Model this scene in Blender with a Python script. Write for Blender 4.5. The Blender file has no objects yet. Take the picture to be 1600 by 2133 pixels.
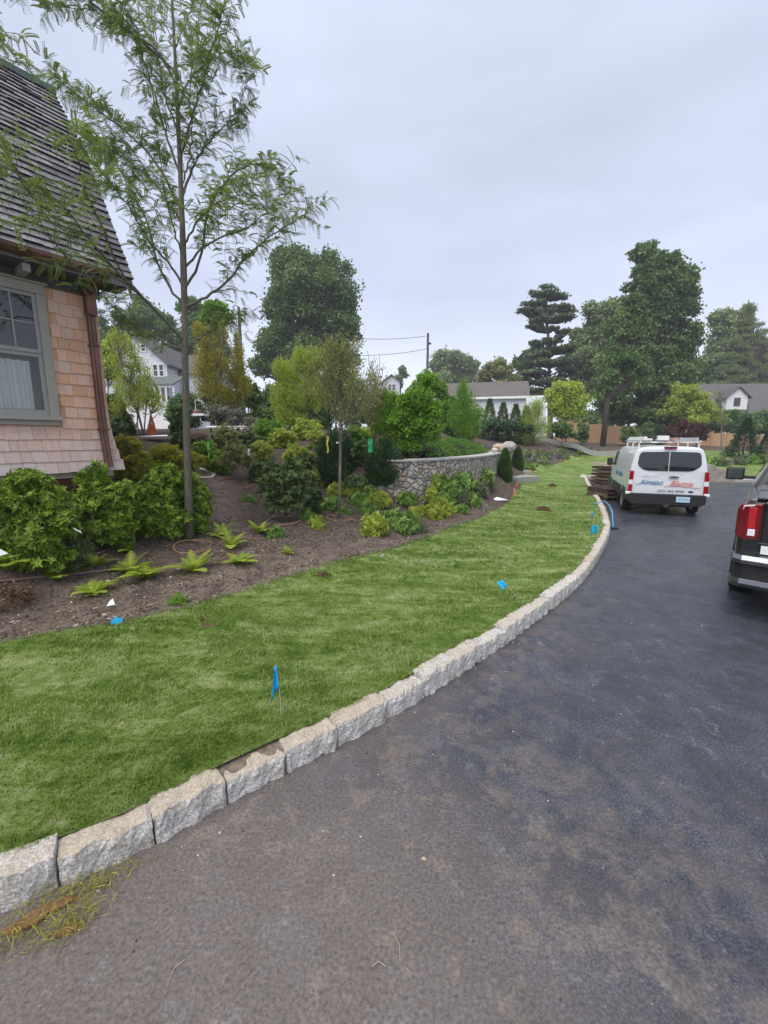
import bpy, math, random
import numpy as np
from mathutils import Vector, Matrix
R = math.radians
rng = np.random.default_rng(7)
random.seed(7)
sc = bpy.context.scene
COL = sc.collection

# ------------------------------------------------------------------ camera
FPX = 880.0; CX = 800.0; CY = 1066.5; H = 1.95
PITCH = math.atan(148.5 / FPX)
cam_d = bpy.data.cameras.new('camera'); cam = bpy.data.objects.new('camera', cam_d); COL.objects.link(cam)
cam_d.sensor_fit = 'HORIZONTAL'; cam_d.sensor_width = 36.0; cam_d.lens = FPX / 1600 * 36
cam_d.clip_start = 0.05; cam_d.clip_end = 3000
cam.location = (0, 0, H); cam.rotation_euler = (R(90) - PITCH, 0, 0)
sc.camera = cam
# ------------------------------------------------------------------ world
SUN_EL, SUN_AZ = 58.0, 215.0
w = bpy.data.worlds.new('World'); sc.world = w; w.use_nodes = True
nt = w.node_tree; nt.nodes.clear(); N = nt.nodes.new; L = nt.links.new
out = N('ShaderNodeOutputWorld'); bg = N('ShaderNodeBackground'); L(bg.outputs[0], out.inputs[0])
sky = N('ShaderNodeTexSky'); sky.sky_type = 'NISHITA'; sky.sun_disc = False
sky.sun_elevation = R(SUN_EL); sky.sun_rotation = R(SUN_AZ); sky.air_density = 1.0; sky.dust_density = 3.0
tc = N('ShaderNodeTexCoord'); sep = N('ShaderNodeSeparateXYZ'); L(tc.outputs['Generated'], sep.inputs[0])
ramp = N('ShaderNodeValToRGB'); L(sep.outputs['Z'], ramp.inputs[0])
e = ramp.color_ramp.elements
e[0].position = 0.0; e[0].color = (9.4, 10.0, 11.4, 1)
e[1].position = 0.75; e[1].color = (6.3, 6.9, 8.5, 1)
el = ramp.color_ramp.elements.new(0.3); el.color = (6.2, 6.8, 8.6, 1)
mp = N('ShaderNodeMapping'); mp.inputs['Scale'].default_value = (1.0, 1.0, 3.2); L(tc.outputs['Generated'], mp.inputs[0])
nz = N('ShaderNodeTexNoise'); nz.inputs['Scale'].default_value = 1.6; nz.inputs['Detail'].default_value = 5; nz.inputs['Roughness'].default_value = .5
L(mp.outputs[0], nz.inputs[0])
mr = N('ShaderNodeMapRange'); mr.inputs[1].default_value = .3; mr.inputs[2].default_value = .7; mr.inputs[3].default_value = .87; mr.inputs[4].default_value = 1.15
L(nz.outputs[0], mr.inputs[0])
vm = N('ShaderNodeVectorMath'); vm.operation = 'SCALE'; L(ramp.outputs[0], vm.inputs[0]); L(mr.outputs[0], vm.inputs['Scale'])
mx = N('ShaderNodeMix'); mx.data_type = 'RGBA'; mx.inputs[0].default_value = .93
L(sky.outputs[0], mx.inputs[6]); L(vm.outputs[0], mx.inputs[7]); L(mx.outputs[2], bg.inputs[0])
bg.inputs[1].default_value = 0.050
sd = bpy.data.lights.new('sun', 'SUN'); sd.energy = 1.5; sd.angle = R(50); sd.color = (1.0, .93, .82)
so = bpy.data.objects.new('sun', sd); COL.objects.link(so); so.rotation_euler = (R(90 - SUN_EL), 0, R(180 - SUN_AZ))
sc.view_settings.view_transform = 'Standard'; sc.view_settings.look = 'None'
sc.view_settings.exposure = 1.18; sc.view_settings.gamma = 1.0
sc.cycles.max_bounces = 6; sc.cycles.transparent_max_bounces = 8

# ------------------------------------------------------------------ pixel -> world helpers
cp, sp = math.cos(PITCH), math.sin(PITCH)
def ray(px, py):
    a = (px - CX) / FPX; b = (CY - py) / FPX
    return np.array([a, cp + b * sp, -sp + b * cp])
def at_z(px, py, z):
    d = ray(px, py); t = (z - H) / d[2]; return np.array([d[0] * t, d[1] * t, z])
def at_d(px, py, y):
    d = ray(px, py); t = y / d[1]; return np.array([d[0] * t, y, H + d[2] * t])

# ------------------------------------------------------------------ object helpers
def tag(o, label=None, cat=None, group=None, kind=None):
    if label: o['label'] = label
    if cat: o['category'] = cat
    if group: o['group'] = group
    if kind: o['kind'] = kind
    return o
def empty(name, loc=(0, 0, 0), rz=0.0, label=None, cat=None, group=None):
    o = bpy.data.objects.new(name, None); COL.objects.link(o); o.location = tuple(float(v) for v in loc); o.rotation_euler = (0, 0, rz)
    o.empty_display_size = .1
    return tag(o, label, cat, group)
def link_mesh(name, me, m=None, parent=None):
    o = bpy.data.objects.new(name, me); COL.objects.link(o)
    if m is not None:
        for mm in (m if isinstance(m, (list, tuple)) else [m]): me.materials.append(mm)
    if parent is not None: o.parent = parent
    return o
class MB:
    def __init__(s): s.v = []; s.f = []; s.c = []
    def add(s, V, F, c=None):
        b = len(s.v); s.v.extend([tuple(float(q) for q in p) for p in V]); s.f.extend([tuple(int(i) + b for i in f) for f in F])
        if c is not None or s.c:
            while len(s.c) < len(s.f) - len(F): s.c.append(.5)
            s.c.extend([.5 if c is None else c] * len(F))
        return s
    def box(s, x0, x1, y0, y1, z0, z1, c=None, M=None):
        V = [(x, y, z) for z in (z0, z1) for y in (y0, y1) for x in (x0, x1)]
        if M is not None: V = [tuple(M @ Vector(p)) for p in V]
        return s.add(V, [(0, 2, 3, 1), (4, 5, 7, 6), (0, 1, 5, 4), (2, 6, 7, 3), (0, 4, 6, 2), (1, 3, 7, 5)], c)
    def tube(s, pts, rad, n=6, cap=True, c=None):
        P = [np.array(p, float) for p in pts]; m = len(P)
        if not hasattr(rad, '__len__'): rad = [rad] * m
        V = []; ref = np.array([.31, .17, .93])
        for i in range(m):
            d = P[min(i + 1, m - 1)] - P[max(i - 1, 0)]; d = d / (np.linalg.norm(d) + 1e-9)
            a = np.cross(d, ref)
            if np.linalg.norm(a) < .1: a = np.cross(d, np.array([1., 0, 0]))
            a /= np.linalg.norm(a); b = np.cross(d, a)
            for k in range(n):
                t = 2 * math.pi * k / n; V.append(P[i] + rad[i] * (math.cos(t) * a + math.sin(t) * b))
        F = [(i * n + k, i * n + (k + 1) % n, (i + 1) * n + (k + 1) % n, (i + 1) * n + k) for i in range(m - 1) for k in range(n)]
        if cap: F += [tuple(range(n - 1, -1, -1)), tuple((m - 1) * n + k for k in range(n))]
        return s.add(V, F, c)
    def lathe(s, prof, n=16, c=None, o=(0, 0, 0)):
        V = []; m = len(prof)
        for r, z in prof:
            for k in range(n):
                t = 2 * math.pi * k / n; V.append((o[0] + r * math.cos(t), o[1] + r * math.sin(t), o[2] + z))
        F = [(i * n + k, i * n + (k + 1) % n, (i + 1) * n + (k + 1) % n, (i + 1) * n + k) for i in range(m - 1) for k in range(n)]
        F += [tuple(range(n - 1, -1, -1)), tuple((m - 1) * n + k for k in range(n))]
        return s.add(V, F, c)
    def prism(s, poly, z0, z1, M=None, c=None):
        n = len(poly); V = [(p[0], p[1], z0) for p in poly] + [(p[0], p[1], z1) for p in poly]
        if M is not None: V = [tuple(M @ Vector(p)) for p in V]
        return s.add(V, [tuple(range(n - 1, -1, -1)), tuple(range(n, 2 * n))] + [(i, (i + 1) % n, n + (i + 1) % n, n + i) for i in range(n)], c)
    def loft(s, secs, c=None):
        n = len(secs[0]); V = [p for q in secs for p in q]; m = len(secs)
        F = [(i * n + k, i * n + (k + 1) % n, (i + 1) * n + (k + 1) % n, (i + 1) * n + k) for i in range(m - 1) for k in range(n)]
        F += [tuple(range(n - 1, -1, -1)), tuple((m - 1) * n + k for k in range(n))]
        return s.add(V, F, c)
    def build(s, name, m, parent=None, smooth=False, bevel=0, loc=None):
        me = bpy.data.meshes.new(name); me.from_pydata(s.v, [], s.f); me.update()
        if s.c:
            while len(s.c) < len(s.f): s.c.append(.5)
            at = me.attributes.new('rnd', 'FLOAT', 'FACE'); at.data.foreach_set('value', np.array(s.c, np.float32))
        if smooth: me.polygons.foreach_set('use_smooth', [True] * len(me.polygons))
        o = link_mesh(name, me, m, parent)
        if loc is not None: o.location = loc
        if bevel:
            b = o.modifiers.new('bevel', 'BEVEL'); b.width = bevel; b.segments = 2; b.limit_method = 'ANGLE'; b.angle_limit = R(35)
        return o
def big_mesh(name, V, F, m, parent=None, rnd=None, smooth=False):
    """V (n,3), F (k, 3|4) numpy"""
    V = np.ascontiguousarray(V, np.float32); F = np.ascontiguousarray(F, np.int32); k, q = F.shape
    me = bpy.data.meshes.new(name)
    me.vertices.add(len(V)); me.vertices.foreach_set('co', V.ravel())
    me.loops.add(k * q); me.loops.foreach_set('vertex_index', F.ravel())
    me.polygons.add(k); me.polygons.foreach_set('loop_start', np.arange(0, k * q, q, dtype=np.int32))
    me.polygons.foreach_set('loop_total', np.full(k, q, np.int32))
    if smooth: me.polygons.foreach_set('use_smooth', np.ones(k, bool))
    me.update(calc_edges=True)
    if rnd is not None:
        at = me.attributes.new('rnd', 'FLOAT', 'FACE'); at.data.foreach_set('value', np.ascontiguousarray(rnd, np.float32))
    return link_mesh(name, me, m, parent)
def unit(v): return v / (np.linalg.norm(v, axis=-1, keepdims=True) + 1e-9)
def frames(x, up):
    """rows: x dir, y side, z normal"""
    x = unit(x); y = unit(np.cross(up, x)); z = np.cross(x, y)
    return np.stack([x, y, z], 1)
def scatter(TV, TF, pos, fr, size):
    n = len(pos); k = len(TV)
    V = np.einsum('kj,nji->nki', TV, fr) * np.asarray(size).reshape(n, 1, 1) + pos[:, None, :]
    F = (TF[None] + (np.arange(n) * k)[:, None, None]).reshape(-1, TF.shape[1])
    return V.reshape(-1, 3), F
# leaf templates (x along the leaf, z its normal)
LEAF_V = np.array([[0, 0, 0], [.45, -.26, .07], [1, 0, -.06], [.45, .26, .07]]); LEAF_F = np.array([[0, 1, 2], [0, 2, 3]])
NARROW_V = np.array([[0, 0, 0], [.4, -.13, .05], [1, 0, -.12], [.4, .13, .05]]); NARROW_F = LEAF_F
BLOB_V = np.array([[0, -.3, 0], [.35, -.5, .12], [.9, -.25, 0], [1, .2, -.12], [.5, .5, .1], [.05, .3, -.05]]) * [1, 1, 1]
BLOB_F = np.array([[0, 1, 2], [0, 2, 3], [0, 3, 4], [0, 4, 5]])
_rv = []; _rf = []
for _k in range(9):
    _a = _k * 2.4; _e = .95 - .09 * _k; _l = .55 + .055 * _k; _c, _s = math.cos(_a), math.sin(_a)
    _d = np.array([_c * math.cos(_e), _s * math.cos(_e), math.sin(_e)]); _p = np.array([-_s, _c, 0]); _b = len(_rv)
    _rv += [_d * .04, _d * _l * .5 - _p * .15 + [0, 0, .03], _d * _l + [0, 0, -.13], _d * _l * .5 + _p * .15 + [0, 0, .03]]; _rf += [[_b, _b + 1, _b + 2], [_b, _b + 2, _b + 3]]
# rosette: axis along x so that 'dirs' points out of the plant
ROS_V = np.array(_rv)[:, [2, 1, 0]] * [1, 1, -1]; ROS_F = np.array(_rf)
def leaf_obj(name, pos, dirs, size, m, parent=None, tmpl='leaf', rnd=None, up=None):
    TV, TF = {'leaf': (LEAF_V, LEAF_F), 'narrow': (NARROW_V, NARROW_F), 'blob': (BLOB_V, BLOB_F), 'rosette': (ROS_V, ROS_F)}[tmpl]
    n = len(pos)
    if up is None: up = unit(rng.normal(size=(n, 3)) * .55 + [0, 0, .8])
    V, F = scatter(TV, TF, pos, frames(dirs, up), size)
    if rnd is None: rnd = rng.random(n)
    rr_ = np.repeat(rnd, len(TF))
    if tmpl == 'rosette': rr_ = np.clip(rr_ * .75 + .35 * np.tile(np.repeat(np.linspace(.9, 0, 9), 2), n), 0, 1)
    return big_mesh(name, V, F, m, parent, rr_)

# ------------------------------------------------------------------ materials
class NM:
    def __init__(s, name):
        s.m = bpy.data.materials.new(name); s.m.use_nodes = True; s.t = s.m.node_tree; s.t.nodes.clear()
        s.out = s.n('ShaderNodeOutputMaterial'); s.b = s.n('ShaderNodeBsdfPrincipled'); s.l(s.b.outputs[0], s.out.inputs[0])
    def n(s, k, **kw):
        x = s.t.nodes.new(k)
        for a, b in kw.items(): setattr(x, a, b)
        return x
    def l(s, a, b): s.t.links.new(a, b)
    def noise(s, scale, detail=4, rough=.55, vec=None, dist=0):
        x = s.n('ShaderNodeTexNoise'); x.inputs['Scale'].default_value = scale; x.inputs['Detail'].default_value = detail
        x.inputs['Roughness'].default_value = rough; x.inputs['Distortion'].default_value = dist
        s.l(vec if vec is not None else s.obj(), x.inputs['Vector']); return x.outputs[0]
    def obj(s):
        if not hasattr(s, '_o'): s._o = s.n('ShaderNodeTexCoord').outputs['Object']
        return s._o
    def mapv(s, scale, rot=(0, 0, 0), vec=None):
        x = s.n('ShaderNodeMapping'); x.inputs['Scale'].default_value = scale; x.inputs['Rotation'].default_value = rot
        s.l(vec if vec is not None else s.obj(), x.inputs[0]); return x.outputs[0]
    def ramp(s, fac, stops):
        x = s.n('ShaderNodeValToRGB'); e = x.color_ramp.elements
        e[0].position, e[0].color = stops[0][0], (*stops[0][1], 1); e[1].position, e[1].color = stops[-1][0], (*stops[-1][1], 1)
        for p, c in stops[1:-1]: q = e.new(p); q.color = (*c, 1)
        s.l(fac, x.inputs[0]); return x.outputs[0]
    def rng(s, fac, a, b, c, d):
        x = s.n('ShaderNodeMapRange')
        for i, v in enumerate((a, b, c, d)): x.inputs[i + 1].default_value = v
        s.l(fac, x.inputs[0]); return x.outputs[0]
    def mix(s, fac, a, b, mode='MIX'):
        x = s.n('ShaderNodeMix', data_type='RGBA', blend_type=mode)
        for v, i in ((fac, 0), (a, 6), (b, 7)):
            if hasattr(v, 'is_output'): s.l(v, x.inputs[i])
            elif i == 0: x.inputs[0].default_value = v
            else: x.inputs[i].default_value = (*v, 1)
        return x.outputs[2]
    def math(s, op, a, b=None):
        x = s.n('ShaderNodeMath', operation=op)
        for v, i in ((a, 0), (b, 1)):
            if v is None: continue
            if hasattr(v, 'is_output'): s.l(v, x.inputs[i])
            else: x.inputs[i].default_value = v
        return x.outputs[0]
    def attr(s, name):
        x = s.n('ShaderNodeAttribute'); x.attribute_name = name; return x.outputs['Fac']
    def col(s, c):
        if hasattr(c, 'is_output'): s.l(c, s.b.inputs['Base Color'])
        else: s.b.inputs['Base Color'].default_value = (*c, 1)
    def set(s, **kw):
        for k, v in kw.items():
            k = k.replace('_', ' ')
            if hasattr(v, 'is_output'): s.l(v, s.b.inputs[k])
            else: s.b.inputs[k].default_value = v
    def bump(s, h, strength=.5, dist=.02):
        x = s.n('ShaderNodeBump'); x.inputs['Strength'].default_value = strength; x.inputs['Distance'].default_value = dist
        s.l(h, x.inputs['Height']); s.l(x.outputs[0], s.b.inputs['Normal']); return x
def simple(name, c, rough=.6, var=.15, scale=8, metal=0, bump=0, bscale=60, **kw):
    s = NM(name); n = s.noise(scale, 5)
    a = tuple(v * (1 - var) for v in c); b = tuple(min(1, v * (1 + var)) for v in c)
    s.col(s.ramp(n, [(.3, a), (.7, b)])); s.set(Roughness=rough, Metallic=metal)
    if bump: s.bump(s.noise(bscale, 4), bump, .01)
    for k, v in kw.items(): s.b.inputs[k.replace('_', ' ')].default_value = v
    return s.m
def foliage(name, dark, light, trans=.35, patch=1.5, tip=None):
    """leaf colour varies from leaf to leaf and clump to clump"""
    s = NM(name); r = s.attr('rnd'); n = s.noise(patch, 3)
    f = s.math('ADD', s.math('MULTIPLY', r, .65), s.math('MULTIPLY', n, .45))
    stops = [(.15, dark), (.55, tuple((a + b) / 2 for a, b in zip(dark, light))), (.85, light)]
    if tip: stops.append((.93, tip))
    c = s.ramp(f, stops); s.col(c); s.set(Roughness=.5)
    s.b.inputs['Specular IOR Level'].default_value = .35
    t = s.n('ShaderNodeBsdfTranslucent'); s.l(s.mix(.5, c, light), t.inputs[0])
    mxs = s.n('ShaderNodeMixShader'); mxs.inputs[0].default_value = trans
    s.l(s.b.outputs[0], mxs.inputs[1]); s.l(t.outputs[0], mxs.inputs[2]); s.l(mxs.outputs[0], s.out.inputs[0])
    return s.m
def bark(name, c=(.14, .115, .09), var=.35):
    s = NM(name); n = s.noise(1, 6, vec=s.mapv((30, 30, 6)))
    s.col(s.ramp(n, [(.3, tuple(v * (1 - var) for v in c)), (.7, tuple(v * (1 + var) for v in c))])); s.set(Roughness=.85); s.bump(n, .5, .01)
    return s.m
BARK = bark('bark'); BARK_GREY = bark('bark_grey', (.17, .155, .125)); BARK_DARK = bark('bark_dark', (.07, .055, .045))
# ------------------------------------------------------------------ terrain
kerb_px = [(-420, 2060), (-200, 1985), (0, 1905), (80, 1870), (270, 1790), (430, 1700), (570, 1625), (670, 1575), (770, 1525), (845, 1475), (900, 1445),
           (960, 1405), (1050, 1345), (1110, 1300), (1180, 1245), (1220, 1205), (1250, 1160), (1268, 1120), (1268, 1095), (1256, 1060), (1238, 1030), (1224, 1005), (1216, 992)]
KERB = [at_z(px, py, 0)[:2] for px, py in kerb_px]
KERB += [np.array(p) for p in [(9.9, 21.4), (11.2, 22.4), (14, 22.6), (16.5, 21.6), (18.6, 20.6), (22, 20.8), (28, 21.5), (36, 22)]]
bed_px = [(-420, 1430, .15), (-200, 1380, .16), (0, 1338, .17), (150, 1310, .17), (300, 1285, .17), (400, 1262, .18), (520, 1225, .18), (620, 1195, .19), (700, 1170, .2),
          (790, 1150, .2), (870, 1125, .2), (950, 1095, .2), (1020, 1068, .22), (1050, 1050, .25), (1070, 1030, .28), (1082, 1010, .3), (1110, 985, .38), (1160, 965, .55), (1210, 952, .75), (1255, 944, .95)]
BEDZ = [at_z(*p) for p in bed_px] + [np.array(p) for p in [(19, 32.5, 1.1), (24, 33, 1.1), (32, 34, 1.2), (40, 35, 1.3)]]
def resample(P, n):
    P = np.array([np.array(p, float) for p in P]); d = np.r_[0, np.cumsum(np.linalg.norm(np.diff(P[:, :2], axis=0), axis=1))]
    # Catmull-Rom through the points
    t = np.linspace(0, len(P) - 1, 3000); i = np.clip(t.astype(int), 0, len(P) - 2); u = (t - i)[:, None]
    p0 = P[np.clip(i - 1, 0, None)]; p1 = P[i]; p2 = P[i + 1]; p3 = P[np.clip(i + 2, None, len(P) - 1)]
    Q = .5 * (2 * p1 + (p2 - p0) * u + (2 * p0 - 5 * p1 + 4 * p2 - p3) * u * u + (3 * p1 - p0 - 3 * p2 + p3) * u ** 3)
    D = np.r_[0, np.cumsum(np.linalg.norm(np.diff(Q[:, :2], axis=0), axis=1))]
    if n is None: return Q, D
    s = np.linspace(0, D[-1], n); return np.stack([np.interp(s, D, Q[:, k]) for k in range(P.shape[1])], 1)
CK, CKD = resample(KERB, None); CB, CBD = resample(BEDZ, None)
WALL = [(-.4, 10.4), (.5, 10.2), at_d(900, 955, 10.7)[:2], at_d(950, 952, 11.5)[:2], at_d(1000, 949, 12.9)[:2], at_d(1030, 944, 14.8)[:2], at_d(1044, 941, 16.8)[:2]]
WALL = [np.array(p, float) for p in WALL]
ctl = []
for i in range(0, 3000, 90): ctl.append((CB[i][0], CB[i][1], CB[i][2]))
for i in range(0, 3000, 75):
    zz = .13 if CK[i][1] < 12 else .13 + .0 * CK[i][1]
    ctl.append((CK[i][0], CK[i][1], zz))
for px, py, z in [(395, 1120, .42), (100, 1200, .33), (0, 1230, .30), (250, 1150, .40), (600, 1100, .42), (705, 1080, .45), (540, 1110, .40), (450, 1060, .6), (460, 1000, .95),
                  (600, 1010, .85), (700, 1008, .85), (800, 1018, .78), (860, 1025, .65), (930, 1045, .42), (1000, 1022, .42), (1040, 1003, .42), (1100, 985, .45), (300, 1000, 1.1)]:
    ctl.append(tuple(at_z(px, py, z)))
for px, py, d in [(330, 900, 15), (250, 925, 11.5), (500, 905, 16), (900, 940, 17), (700, 928, 14), (600, 918, 16), (1000, 925, 22), (1120, 952, 24), (1150, 930, 30), (1010, 897, 36), (1060, 905, 35),
                  (1100, 911, 34), (1150, 920, 33), (1200, 929, 32.5), (1285, 944, 31.5), (1190, 922, 40), (1260, 925, 40), (1400, 928, 40), (1600, 932, 40), (1480, 948, 28), (1560, 940, 30), (1530, 932, 36)]:
    ctl.append(tuple(at_d(px, py, d)))
for p in WALL: ctl.append((p[0] - .5, p[1] + .7, 1.46))
ctl += [(-20, 20, 2.3), (-20, 40, 2.8), (0, 45, 2.4), (20, 60, 2.2), (0, 70, 2.5), (60, 60, 2), (70, 30, 1.6), (-60, 60, 2.8), (-60, 0, 2), (60, 10, .5), (50, 22, .3), (-10, 12, 1.7), (-9, 6, 1.05), (-5.5, 6.5, .95),
        (-10, 3, .9), (-10, -5, .5), (-6, -6, .3), (-4.5, 4.6, .6), (40, -8, .3), (20, -20, .3), (-20, -20, .6)]
CTL = np.array(ctl); _X = CTL[:, :2]
def _phi(A, B): return np.sqrt(((A[:, None] - B[None]) ** 2).sum(-1) + .15)
_n = len(_X); _M = np.zeros((_n + 3, _n + 3)); _M[:_n, :_n] = _phi(_X, _X) - .02 * np.eye(_n)
_M[:_n, _n] = 1; _M[:_n, _n + 1:] = _X; _M[_n, :_n] = 1; _M[_n + 1:, :_n] = _X.T
_W = np.linalg.lstsq(_M, np.r_[CTL[:, 2], 0, 0, 0], rcond=None)[0]
def gz(x, y):
    x = np.atleast_1d(np.asarray(x, float)); y = np.atleast_1d(np.asarray(y, float)); o = np.empty(len(x))
    for a in range(0, len(x), 20000):
        P = np.stack([x[a:a + 20000], y[a:a + 20000]], 1); o[a:a + 20000] = _phi(P, _X) @ _W[:_n] + _W[_n] + P @ _W[_n + 1:]
    return np.clip(o, .05, 3.2)
def g1(x, y): return float(gz(x, y)[0])
def inside(x, y, poly):
    poly = np.asarray(poly)[:, :2]; c = np.zeros(len(x), bool); j = len(poly) - 1
    for i in range(len(poly)):
        xi, yi = poly[i]; xj, yj = poly[j]
        if yi != yj: c ^= ((yi > y) != (yj > y)) & (x < (xj - xi) * (y - yi) / (yj - yi) + xi)
        j = i
    return c
def dist_line(x, y, P):
    P = np.asarray(P)[:, :2]; best = np.full(len(x), 1e9)
    for a, b in zip(P[:-1], P[1:]):
        ab = b - a; t = np.clip(((x - a[0]) * ab[0] + (y - a[1]) * ab[1]) / (ab @ ab + 1e-12), 0, 1)
        best = np.minimum(best, (x - a[0] - t * ab[0]) ** 2 + (y - a[1] - t * ab[1]) ** 2)
    return np.sqrt(best)
CKs = resample(KERB, 160); CBs = resample(BEDZ, 160)
DRIVE = list(CKs[:, :2]) + [(80, 22), (80, -30), (-6, -30)]
LAWN = list(CKs[:, :2]) + list(CBs[::-1, :2])
def on_ground(px, py):
    """world point where the pixel's ray meets the terrain"""
    d = ray(px, py); t = np.linspace(.5, 60, 3000); P = np.array([0, 0, H]) + t[:, None] * d
    hz = gz(P[:, 0], P[:, 1]); k = np.argmax(P[:, 2] < hz)
    if not (P[:, 2] < hz).any(): k = len(t) - 1
    return np.array([P[k, 0], P[k, 1], hz[k]])

# --- driveway sheet (fine near, coarse far) with real dirt tracked on it
def grid_sheet(name, xs, ys, zf, m, attrs=None, kill=None):
    X, Y = np.meshgrid(xs, ys); x = X.ravel(); y = Y.ravel(); z = zf(x, y); nx, ny = len(xs), len(ys)
    i = np.arange(nx - 1); j = np.arange(ny - 1); I, J = np.meshgrid(i, j); a = (J * nx + I).ravel()
    F = np.stack([a, a + 1, a + nx + 1, a + nx], 1)
    if kill is not None:
        k = kill(x, y); F = F[~k[F].all(1)]
    o = big_mesh(name, np.stack([x, y, z], 1), F, m, smooth=True)
    for an, v in (attrs(x, y) if attrs else {}).items():
        at = o.data.attributes.new(an, 'FLOAT', 'POINT'); at.data.foreach_set('value', v.astype(np.float32))
    return o
def asphalt():
    s = NM('asphalt'); d = s.attr('dirt'); wet = s.attr('wet')
    fine = s.noise(260, 3, .7); med = s.noise(9, 6, .65); big = s.noise(1.3, 5, .6); blot = s.noise(3.4, 6, .7, dist=.6)
    agg = s.noise(85, 5, .85)
    base = s.ramp(agg, [(.38, (.006, .008, .015)), (.5, (.032, .038, .056)), (.62, (.15, .165, .215))])
    base = s.mix(s.rng(s.noise(11, 8, .75), .36, .66, 0, .6), base, s.mix(.5, base, (.10, .107, .13)))
    base = s.mix(s.rng(s.noise(2.3, 7, .7, dist=.8), .42, .60, .5, 0), base, (.016, .018, .026))
    dirtc = s.ramp(s.noise(60, 4, .7), [(.34, (.11, .088, .074)), (.66, (.31, .25, .205))])
    f = s.math('MULTIPLY', s.rng(s.math('ADD', s.math('MULTIPLY', blot, .6), s.math('MULTIPLY', med, .4)), .43, .58, .0, 1.0), d)
    f2 = s.math('MAXIMUM', s.math('MULTIPLY', f, .85), s.math('MULTIPLY', s.math('SUBTRACT', d, .55), 1.3))
    c = s.mix(s.math('MULTIPLY', f2, .9), base, dirtc)
    sc_ = s.noise(3.2, 6, .75, vec=s.mapv((1.6, 1.1, 1), (0, 0, .5))); scm = s.math('MULTIPLY', s.rng(sc_, .56, .66, 0, 1), s.rng(s.noise(38, 5, .85), .46, .62, 0, .6))
    c = s.mix(scm, c, (.27, .275, .30))
    c = s.mix(s.math('MULTIPLY', s.rng(s.noise(6.5, 7, .8, dist=.5), .58, .68, 0, 1), s.rng(s.noise(55, 4, .85), .42, .6, 0, .6)), c, (.30, .25, .20))
    s.col(c)
    rr = s.math('SUBTRACT', s.rng(s.noise(.9, 5, .6, vec=s.mapv((.5, 1.6, 1))), .38, .6, .62, .5), s.math('MULTIPLY', wet, .27))
    s.set(Roughness=rr); s.b.inputs['Specular IOR Level'].default_value = .5
    s.bump(s.math('ADD', s.noise(110, 4, .8), s.math('MULTIPLY', med, .8)), .4, .006); return s.m
xs = np.unique(np.r_[np.linspace(-8, 14, 150), np.linspace(14, 80, 30)]); ys = np.unique(np.r_[np.linspace(-3, 9, 110), np.linspace(9, 24, 50), np.linspace(-30, -3, 8)])
def dattr(x, y):
    dk = dist_line(x, y, CKs); near = np.exp(-(dk / .5) ** 2) * .85 * np.clip(1.25 - y / 5.5, .12, 1)
    a = np.clip(1.25 - np.hypot((x + .9) / 1.6, (y - 1.0) / 1.3) * .62, 0, .95); b = .20 * np.exp(-np.hypot(x - .3, (y - 2) * .8) / 1.6)
    return {'dirt': np.clip(np.maximum(near, a) + b + .05, 0, 1), 'wet': np.clip((y - 1.5) / 4.5, 0, 1)}
o = grid_sheet('driveway', xs, ys, lambda x, y: np.zeros(len(x)) + .0, asphalt(), dattr); tag(o, kind='structure')

# --- planting bed soil and terrain
def soil():
    s = NM('soil'); n = s.noise(4, 9, .78); f = s.noise(34, 9, .85); dry = s.attr('dry')
    dark = s.ramp(f, [(.38, (.018, .013, .010)), (.5, (.125, .094, .075)), (.61, (.40, .32, .26))])
    pale = s.ramp(f, [(.37, (.12, .09, .07)), (.5, (.44, .345, .275)), (.63, (.72, .60, .50))])
    k = s.math('MULTIPLY', dry, s.rng(n, .42, .54, .35, 1))
    c = s.mix(k, dark, pale)
    c = s.mix(s.rng(s.noise(.8, 4), .55, .7, 0, .35), c, (.07, .035, .028)); s.col(c); s.set(Roughness=.95)
    s.b.inputs['Specular IOR Level'].default_value = .2
    s.bump(s.math('ADD', f, s.math('MULTIPLY', n, 2)), 1.0, .09); return s.m
def tz(x, y):
    z = gz(x, y); k = inside(x, y, DRIVE); l = inside(x, y, LAWN)
    dk = dist_line(x, y, CKs); db = dist_line(x, y, CBs)
    nn = .02 * np.sin(x * 7.3 + 2 * np.sin(y * 3.1)) * np.sin(y * 6.1 + 1.7 * np.sin(x * 4.3)) + .012 * np.sin(x * 19 + 3 * np.sin(y * 11)) * np.sin(y * 17)
    z = z + np.where(l | k, 0, 1.5 * nn * np.clip(db / .3, 0, 1))
    z = np.where(l, z - np.clip(db * .8, 0, .12), z); z = np.where(k, -.35, z)
    return z
xs = np.unique(np.r_[np.linspace(-5.5, 5, 190), np.linspace(5, 20, 70), np.linspace(-12, -5.5, 30), np.linspace(-60, -12, 14), np.linspace(20, 90, 24)])
ys = np.unique(np.r_[np.linspace(1, 11, 170), np.linspace(11, 42, 110), np.linspace(42, 110, 14), np.linspace(-25, 1, 14)])
def sattr(x, y):
    db = dist_line(x, y, CBs); d = np.exp(-(db / 1.9) ** 2) * np.clip(1.6 - y / 8.5, .15, 1)
    path = .8 * np.exp(-(dist_line(x, y, np.array([on_ground(520, 1190)[:2], on_ground(470, 1080)[:2], on_ground(455, 1000)[:2]])) / .35) ** 2)
    return {'dry': np.clip(np.maximum(d, path), 0, 1)}
o = grid_sheet('soil_ground', xs, ys, tz, soil(), sattr, kill=lambda x, y: inside(x, y, DRIVE) & (dist_line(x, y, CKs) > 1.0)); tag(o, kind='structure')
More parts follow.
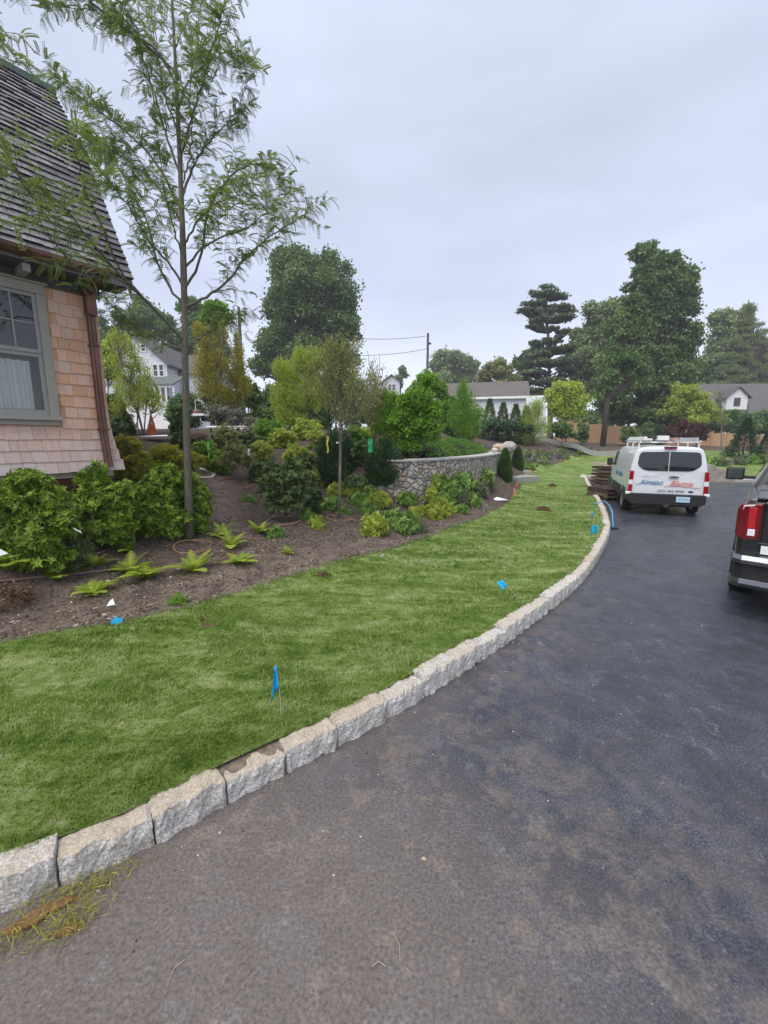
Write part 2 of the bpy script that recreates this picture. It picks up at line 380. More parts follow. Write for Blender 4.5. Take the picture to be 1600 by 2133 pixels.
# distant ground to the horizon
far = MB(); 
for (a, b, c, d) in [(-1500, 1500, 108, 2500), (-1500, -58, -300, 108.0), (88, 1500, -300, 108.0)]:
    far.add([(a, c, 1.2), (b, c, 1.2), (b, d, 1.2), (a, d, 1.2)], [(0, 1, 2, 3)])
tag(far.build('distant_ground', simple('far_grass', (.05, .075, .03), .9)), kind='structure')

# --- lawn
def lawn_mat(name, blade=False):
    s = NM(name)
    wob = s.noise(1.9, 6, .72, vec=s.mapv((.5, 2.1, 1), (0, 0, .12)), dist=.7); wob2 = s.noise(4.5, 6, .72, dist=1.2)
    f = s.math('ADD', s.math('MULTIPLY', wob, .55), s.math('MULTIPLY', wob2, .45))
    c = s.ramp(f, [(.39, (.058, .120, .012)), (.465, (.130, .215, .025)), (.53, (.235, .32, .085)), (.60, (.39, .46, .21))])
    if blade:
        r = s.attr('rnd'); c = s.mix(.35, c, s.ramp(r, [(0, (.03, .07, .008)), (.45, (.13, .23, .03)), (.8, (.28, .38, .11)), (1, (.55, .52, .28))]))
    else:
        c = s.mix(s.rng(s.noise(140, 3, .8), .3, .7, 0, .5), c, (.045, .08, .012))
    s.col(c); s.set(Roughness=.6); s.b.inputs['Specular IOR Level'].default_value = .25
    if not blade: s.bump(s.noise(120, 4, .8), .8, .02)
    else:
        t = s.n('ShaderNodeBsdfTranslucent'); s.l(c, t.inputs[0]); mxs = s.n('ShaderNodeMixShader'); mxs.inputs[0].default_value = .3
        s.l(s.b.outputs[0], mxs.inputs[1]); s.l(t.outputs[0], mxs.inputs[2]); s.l(mxs.outputs[0], s.out.inputs[0])
    return s.m
def inset(P, d):
    T = np.gradient(P[:, :2], axis=0); T = unit(T); return P[:, :2] + d * np.stack([-T[:, 1], T[:, 0]], 1)
A = inset(CKs, .118); NS = 40
divots = [tuple(on_ground(675, 1212)) + (.13, .06), tuple(on_ground(1135, 1073)) + (.20, .08)]
def lz(x, y):
    z = gz(x, y) + .022 + .010 * np.sin(x * 2.1 + 1.3 * np.sin(y * 1.7)) * np.sin(y * 2.9 + 1.1 * np.sin(x * 2.3))
    for dx, dy, _, rx, ry in divots:
        r = np.hypot((x - dx) / rx, (y - dy) / (ry * 1.6)); z = z - .07 * np.clip(1.4 - r, 0, 1)
    return z
tt = np.linspace(0, 1, NS); 
A2 = resample(np.c_[A, np.zeros(len(A))], 500)[:, :2]; B2 = resample(np.c_[CBs[:, :2], np.zeros(len(CBs))], 500)[:, :2]
# match the two borders by nearest progress
G = A2[:, None, :] * (1 - tt)[None, :, None] + B2[:, None, :] * tt[None, :, None]
gx = G[..., 0].ravel(); gy = G[..., 1].ravel(); gzv = lz(gx, gy).reshape(500, NS); gzv[:, -1] -= .05; gzv = gzv.ravel()
I, J = np.meshgrid(np.arange(499), np.arange(NS - 1), indexing='ij'); a = (I * NS + J).ravel()
LAWNM = lawn_mat('turf'); o = big_mesh('lawn', np.stack([gx, gy, gzv], 1), np.stack([a, a + NS, a + NS + 1, a + 1], 1), LAWNM, smooth=True); tag(o, kind='structure')

# --- grass blades (finer and denser near the camera)
LP = np.r_[A, CBs[::-1, :2]]
def grass():
    cells = []; cs = .25
    for x in np.arange(-6, 12, cs):
        for y in np.arange(0, 17, cs):
            d = math.hypot(x + cs / 2, y + cs / 2)
            if y < .8 or abs(x) > y * 1.05 + 1.2: continue
            lam = 13000 * min(1, (2.0 / max(d, .5)) ** 1.9)
            cells.append((x, y, int(lam * cs * cs)))
    P = np.concatenate([np.c_[x + cs * rng.random(n), y + cs * rng.random(n)] for x, y, n in cells if n > 0])
    P = P[inside(P[:, 0], P[:, 1], LP)]
    for dx, dy, _, rx, ry in divots: P = P[np.hypot((P[:, 0] - dx) / rx, (P[:, 1] - dy) / ry) > .8]
    x, y = P.T; z = lz(x, y); n = len(P); d = np.hypot(x, y)
    hgt = (.018 + .021 * rng.random(n)) * (1 + .25 * np.sin(x * 5 + 2 * np.sin(y * 4)));  wdt = .0016 * np.maximum(1.2, d / 2.0) * (.7 + .6 * rng.random(n))
    az = rng.random(n) * 6.283; lean = .25 + .9 * rng.random(n)
    comb = .6 * np.stack([np.cos(2.2 * np.sin(x * 1.3) + y * 1.1), np.sin(2.0 * np.sin(y * 1.7) + x)], 1)
    dx = np.cos(az) + comb[:, 0]; dy = np.sin(az) + comb[:, 1]; s = np.hypot(dx, dy); dx /= s; dy /= s
    b = np.stack([x, y, z - .006], 1); side = np.stack([-dy, dx, 0 * dx], 1) * wdt[:, None]
    mid = b + np.stack([dx * lean * .3, dy * lean * .3, np.full(n, .7)], 1) * hgt[:, None]; tip = b + np.stack([dx * lean, dy * lean, 1.05 - .3 * lean], 1) * hgt[:, None]
    V = np.stack([b - side, b + side, mid + side * .8, mid - side * .8, tip], 1).reshape(-1, 3); k = np.arange(n)[:, None] * 5
    F = np.concatenate([k + [0, 1, 2], k + [0, 2, 3], k + [3, 2, 4]], 1).reshape(-1, 3)
    o = big_mesh('grass', V, F, lawn_mat('grass_blade', True), None, np.repeat(rng.random(n), 3))
    tag(o, 'short mown green grass blades covering the curved lawn strip', 'grass', kind='stuff'); return n
print('blades', grass())

# --- granite kerb blocks
def granite():
    s = NM('granite'); n = s.noise(90, 4, .8); b = s.noise(7, 5, .6); 
    c = s.ramp(n, [(.34, (.24, .23, .215)), (.5, (.58, .57, .55)), (.64, (.90, .89, .87))])
    tan = s.ramp(n, [(.3, (.32, .26, .19)), (.7, (.68, .60, .48))])
    nrm = s.n('ShaderNodeNewGeometry'); sp_ = s.n('ShaderNodeSeparateXYZ'); s.l(nrm.outputs['Normal'], sp_.inputs[0])
    f = s.math('ADD', s.rng(b, .45, .62, 0, .6), s.rng(sp_.outputs[2], .5, .9, 0, .9))
    c = s.mix(s.math('MULTIPLY', f, s.attr('rnd')), c, tan)
    c = s.mix(s.rng(s.noise(9, 7, .8), .50, .68, 0, .75), c, (.17, .14, .11))
    s.col(c); s.set(Roughness=.85); s.bump(s.math('ADD', s.noise(45, 5, .8), s.math('MULTIPLY', s.noise(12, 4), 1.6)), .7, .022); return s.m
GRAN = granite()
ORD = ['first', 'second', 'third', 'fourth', 'fifth', 'sixth', 'seventh', 'eighth', 'ninth', 'tenth', 'eleventh', 'twelfth', 'thirteenth', 'fourteenth', 'fifteenth', 'sixteenth']
kc = [0]
def kerbs():
    s = 0.0; i = 0; tot = CKD[-1]
    at = lambda q: np.array([np.interp(q, CKD, CK[:, k]) for k in (0, 1)])
    while s < tot - 8:
        p0 = at(s)
        ln = .33 + .11 * rng.random() if p0[1] < 9 else .5 + .1 * rng.random()
        p1 = at(s + ln - .005); s += ln; c = (p0 + p1) / 2; d = p1 - p0; L_ = np.linalg.norm(d); rz = math.atan2(d[1], d[0])
        h = .155 + .02 * rng.normal() * .5; wd = .15; nx, ny, nzz = 16, 5, 6
        V = []; idx = {}
        F = []
        def vid(a, b, e):
            k = (a, b, e)
            if k not in idx:
                x = (a / nx - .5) * L_; y = b / ny * wd; z = -.08 + e / nzz * (h + .08)
                rx = 1 if a in (0, nx) else 0; ry = 1 if b in (0, ny) else 0; rr = 1 if e == nzz else 0
                q = np.array([x, y, z]); q += rng.normal(size=3) * [.0015, .0035 if b == 0 else .002, .0025] + np.array([0, .008 * math.sin(a * .9 + i) * (b == 0), .004 * math.sin(a * .7 + 2 * i) * (e == nzz)])
                if rx + ry + rr >= 2: q += np.array([-np.sign(x) * rx * .004, (.006 if b == 0 else -.006) * ry, -.006 * rr])
                idx[k] = len(V); V.append(q)
            return idx[k]
        def face(fn, A_, B_):
            for a in range(A_):
                for b in range(B_): F.append((vid(*fn(a, b)), vid(*fn(a + 1, b)), vid(*fn(a + 1, b + 1)), vid(*fn(a, b + 1))))
        face(lambda a, b: (a, 0, b), nx, nzz); face(lambda a, b: (a, b, nzz), nx, ny); face(lambda a, b: (nx - a, ny, b), nx, nzz)
        face(lambda a, b: (0, ny - a, b), ny, nzz); face(lambda a, b: (nx, a, b), ny, nzz)
        m = MB(); m.add(V, F, float(np.clip(rng.normal(.6, .3) + (.25 if c[1] < 2.3 else 0), 0, 1)))
        o = m.build('kerb_stone', GRAN, smooth=False)
        o.location = (c[0], c[1], 0); o.rotation_euler = (0, 0, rz); i += 1
        pxx = CX + FPX * c[0] / (c[1] * cp + H * sp)
        if pxx < -10: lb_ = 'granite kerb block just past the left edge of the picture'
        elif kc[0] < len(ORD): lb_ = ORD[kc[0]] + ' granite kerb block counted along the lawn from the left edge'; kc[0] += 1
        else: lb_ = 'one of the small granite blocks in the far stretch of the kerb'
        tag(o, lb_, 'kerbstone', 'granite kerb blocks along the driveway')
    return i
print('kerbs', kerbs())
# dirt and fines packed in the gutter line and between blocks
mort = MB()
_a, _b = inset(CKs, .045)[:140], inset(CKs, .20)[:140]
mort.loft([[(p[0], p[1], -.05), (p[0], p[1], .130), (q[0], q[1], .143), (q[0], q[1], -.05)] for p, q in zip(_a, _b)])
tag(mort.build('kerb_bedding', simple('bedding', (.17, .135, .105), .95, .4, 30, bump=.8)), kind='structure')
# ------------------------------------------------------------------ shingled house
def wood_shingle():
    s = NM('cedar_shingle'); r = s.attr('rnd'); g = s.noise(1, 5, .6, vec=s.mapv((60, 60, 5)))
    c = s.ramp(r, [(0, (.50, .27, .15)), (.3, (.74, .42, .26)), (.6, (.82, .51, .36)), (.85, (.72, .52, .42)), (1, (.60, .34, .20))])
    sx = s.n('ShaderNodeSeparateXYZ'); s.l(s.obj(), sx.inputs[0])
    wz = s.math('ADD', sx.outputs[2], s.math('MULTIPLY', s.noise(2.2, 4), .9))
    c = s.mix(s.rng(wz, 2.9, 2.0, 0, .8), c, (.64, .58, .57))
    c = s.mix(s.rng(g, .35, .65, 0, .22), c, (.24, .15, .10)); s.col(c); s.set(Roughness=.85); s.bump(g, .4, .006); return s.m
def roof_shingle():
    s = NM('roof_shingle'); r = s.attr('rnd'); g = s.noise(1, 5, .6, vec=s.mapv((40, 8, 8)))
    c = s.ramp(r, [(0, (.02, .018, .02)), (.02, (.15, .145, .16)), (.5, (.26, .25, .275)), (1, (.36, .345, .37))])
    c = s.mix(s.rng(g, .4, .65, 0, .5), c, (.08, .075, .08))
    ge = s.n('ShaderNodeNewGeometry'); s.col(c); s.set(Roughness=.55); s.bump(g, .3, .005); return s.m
TRIM = simple('grey_trim', (.34, .315, .27), .5, .06); DARKTRIM = simple('dark_trim', (.07, .068, .062), .6, .15); COPPER = simple('copper', (.15, .075, .055), .38, .35, 5, metal=.55)
BRICK = simple('red_brick', (.13, .035, .028), .85, .3, 20, bump=.5); WHITEP = simple('white_paint', (.78, .79, .80), .5, .04)
GLASS = NM('window_glass'); GLASS.col((.012, .014, .016)); GLASS.set(Roughness=.03); GLASS.b.inputs['Specular IOR Level'].default_value = .9; GLASS = GLASS.m
GLASSC = NM('window_glass_clear'); GLASSC.n_ = None
_g = GLASSC.n('ShaderNodeBsdfGlossy'); _g.inputs['Roughness'].default_value = .02; _tr = GLASSC.n('ShaderNodeBsdfTransparent'); _fr = GLASSC.n('ShaderNodeFresnel'); _fr.inputs[0].default_value = 1.5
_ms = GLASSC.n('ShaderNodeMixShader'); GLASSC.l(_fr.outputs[0], _ms.inputs[0]); GLASSC.l(_tr.outputs[0], _ms.inputs[1]); GLASSC.l(_g.outputs[0], _ms.inputs[2]); GLASSC.l(_ms.outputs[0], GLASSC.out.inputs[0]); GLASSC = GLASSC.m
house = empty('shingled_house', (-4.22, 6.6, 0), R(54), 'cedar shingled house with steep grey gambrel roof behind green shrubs', 'house')
SH = wood_shingle(); Lw = 6.0; Dp = 8.0
wall = MB()
def wall_off(z): return .11 * max(0, (2.35 - z) / .85) ** 2
def course(mb, x0, x1, z0, skip, ybase, flip=False):
    x = x0 - rng.random() * .1
    zt = z0 + .165; o0 = wall_off(z0) + .020; o1 = wall_off(zt) + .004
    while x < x1:
        wd = .085 + .10 * rng.random(); a, b = max(x, x0), min(x + wd - .0035, x1); x += wd
        if b - a < .01: continue
        if skip and not (b < skip[0] or a > skip[1] or z0 > skip[3] or zt < skip[2]): continue
        dz = .004 * rng.normal(); k = float(np.clip(rng.normal(.5, .22), 0, 1)); zz = z0 + dz
        if not flip: V = [(a, -o0, zz), (b, -o0, zz), (b, 0, zz), (a, 0, zz), (a, -o1, zt), (b, -o1, zt), (b, 0, zt), (a, 0, zt)]
        else: V = [(o0, a, zz), (o0, b, zz), (0, b, zz), (0, a, zz), (o1, a, zt), (o1, b, zt), (0, b, zt), (0, a, zt)]
        mb.add(V, [(0, 1, 2, 3), (7, 6, 5, 4), (0, 4, 5, 1), (1, 5, 6, 2), (3, 2, 6, 7), (0, 3, 7, 4)], k)
for k in range(18):
    z0 = 1.505 + k * .155
    course(wall, -Lw, wall_off(z0) + .012, z0, (-2.2, -.66, 2.24, 3.94), 0)
    course(wall, 0, Dp, z0, None, 0, True)
wall.box(-Lw, -.001, .001, Dp, 1.40, 4.30, .3)
wl = wall.build('wall', SH, house)
gable = MB()
ROOFP = [(-.43, 4.26), (-.2, 4.66), (.03, 5.06), (.23, 5.43), (.43, 5.80), (.68, 6.19), (.94, 6.57), (1.29, 7.04), (1.65, 7.48)]
ROOFT = ROOFP + [(4.0, 8.25)]; half = ROOFT; full = half + [(8 - y, z) for y, z in half[-2::-1]]
gp = [(y, z - .12) for y, z in full]; gp = [p for p in gp if 0 <= p[0] <= 8]
V = [(-.02, 0.01, 4.2)] + [(-.02, y, z) for y, z in gp] + [(-.02, 7.99, 4.2)]; n_ = len(V)
gable.add(V + [(-.1, p[1], p[2]) for p in V], [tuple(range(n_)), tuple(range(2 * n_ - 1, n_ - 1, -1))] + [(i, (i + 1) % n_, n_ + (i + 1) % n_, n_ + i) for i in range(n_)])
gable.build('gable', SH, house)
MB().box(-Lw, -.03, .03, Dp - .03, .3, 1.41).build('foundation', BRICK, house)
# roof of thick overlapping shingles following the curved profile
roof = MB(); P = np.array(ROOFP); D = np.r_[0, np.cumsum(np.hypot(*np.diff(P, axis=0).T))]
def rp(s_): return np.array([np.interp(s_, D, P[:, 0]), np.interp(s_, D, P[:, 1])])
ex = .118; s_ = 0.0; RX0, RX1 = -Lw - .3, .36
while s_ < D[-1] - .02:
    a = rp(s_); b = rp(min(s_ + ex * 1.15, D[-1])); t = (b - a) / np.linalg.norm(b - a); nn = np.array([-t[1], t[0]]); 
    x = RX0 - rng.random() * .15
    while x < RX1:
        wd = .16 + .1 * rng.random(); p, q = max(x, RX0), min(x + wd - .006, RX1); x += wd
        if q - p < .01: continue
        th = .037 + .006 * rng.normal(); k = float(np.clip(rng.normal(.5, .25), .05, 1)); j = .004 * rng.normal()
        A0 = a + t * j; V = []
        for xx in (p, q):
            for (pt, off) in ((A0, 0), (A0, th), (b, .008), (b, -.02)): V.append((xx, pt[0] + nn[0] * off, pt[1] + nn[1] * off))
        roof.add(V, [(0, 1, 2, 3), (7, 6, 5, 4), (0, 4, 5, 1), (1, 5, 6, 2), (2, 6, 7, 3), (3, 7, 4, 0)], k); roof.c[-4] = 0.0  # butt faces painted near-black to deepen the shadow lines between courses
    s_ += ex
back = [(y, z - .03) for y, z in full]
for i in range(len(back) - 1):
    (y0, z0), (y1, z1) = back[i], back[i + 1]
    if i < len(ROOFP) - 1: y0 += .02; y1 += .02
    roof.add([(RX0, y0, z0), (RX1, y0, z0), (RX1, y1, z1), (RX0, y1, z1), (RX0, y0, z0 - .09), (RX1, y0, z0 - .09), (RX1, y1, z1 - .09), (RX0, y1, z1 - .09)],
             [(0, 1, 2, 3), (4, 7, 6, 5), (0, 4, 5, 1), (1, 5, 6, 2), (2, 6, 7, 3), (3, 7, 4, 0)], .3)
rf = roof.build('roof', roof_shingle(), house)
cap = MB(); cap.box(RX0, RX1 + .02, 1.60, 1.78, 7.46, 7.56); cap.build('ridge_cap', simple('verdigris', (.10, .14, .12), .6, .3), rf)
rk = MB(); pts = [(RX1 - .03, y + .02, z - .1) for y, z in ROOFP]
for i in range(len(ROOFP) - 1):
    (y0, z0), (y1, z1) = ROOFP[i], ROOFP[i + 1]
    rk.add([(x, y, z + dz) for x in (RX1 - .05, RX1 - .012) for (y, z, dz) in ((y0 + .03, z0, -.2), (y0 + .03, z0, -.015), (y1 + .03, z1, -.015), (y1 + .03, z1, -.2))], [(0, 1, 2, 3), (7, 6, 5, 4), (0, 4, 5, 1), (1, 5, 6, 2), (2, 6, 7, 3), (3, 7, 4, 0)])
rk.build('rake_board', DARKTRIM, rf)
so_ = MB(); so_.box(-Lw, RX1 - .06, -.36, .0, 4.13, 4.16); so_.box(-Lw, .05, -.045, -.002, 3.99, 4.128)
so_.build('soffit', DARKTRIM, house)
gt = MB()
ring = [(-.08, .0), (-.075, -.045), (-.045, -.085), (0, -.1), (.045, -.085), (.075, -.045), (.08, 0), (.066, 0), (.04, -.068), (0, -.085), (-.04, -.068), (-.066, 0)]
gt.loft([[(x, -.46 + p[0], 4.27 + p[1]) for p in ring] for x in (-Lw - .1, .02)]); gt.build('gutter', COPPER, house, smooth=False)
for x in (-.87, -2.6, -4.4): MB().box(x - .04, x + .04, -.35, -.02, 4.03, 4.127).build('bracket', TRIM, house)
ds = MB(); ds.box(-.17, -.05, -.15, -.03, 3.72, 4.10); ds.prism([(-.19, -.17), (-.03, -.17), (-.03, -.02), (-.19, -.02)], 3.98, 4.12)
pts = []
ds.tube([(-.11, -.44, 4.18), (-.11, -.42, 4.12), (-.11, -.2, 4.03)], .042, 10)
prev = None; secs = []
for z in np.linspace(3.74, 1.56, 14):
    o_ = wall_off(z) + .035; x0, x1 = -.155, -.065
    fl = [(x0, -o_ - .07, z), (x0 + .02, -o_ - .08, z), (x0 + .035, -o_ - .068, z), (x0 + .055, -o_ - .068, z), (x1 - .02, -o_ - .08, z), (x1, -o_ - .07, z), (x1, -o_, z), (x0, -o_, z)]
    secs.append(fl)
ds.loft(secs); dsp = ds.build('downspout', COPPER, house)
for z in (3.3, 2.1): MB().box(-.175, -.045, -wall_off(z) - .118, -wall_off(z) - .03, z, z + .03).build('strap', COPPER, dsp)
# window
win = MB()
x0, x1, zb, zt = -2.22, -.62, 2.28, 3.99
win.box(x0, x1, -.055, .0, 3.87, zt); win.box(x0 - .03, x1 + .03, -.075, .0, zt + .001, zt + .03)
win.box(x1 - .105, x1, -.055, 0, zb, 3.869); win.box(x0, x0 + .105, -.055, 0, zb, 3.869)
win.box(x0 - .03, x1 + .02, -.10, .0, zb - .055, zb - .001); win.box(x0, x1 - .002, -.05, .0, zb - .12, zb - .056)
wn = win.build('window', TRIM, house, bevel=.004)
sash = MB(); X0, X1 = x0 + .107, x1 - .107
def frame(mb, X0, X1, Z0, Z1, wd, y0, y1, bot=None):
    bt = bot or wd; mb.box(X0, X0 + wd, y0, y1, Z0, Z1); mb.box(X1 - wd, X1, y0, y1, Z0, Z1); mb.box(X0 + wd, X1 - wd, y0, y1, Z1 - wd, Z1); mb.box(X0 + wd, X1 - wd, y0, y1, Z0, Z0 + bt)
frame(sash, X0, X1, 3.11, 3.868, .045, -.032, -.004)
for i in range(1, 6): xm = X1 - .045 - i * .227; sash.box(xm - .009, xm + .009, -.028, -.006, 3.155, 3.823)
sash.box(X0 + .05, X1 - .05, -.026, -.008, 3.48, 3.498)
sash.build('upper_sash', simple('sash_grey', (.30, .30, .285), .45, .05), wn)
s2 = MB(); frame(s2, X0, X1, 2.282, 3.109, .05, -.018, .010, .08); s2.build('lower_sash', bpy.data.materials['sash_grey'], wn)
MB().box(X0 + .045, X1 - .045, -.015, -.012, 3.15, 3.825).build('upper_pane', GLASS, wn)
MB().box(X0 + .05, X1 - .05, -.004, -.001, 2.36, 3.06).build('lower_pane', GLASSC, wn)
cu = MB(); xs_ = np.linspace(X0 + .05, X1 - .09, 150); cu_y = .0 + .0 * xs_
V = []; 
for z in (3.0, 2.37):
    for x in xs_:
        pinch = 1 if z > 2.5 else .96
        V.append((X0 + .05 + (x - X0 - .05) * pinch - (0 if z < 2.5 else .045), -.0005 + .0, z))
nx_ = len(xs_)
V = [(v[0], .034 + .026 * math.sin(i % nx_ * .55 + .8 * math.sin(i % nx_ * .17)), v[2]) for i, v in enumerate(V)]
cu.add(V, [(i, i + 1, nx_ + i + 1, nx_ + i) for i in range(nx_ - 1)])
cm = NM('curtain'); cm.col((.62, .70, .64)); cm.set(Roughness=.9); cu.build('curtain', cm.m, wn, smooth=True)
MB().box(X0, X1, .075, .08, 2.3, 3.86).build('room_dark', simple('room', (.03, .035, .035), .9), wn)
# the wall core must leave room for the curtain: opening recess
bpy.data.objects.remove(wl)
core = MB(); core.v, core.f, core.c = wall.v[:-8], wall.f[:-6], wall.c[:-6]
core.box(-Lw, X0 - .001, .001, Dp, 1.415, 4.12, .3); core.box(X1 + .001, -.001, .001, Dp, 1.415, 4.12, .3); core.box(X0, X1, .001, .5, 1.415, 2.279, .3); core.box(X0, X1, .001, .5, 3.871, 4.12, .3)
core.build('wall', SH, house)

# ------------------------------------------------------------------ houses far behind
ROOFG = simple('asphalt_roof', (.11, .105, .11), .85, .25, 4, bump=.3, bscale=8); ROOFG2 = simple('porch_roof', (.12, .14, .135), .8, .2, 3); CLAP = NM('white_clapboard')
_w = CLAP.n('ShaderNodeTexWave', bands_direction='Z'); _w.inputs['Scale'].default_value = 1.6; _w.inputs['Distortion'].default_value = 0; CLAP.l(CLAP.obj(), _w.inputs[0])
CLAP.col((.66, .69, .74)); CLAP.set(Roughness=.6); CLAP.bump(_w.outputs[0], .5, .03); CLAP = CLAP.m
WGL = simple('far_glass', (.05, .06, .07), .1, .2)
def gable_house(root, x0, x1, y0, y1, zb, ze, zr, axis='x', over=.35, wm=CLAP, rm=ROOFG):
    """axis = ridge direction"""
    w_ = MB(); w_.box(x0, x1, y0, y1, zb, ze)
    if axis == 'x':
        ym = (y0 + y1) / 2
        for x, dx in ((x0, .0), (x1, .0)): w_.add([(x, y0, ze), (x, y1, ze), (x, ym, zr), (x + (.1 if x == x0 else -.1), y0, ze), (x + (.1 if x == x0 else -.1), y1, ze), (x + (.1 if x == x0 else -.1), ym, zr)], [(0, 1, 2), (5, 4, 3), (0, 3, 4, 1), (1, 4, 5, 2), (2, 5, 3, 0)])
        sl = (zr - ze) / (ym - y0); r = MB()
        for sgn, ya in ((-1, y0), (1, y1)):
            e = (ya + sgn * over, ze - over * sl); r.add([(x, y, z + t) for t in (.02, .2) for (x, y, z) in ((x0 - over, e[0], e[1]), (x1 + over, e[0], e[1]), (x1 + over, ym, zr), (x0 - over, ym, zr))], [(3, 2, 1, 0), (4, 5, 6, 7), (0, 1, 5, 4), (1, 2, 6, 5), (2, 3, 7, 6), (3, 0, 4, 7)])
    else:
        xm = (x0 + x1) / 2; sl = (zr - ze) / (xm - x0); r = MB()
        for y in (y0, y1 - .1): w_.add([(x0, y, ze), (x1, y, ze), (xm, y, zr), (x0, y + .1, ze), (x1, y + .1, ze), (xm, y + .1, zr)], [(0, 1, 2), (5, 4, 3), (0, 3, 4, 1), (1, 4, 5, 2), (2, 5, 3, 0)])
        for sgn, xa in ((-1, x0), (1, x1)):
            e = (xa + sgn * over, ze - over * sl); r.add([(x, y, z + t) for t in (.02, .2) for (x, y, z) in ((e[0], y0 - over, e[1]), (e[0], y1 + over, e[1]), (xm, y1 + over, zr), (xm, y0 - over, zr))], [(3, 2, 1, 0), (4, 5, 6, 7), (0, 1, 5, 4), (1, 2, 6, 5), (2, 3, 7, 6), (3, 0, 4, 7)])
    wo = w_.build('wall', wm, root); ro = r.build('roof', rm, root); return wo, ro
def far_window(root, xc, y, z0, z1, wd, mull=1):
    f = MB(); t = .09; x0, x1 = xc - wd / 2, xc + wd / 2
    f.box(x0 - t, x0, y - .06, y, z0 - t, z1 + t); f.box(x1, x1 + t, y - .06, y, z0 - t, z1 + t); f.box(x0, x1, y - .06, y, z1, z1 + t); f.box(x0, x1, y - .06, y, z0 - t, z0)
    f.box(x0, x1, y - .05, y - .02, (z0 + z1) / 2 - .03, (z0 + z1) / 2 + .03)
    o = f.build('window', WHITEP, root); MB().box(x0, x1, y - .03, y - .012, z0, z1).build('pane', WGL, o)
def PX(px, d): return at_d(px, 918, d)[0]
def PZ(py, d): return at_d(800, py, d)[2]
d = 42.0
hs = empty('white_farmhouse', (PX(300, d), d, 2.5), 0, 'white gabled house with grey porch roof seen behind the young trees at left', 'house')
ox, oz = PX(300, d), 2.5
X = lambda p: PX(p, d) - ox; Z = lambda p: PZ(p, d) - oz
gable_house(hs, X(238), X(360), 0, 9, -1, Z(757), Z(697), 'y')
gable_house(hs, X(361), X(430), 2.5, 8, -1, Z(768), Z(722), 'x')
gable_house(hs, X(170), X(237), 2, 9, -1, Z(748), Z(690), 'x')
for xp in (337, 349): far_window(hs, X(xp), -.001, Z(783), Z(760), .36)
for xp in (292, 316): far_window(hs, X(xp), -.001, Z(731), Z(718), .35)
far_window(hs, X(262), -.001, Z(785), Z(760), .5); far_window(hs, X(290), -.001, Z(785), Z(760), .5)
pr = MB(); pr.add([(X(250), -2.4, Z(806)), (X(395), -2.4, Z(806)), (X(395), 0, Z(784)), (X(250), 0, Z(784)), (X(250), -2.4, Z(809)), (X(395), -2.4, Z(809)), (X(395), 0, Z(787)), (X(250), 0, Z(787))], [(0, 1, 2, 3), (7, 6, 5, 4), (0, 4, 5, 1), (1, 5, 6, 2), (2, 6, 7, 3), (3, 7, 4, 0)])
pr.build('porch_roof', ROOFG2, hs)
pb = MB(); pb.box(X(250), X(395), -2.3, -2.1, Z(813), Z(809) - .01); pb.box(X(250), X(395), -2.3, -2.1, -1, Z(842)); pb.build('porch_wall', WHITEP, hs)
for xp in (252, 275, 298, 320, 345, 356, 367, 378, 393): MB().box(X(xp) - .07, X(xp) + .07, -2.28, -2.12, Z(842), Z(813)).build('porch_post', WHITEP, hs)
d = 38.0
hs = empty('white_garage', (PX(1092, d), d, 2.0), R(-14), 'low white garage with brown grey pitched roof beyond the garden', 'garage')
Z = lambda p: PZ(p, d) - 2.0
gable_house(hs, -9.5, 0, 0, 4.6, -1, Z(825), Z(791), 'x', .25, CLAP, simple('brown_roof', (.125, .11, .105), .85, .2, 3, bump=.3, bscale=10))
MB().box(-9.7, .3, -.30, -.26, Z(830), Z(825)).build('gutter', WHITEP, hs)
d = 50.0
hs = empty('grey_roofed_house', (PX(1600, d), d, 2.0), R(-4), 'white house with wide dark grey roof and single dormer behind the wooden fence', 'house')
ox = PX(1600, d); X = lambda p: PX(p, d) - ox; Z = lambda p: PZ(p, d) - 2.0
gable_house(hs, X(1458), X(1460) + 17, 0, 9, -1, Z(868), Z(792), 'x', .4, CLAP, ROOFG)
dm = empty('dormer', (X(1536), 1.2, 0)); dm.parent = hs
wo = MB(); wo.box(-1.15, 1.15, -.6, 2.5, Z(852), Z(824)); wo.add([(-1.15, -.6, Z(824)), (1.15, -.6, Z(824)), (0, -.6, Z(805)), (-1.15, -.5, Z(824)), (1.15, -.5, Z(824)), (0, -.5, Z(805))], [(0, 1, 2), (5, 4, 3), (0, 3, 4, 1), (1, 4, 5, 2), (2, 5, 3, 0)])
wo.build('wall', WHITEP, dm)
r_ = MB()
for sg in (-1, 1): r_.add([(x * sg, y, z + t) for t in (.02, .12) for (x, y, z) in ((1.45, -.85, Z(829)), (0, -.85, Z(805)), (0, 3.4, Z(805)), (1.45, 3.4, Z(829)))], [(3, 2, 1, 0), (4, 5, 6, 7), (0, 1, 5, 4), (1, 2, 6, 5), (2, 3, 7, 6), (3, 0, 4, 7)])
r_.build('roof', ROOFG, dm); MB().box(-.36, .36, -.63, -.601, Z(845), Z(827)).build('pane', WGL, dm)
d = 75.0
hs = empty('distant_white_house', (PX(815, d), d, 2.5), 0, 'tiny white gabled house far off above the garden trees', 'house')
ox = PX(815, d); X = lambda p: PX(p, d) - ox; Z = lambda p: PZ(p, d) - 2.5
gable_house(hs, X(798), X(832), 0, 6, -1, Z(795), Z(782), 'y', .3)
far_window(hs, X(812), -.001, Z(812), Z(801), .5); far_window(hs, X(820), -.001, Z(812), Z(801), .5)

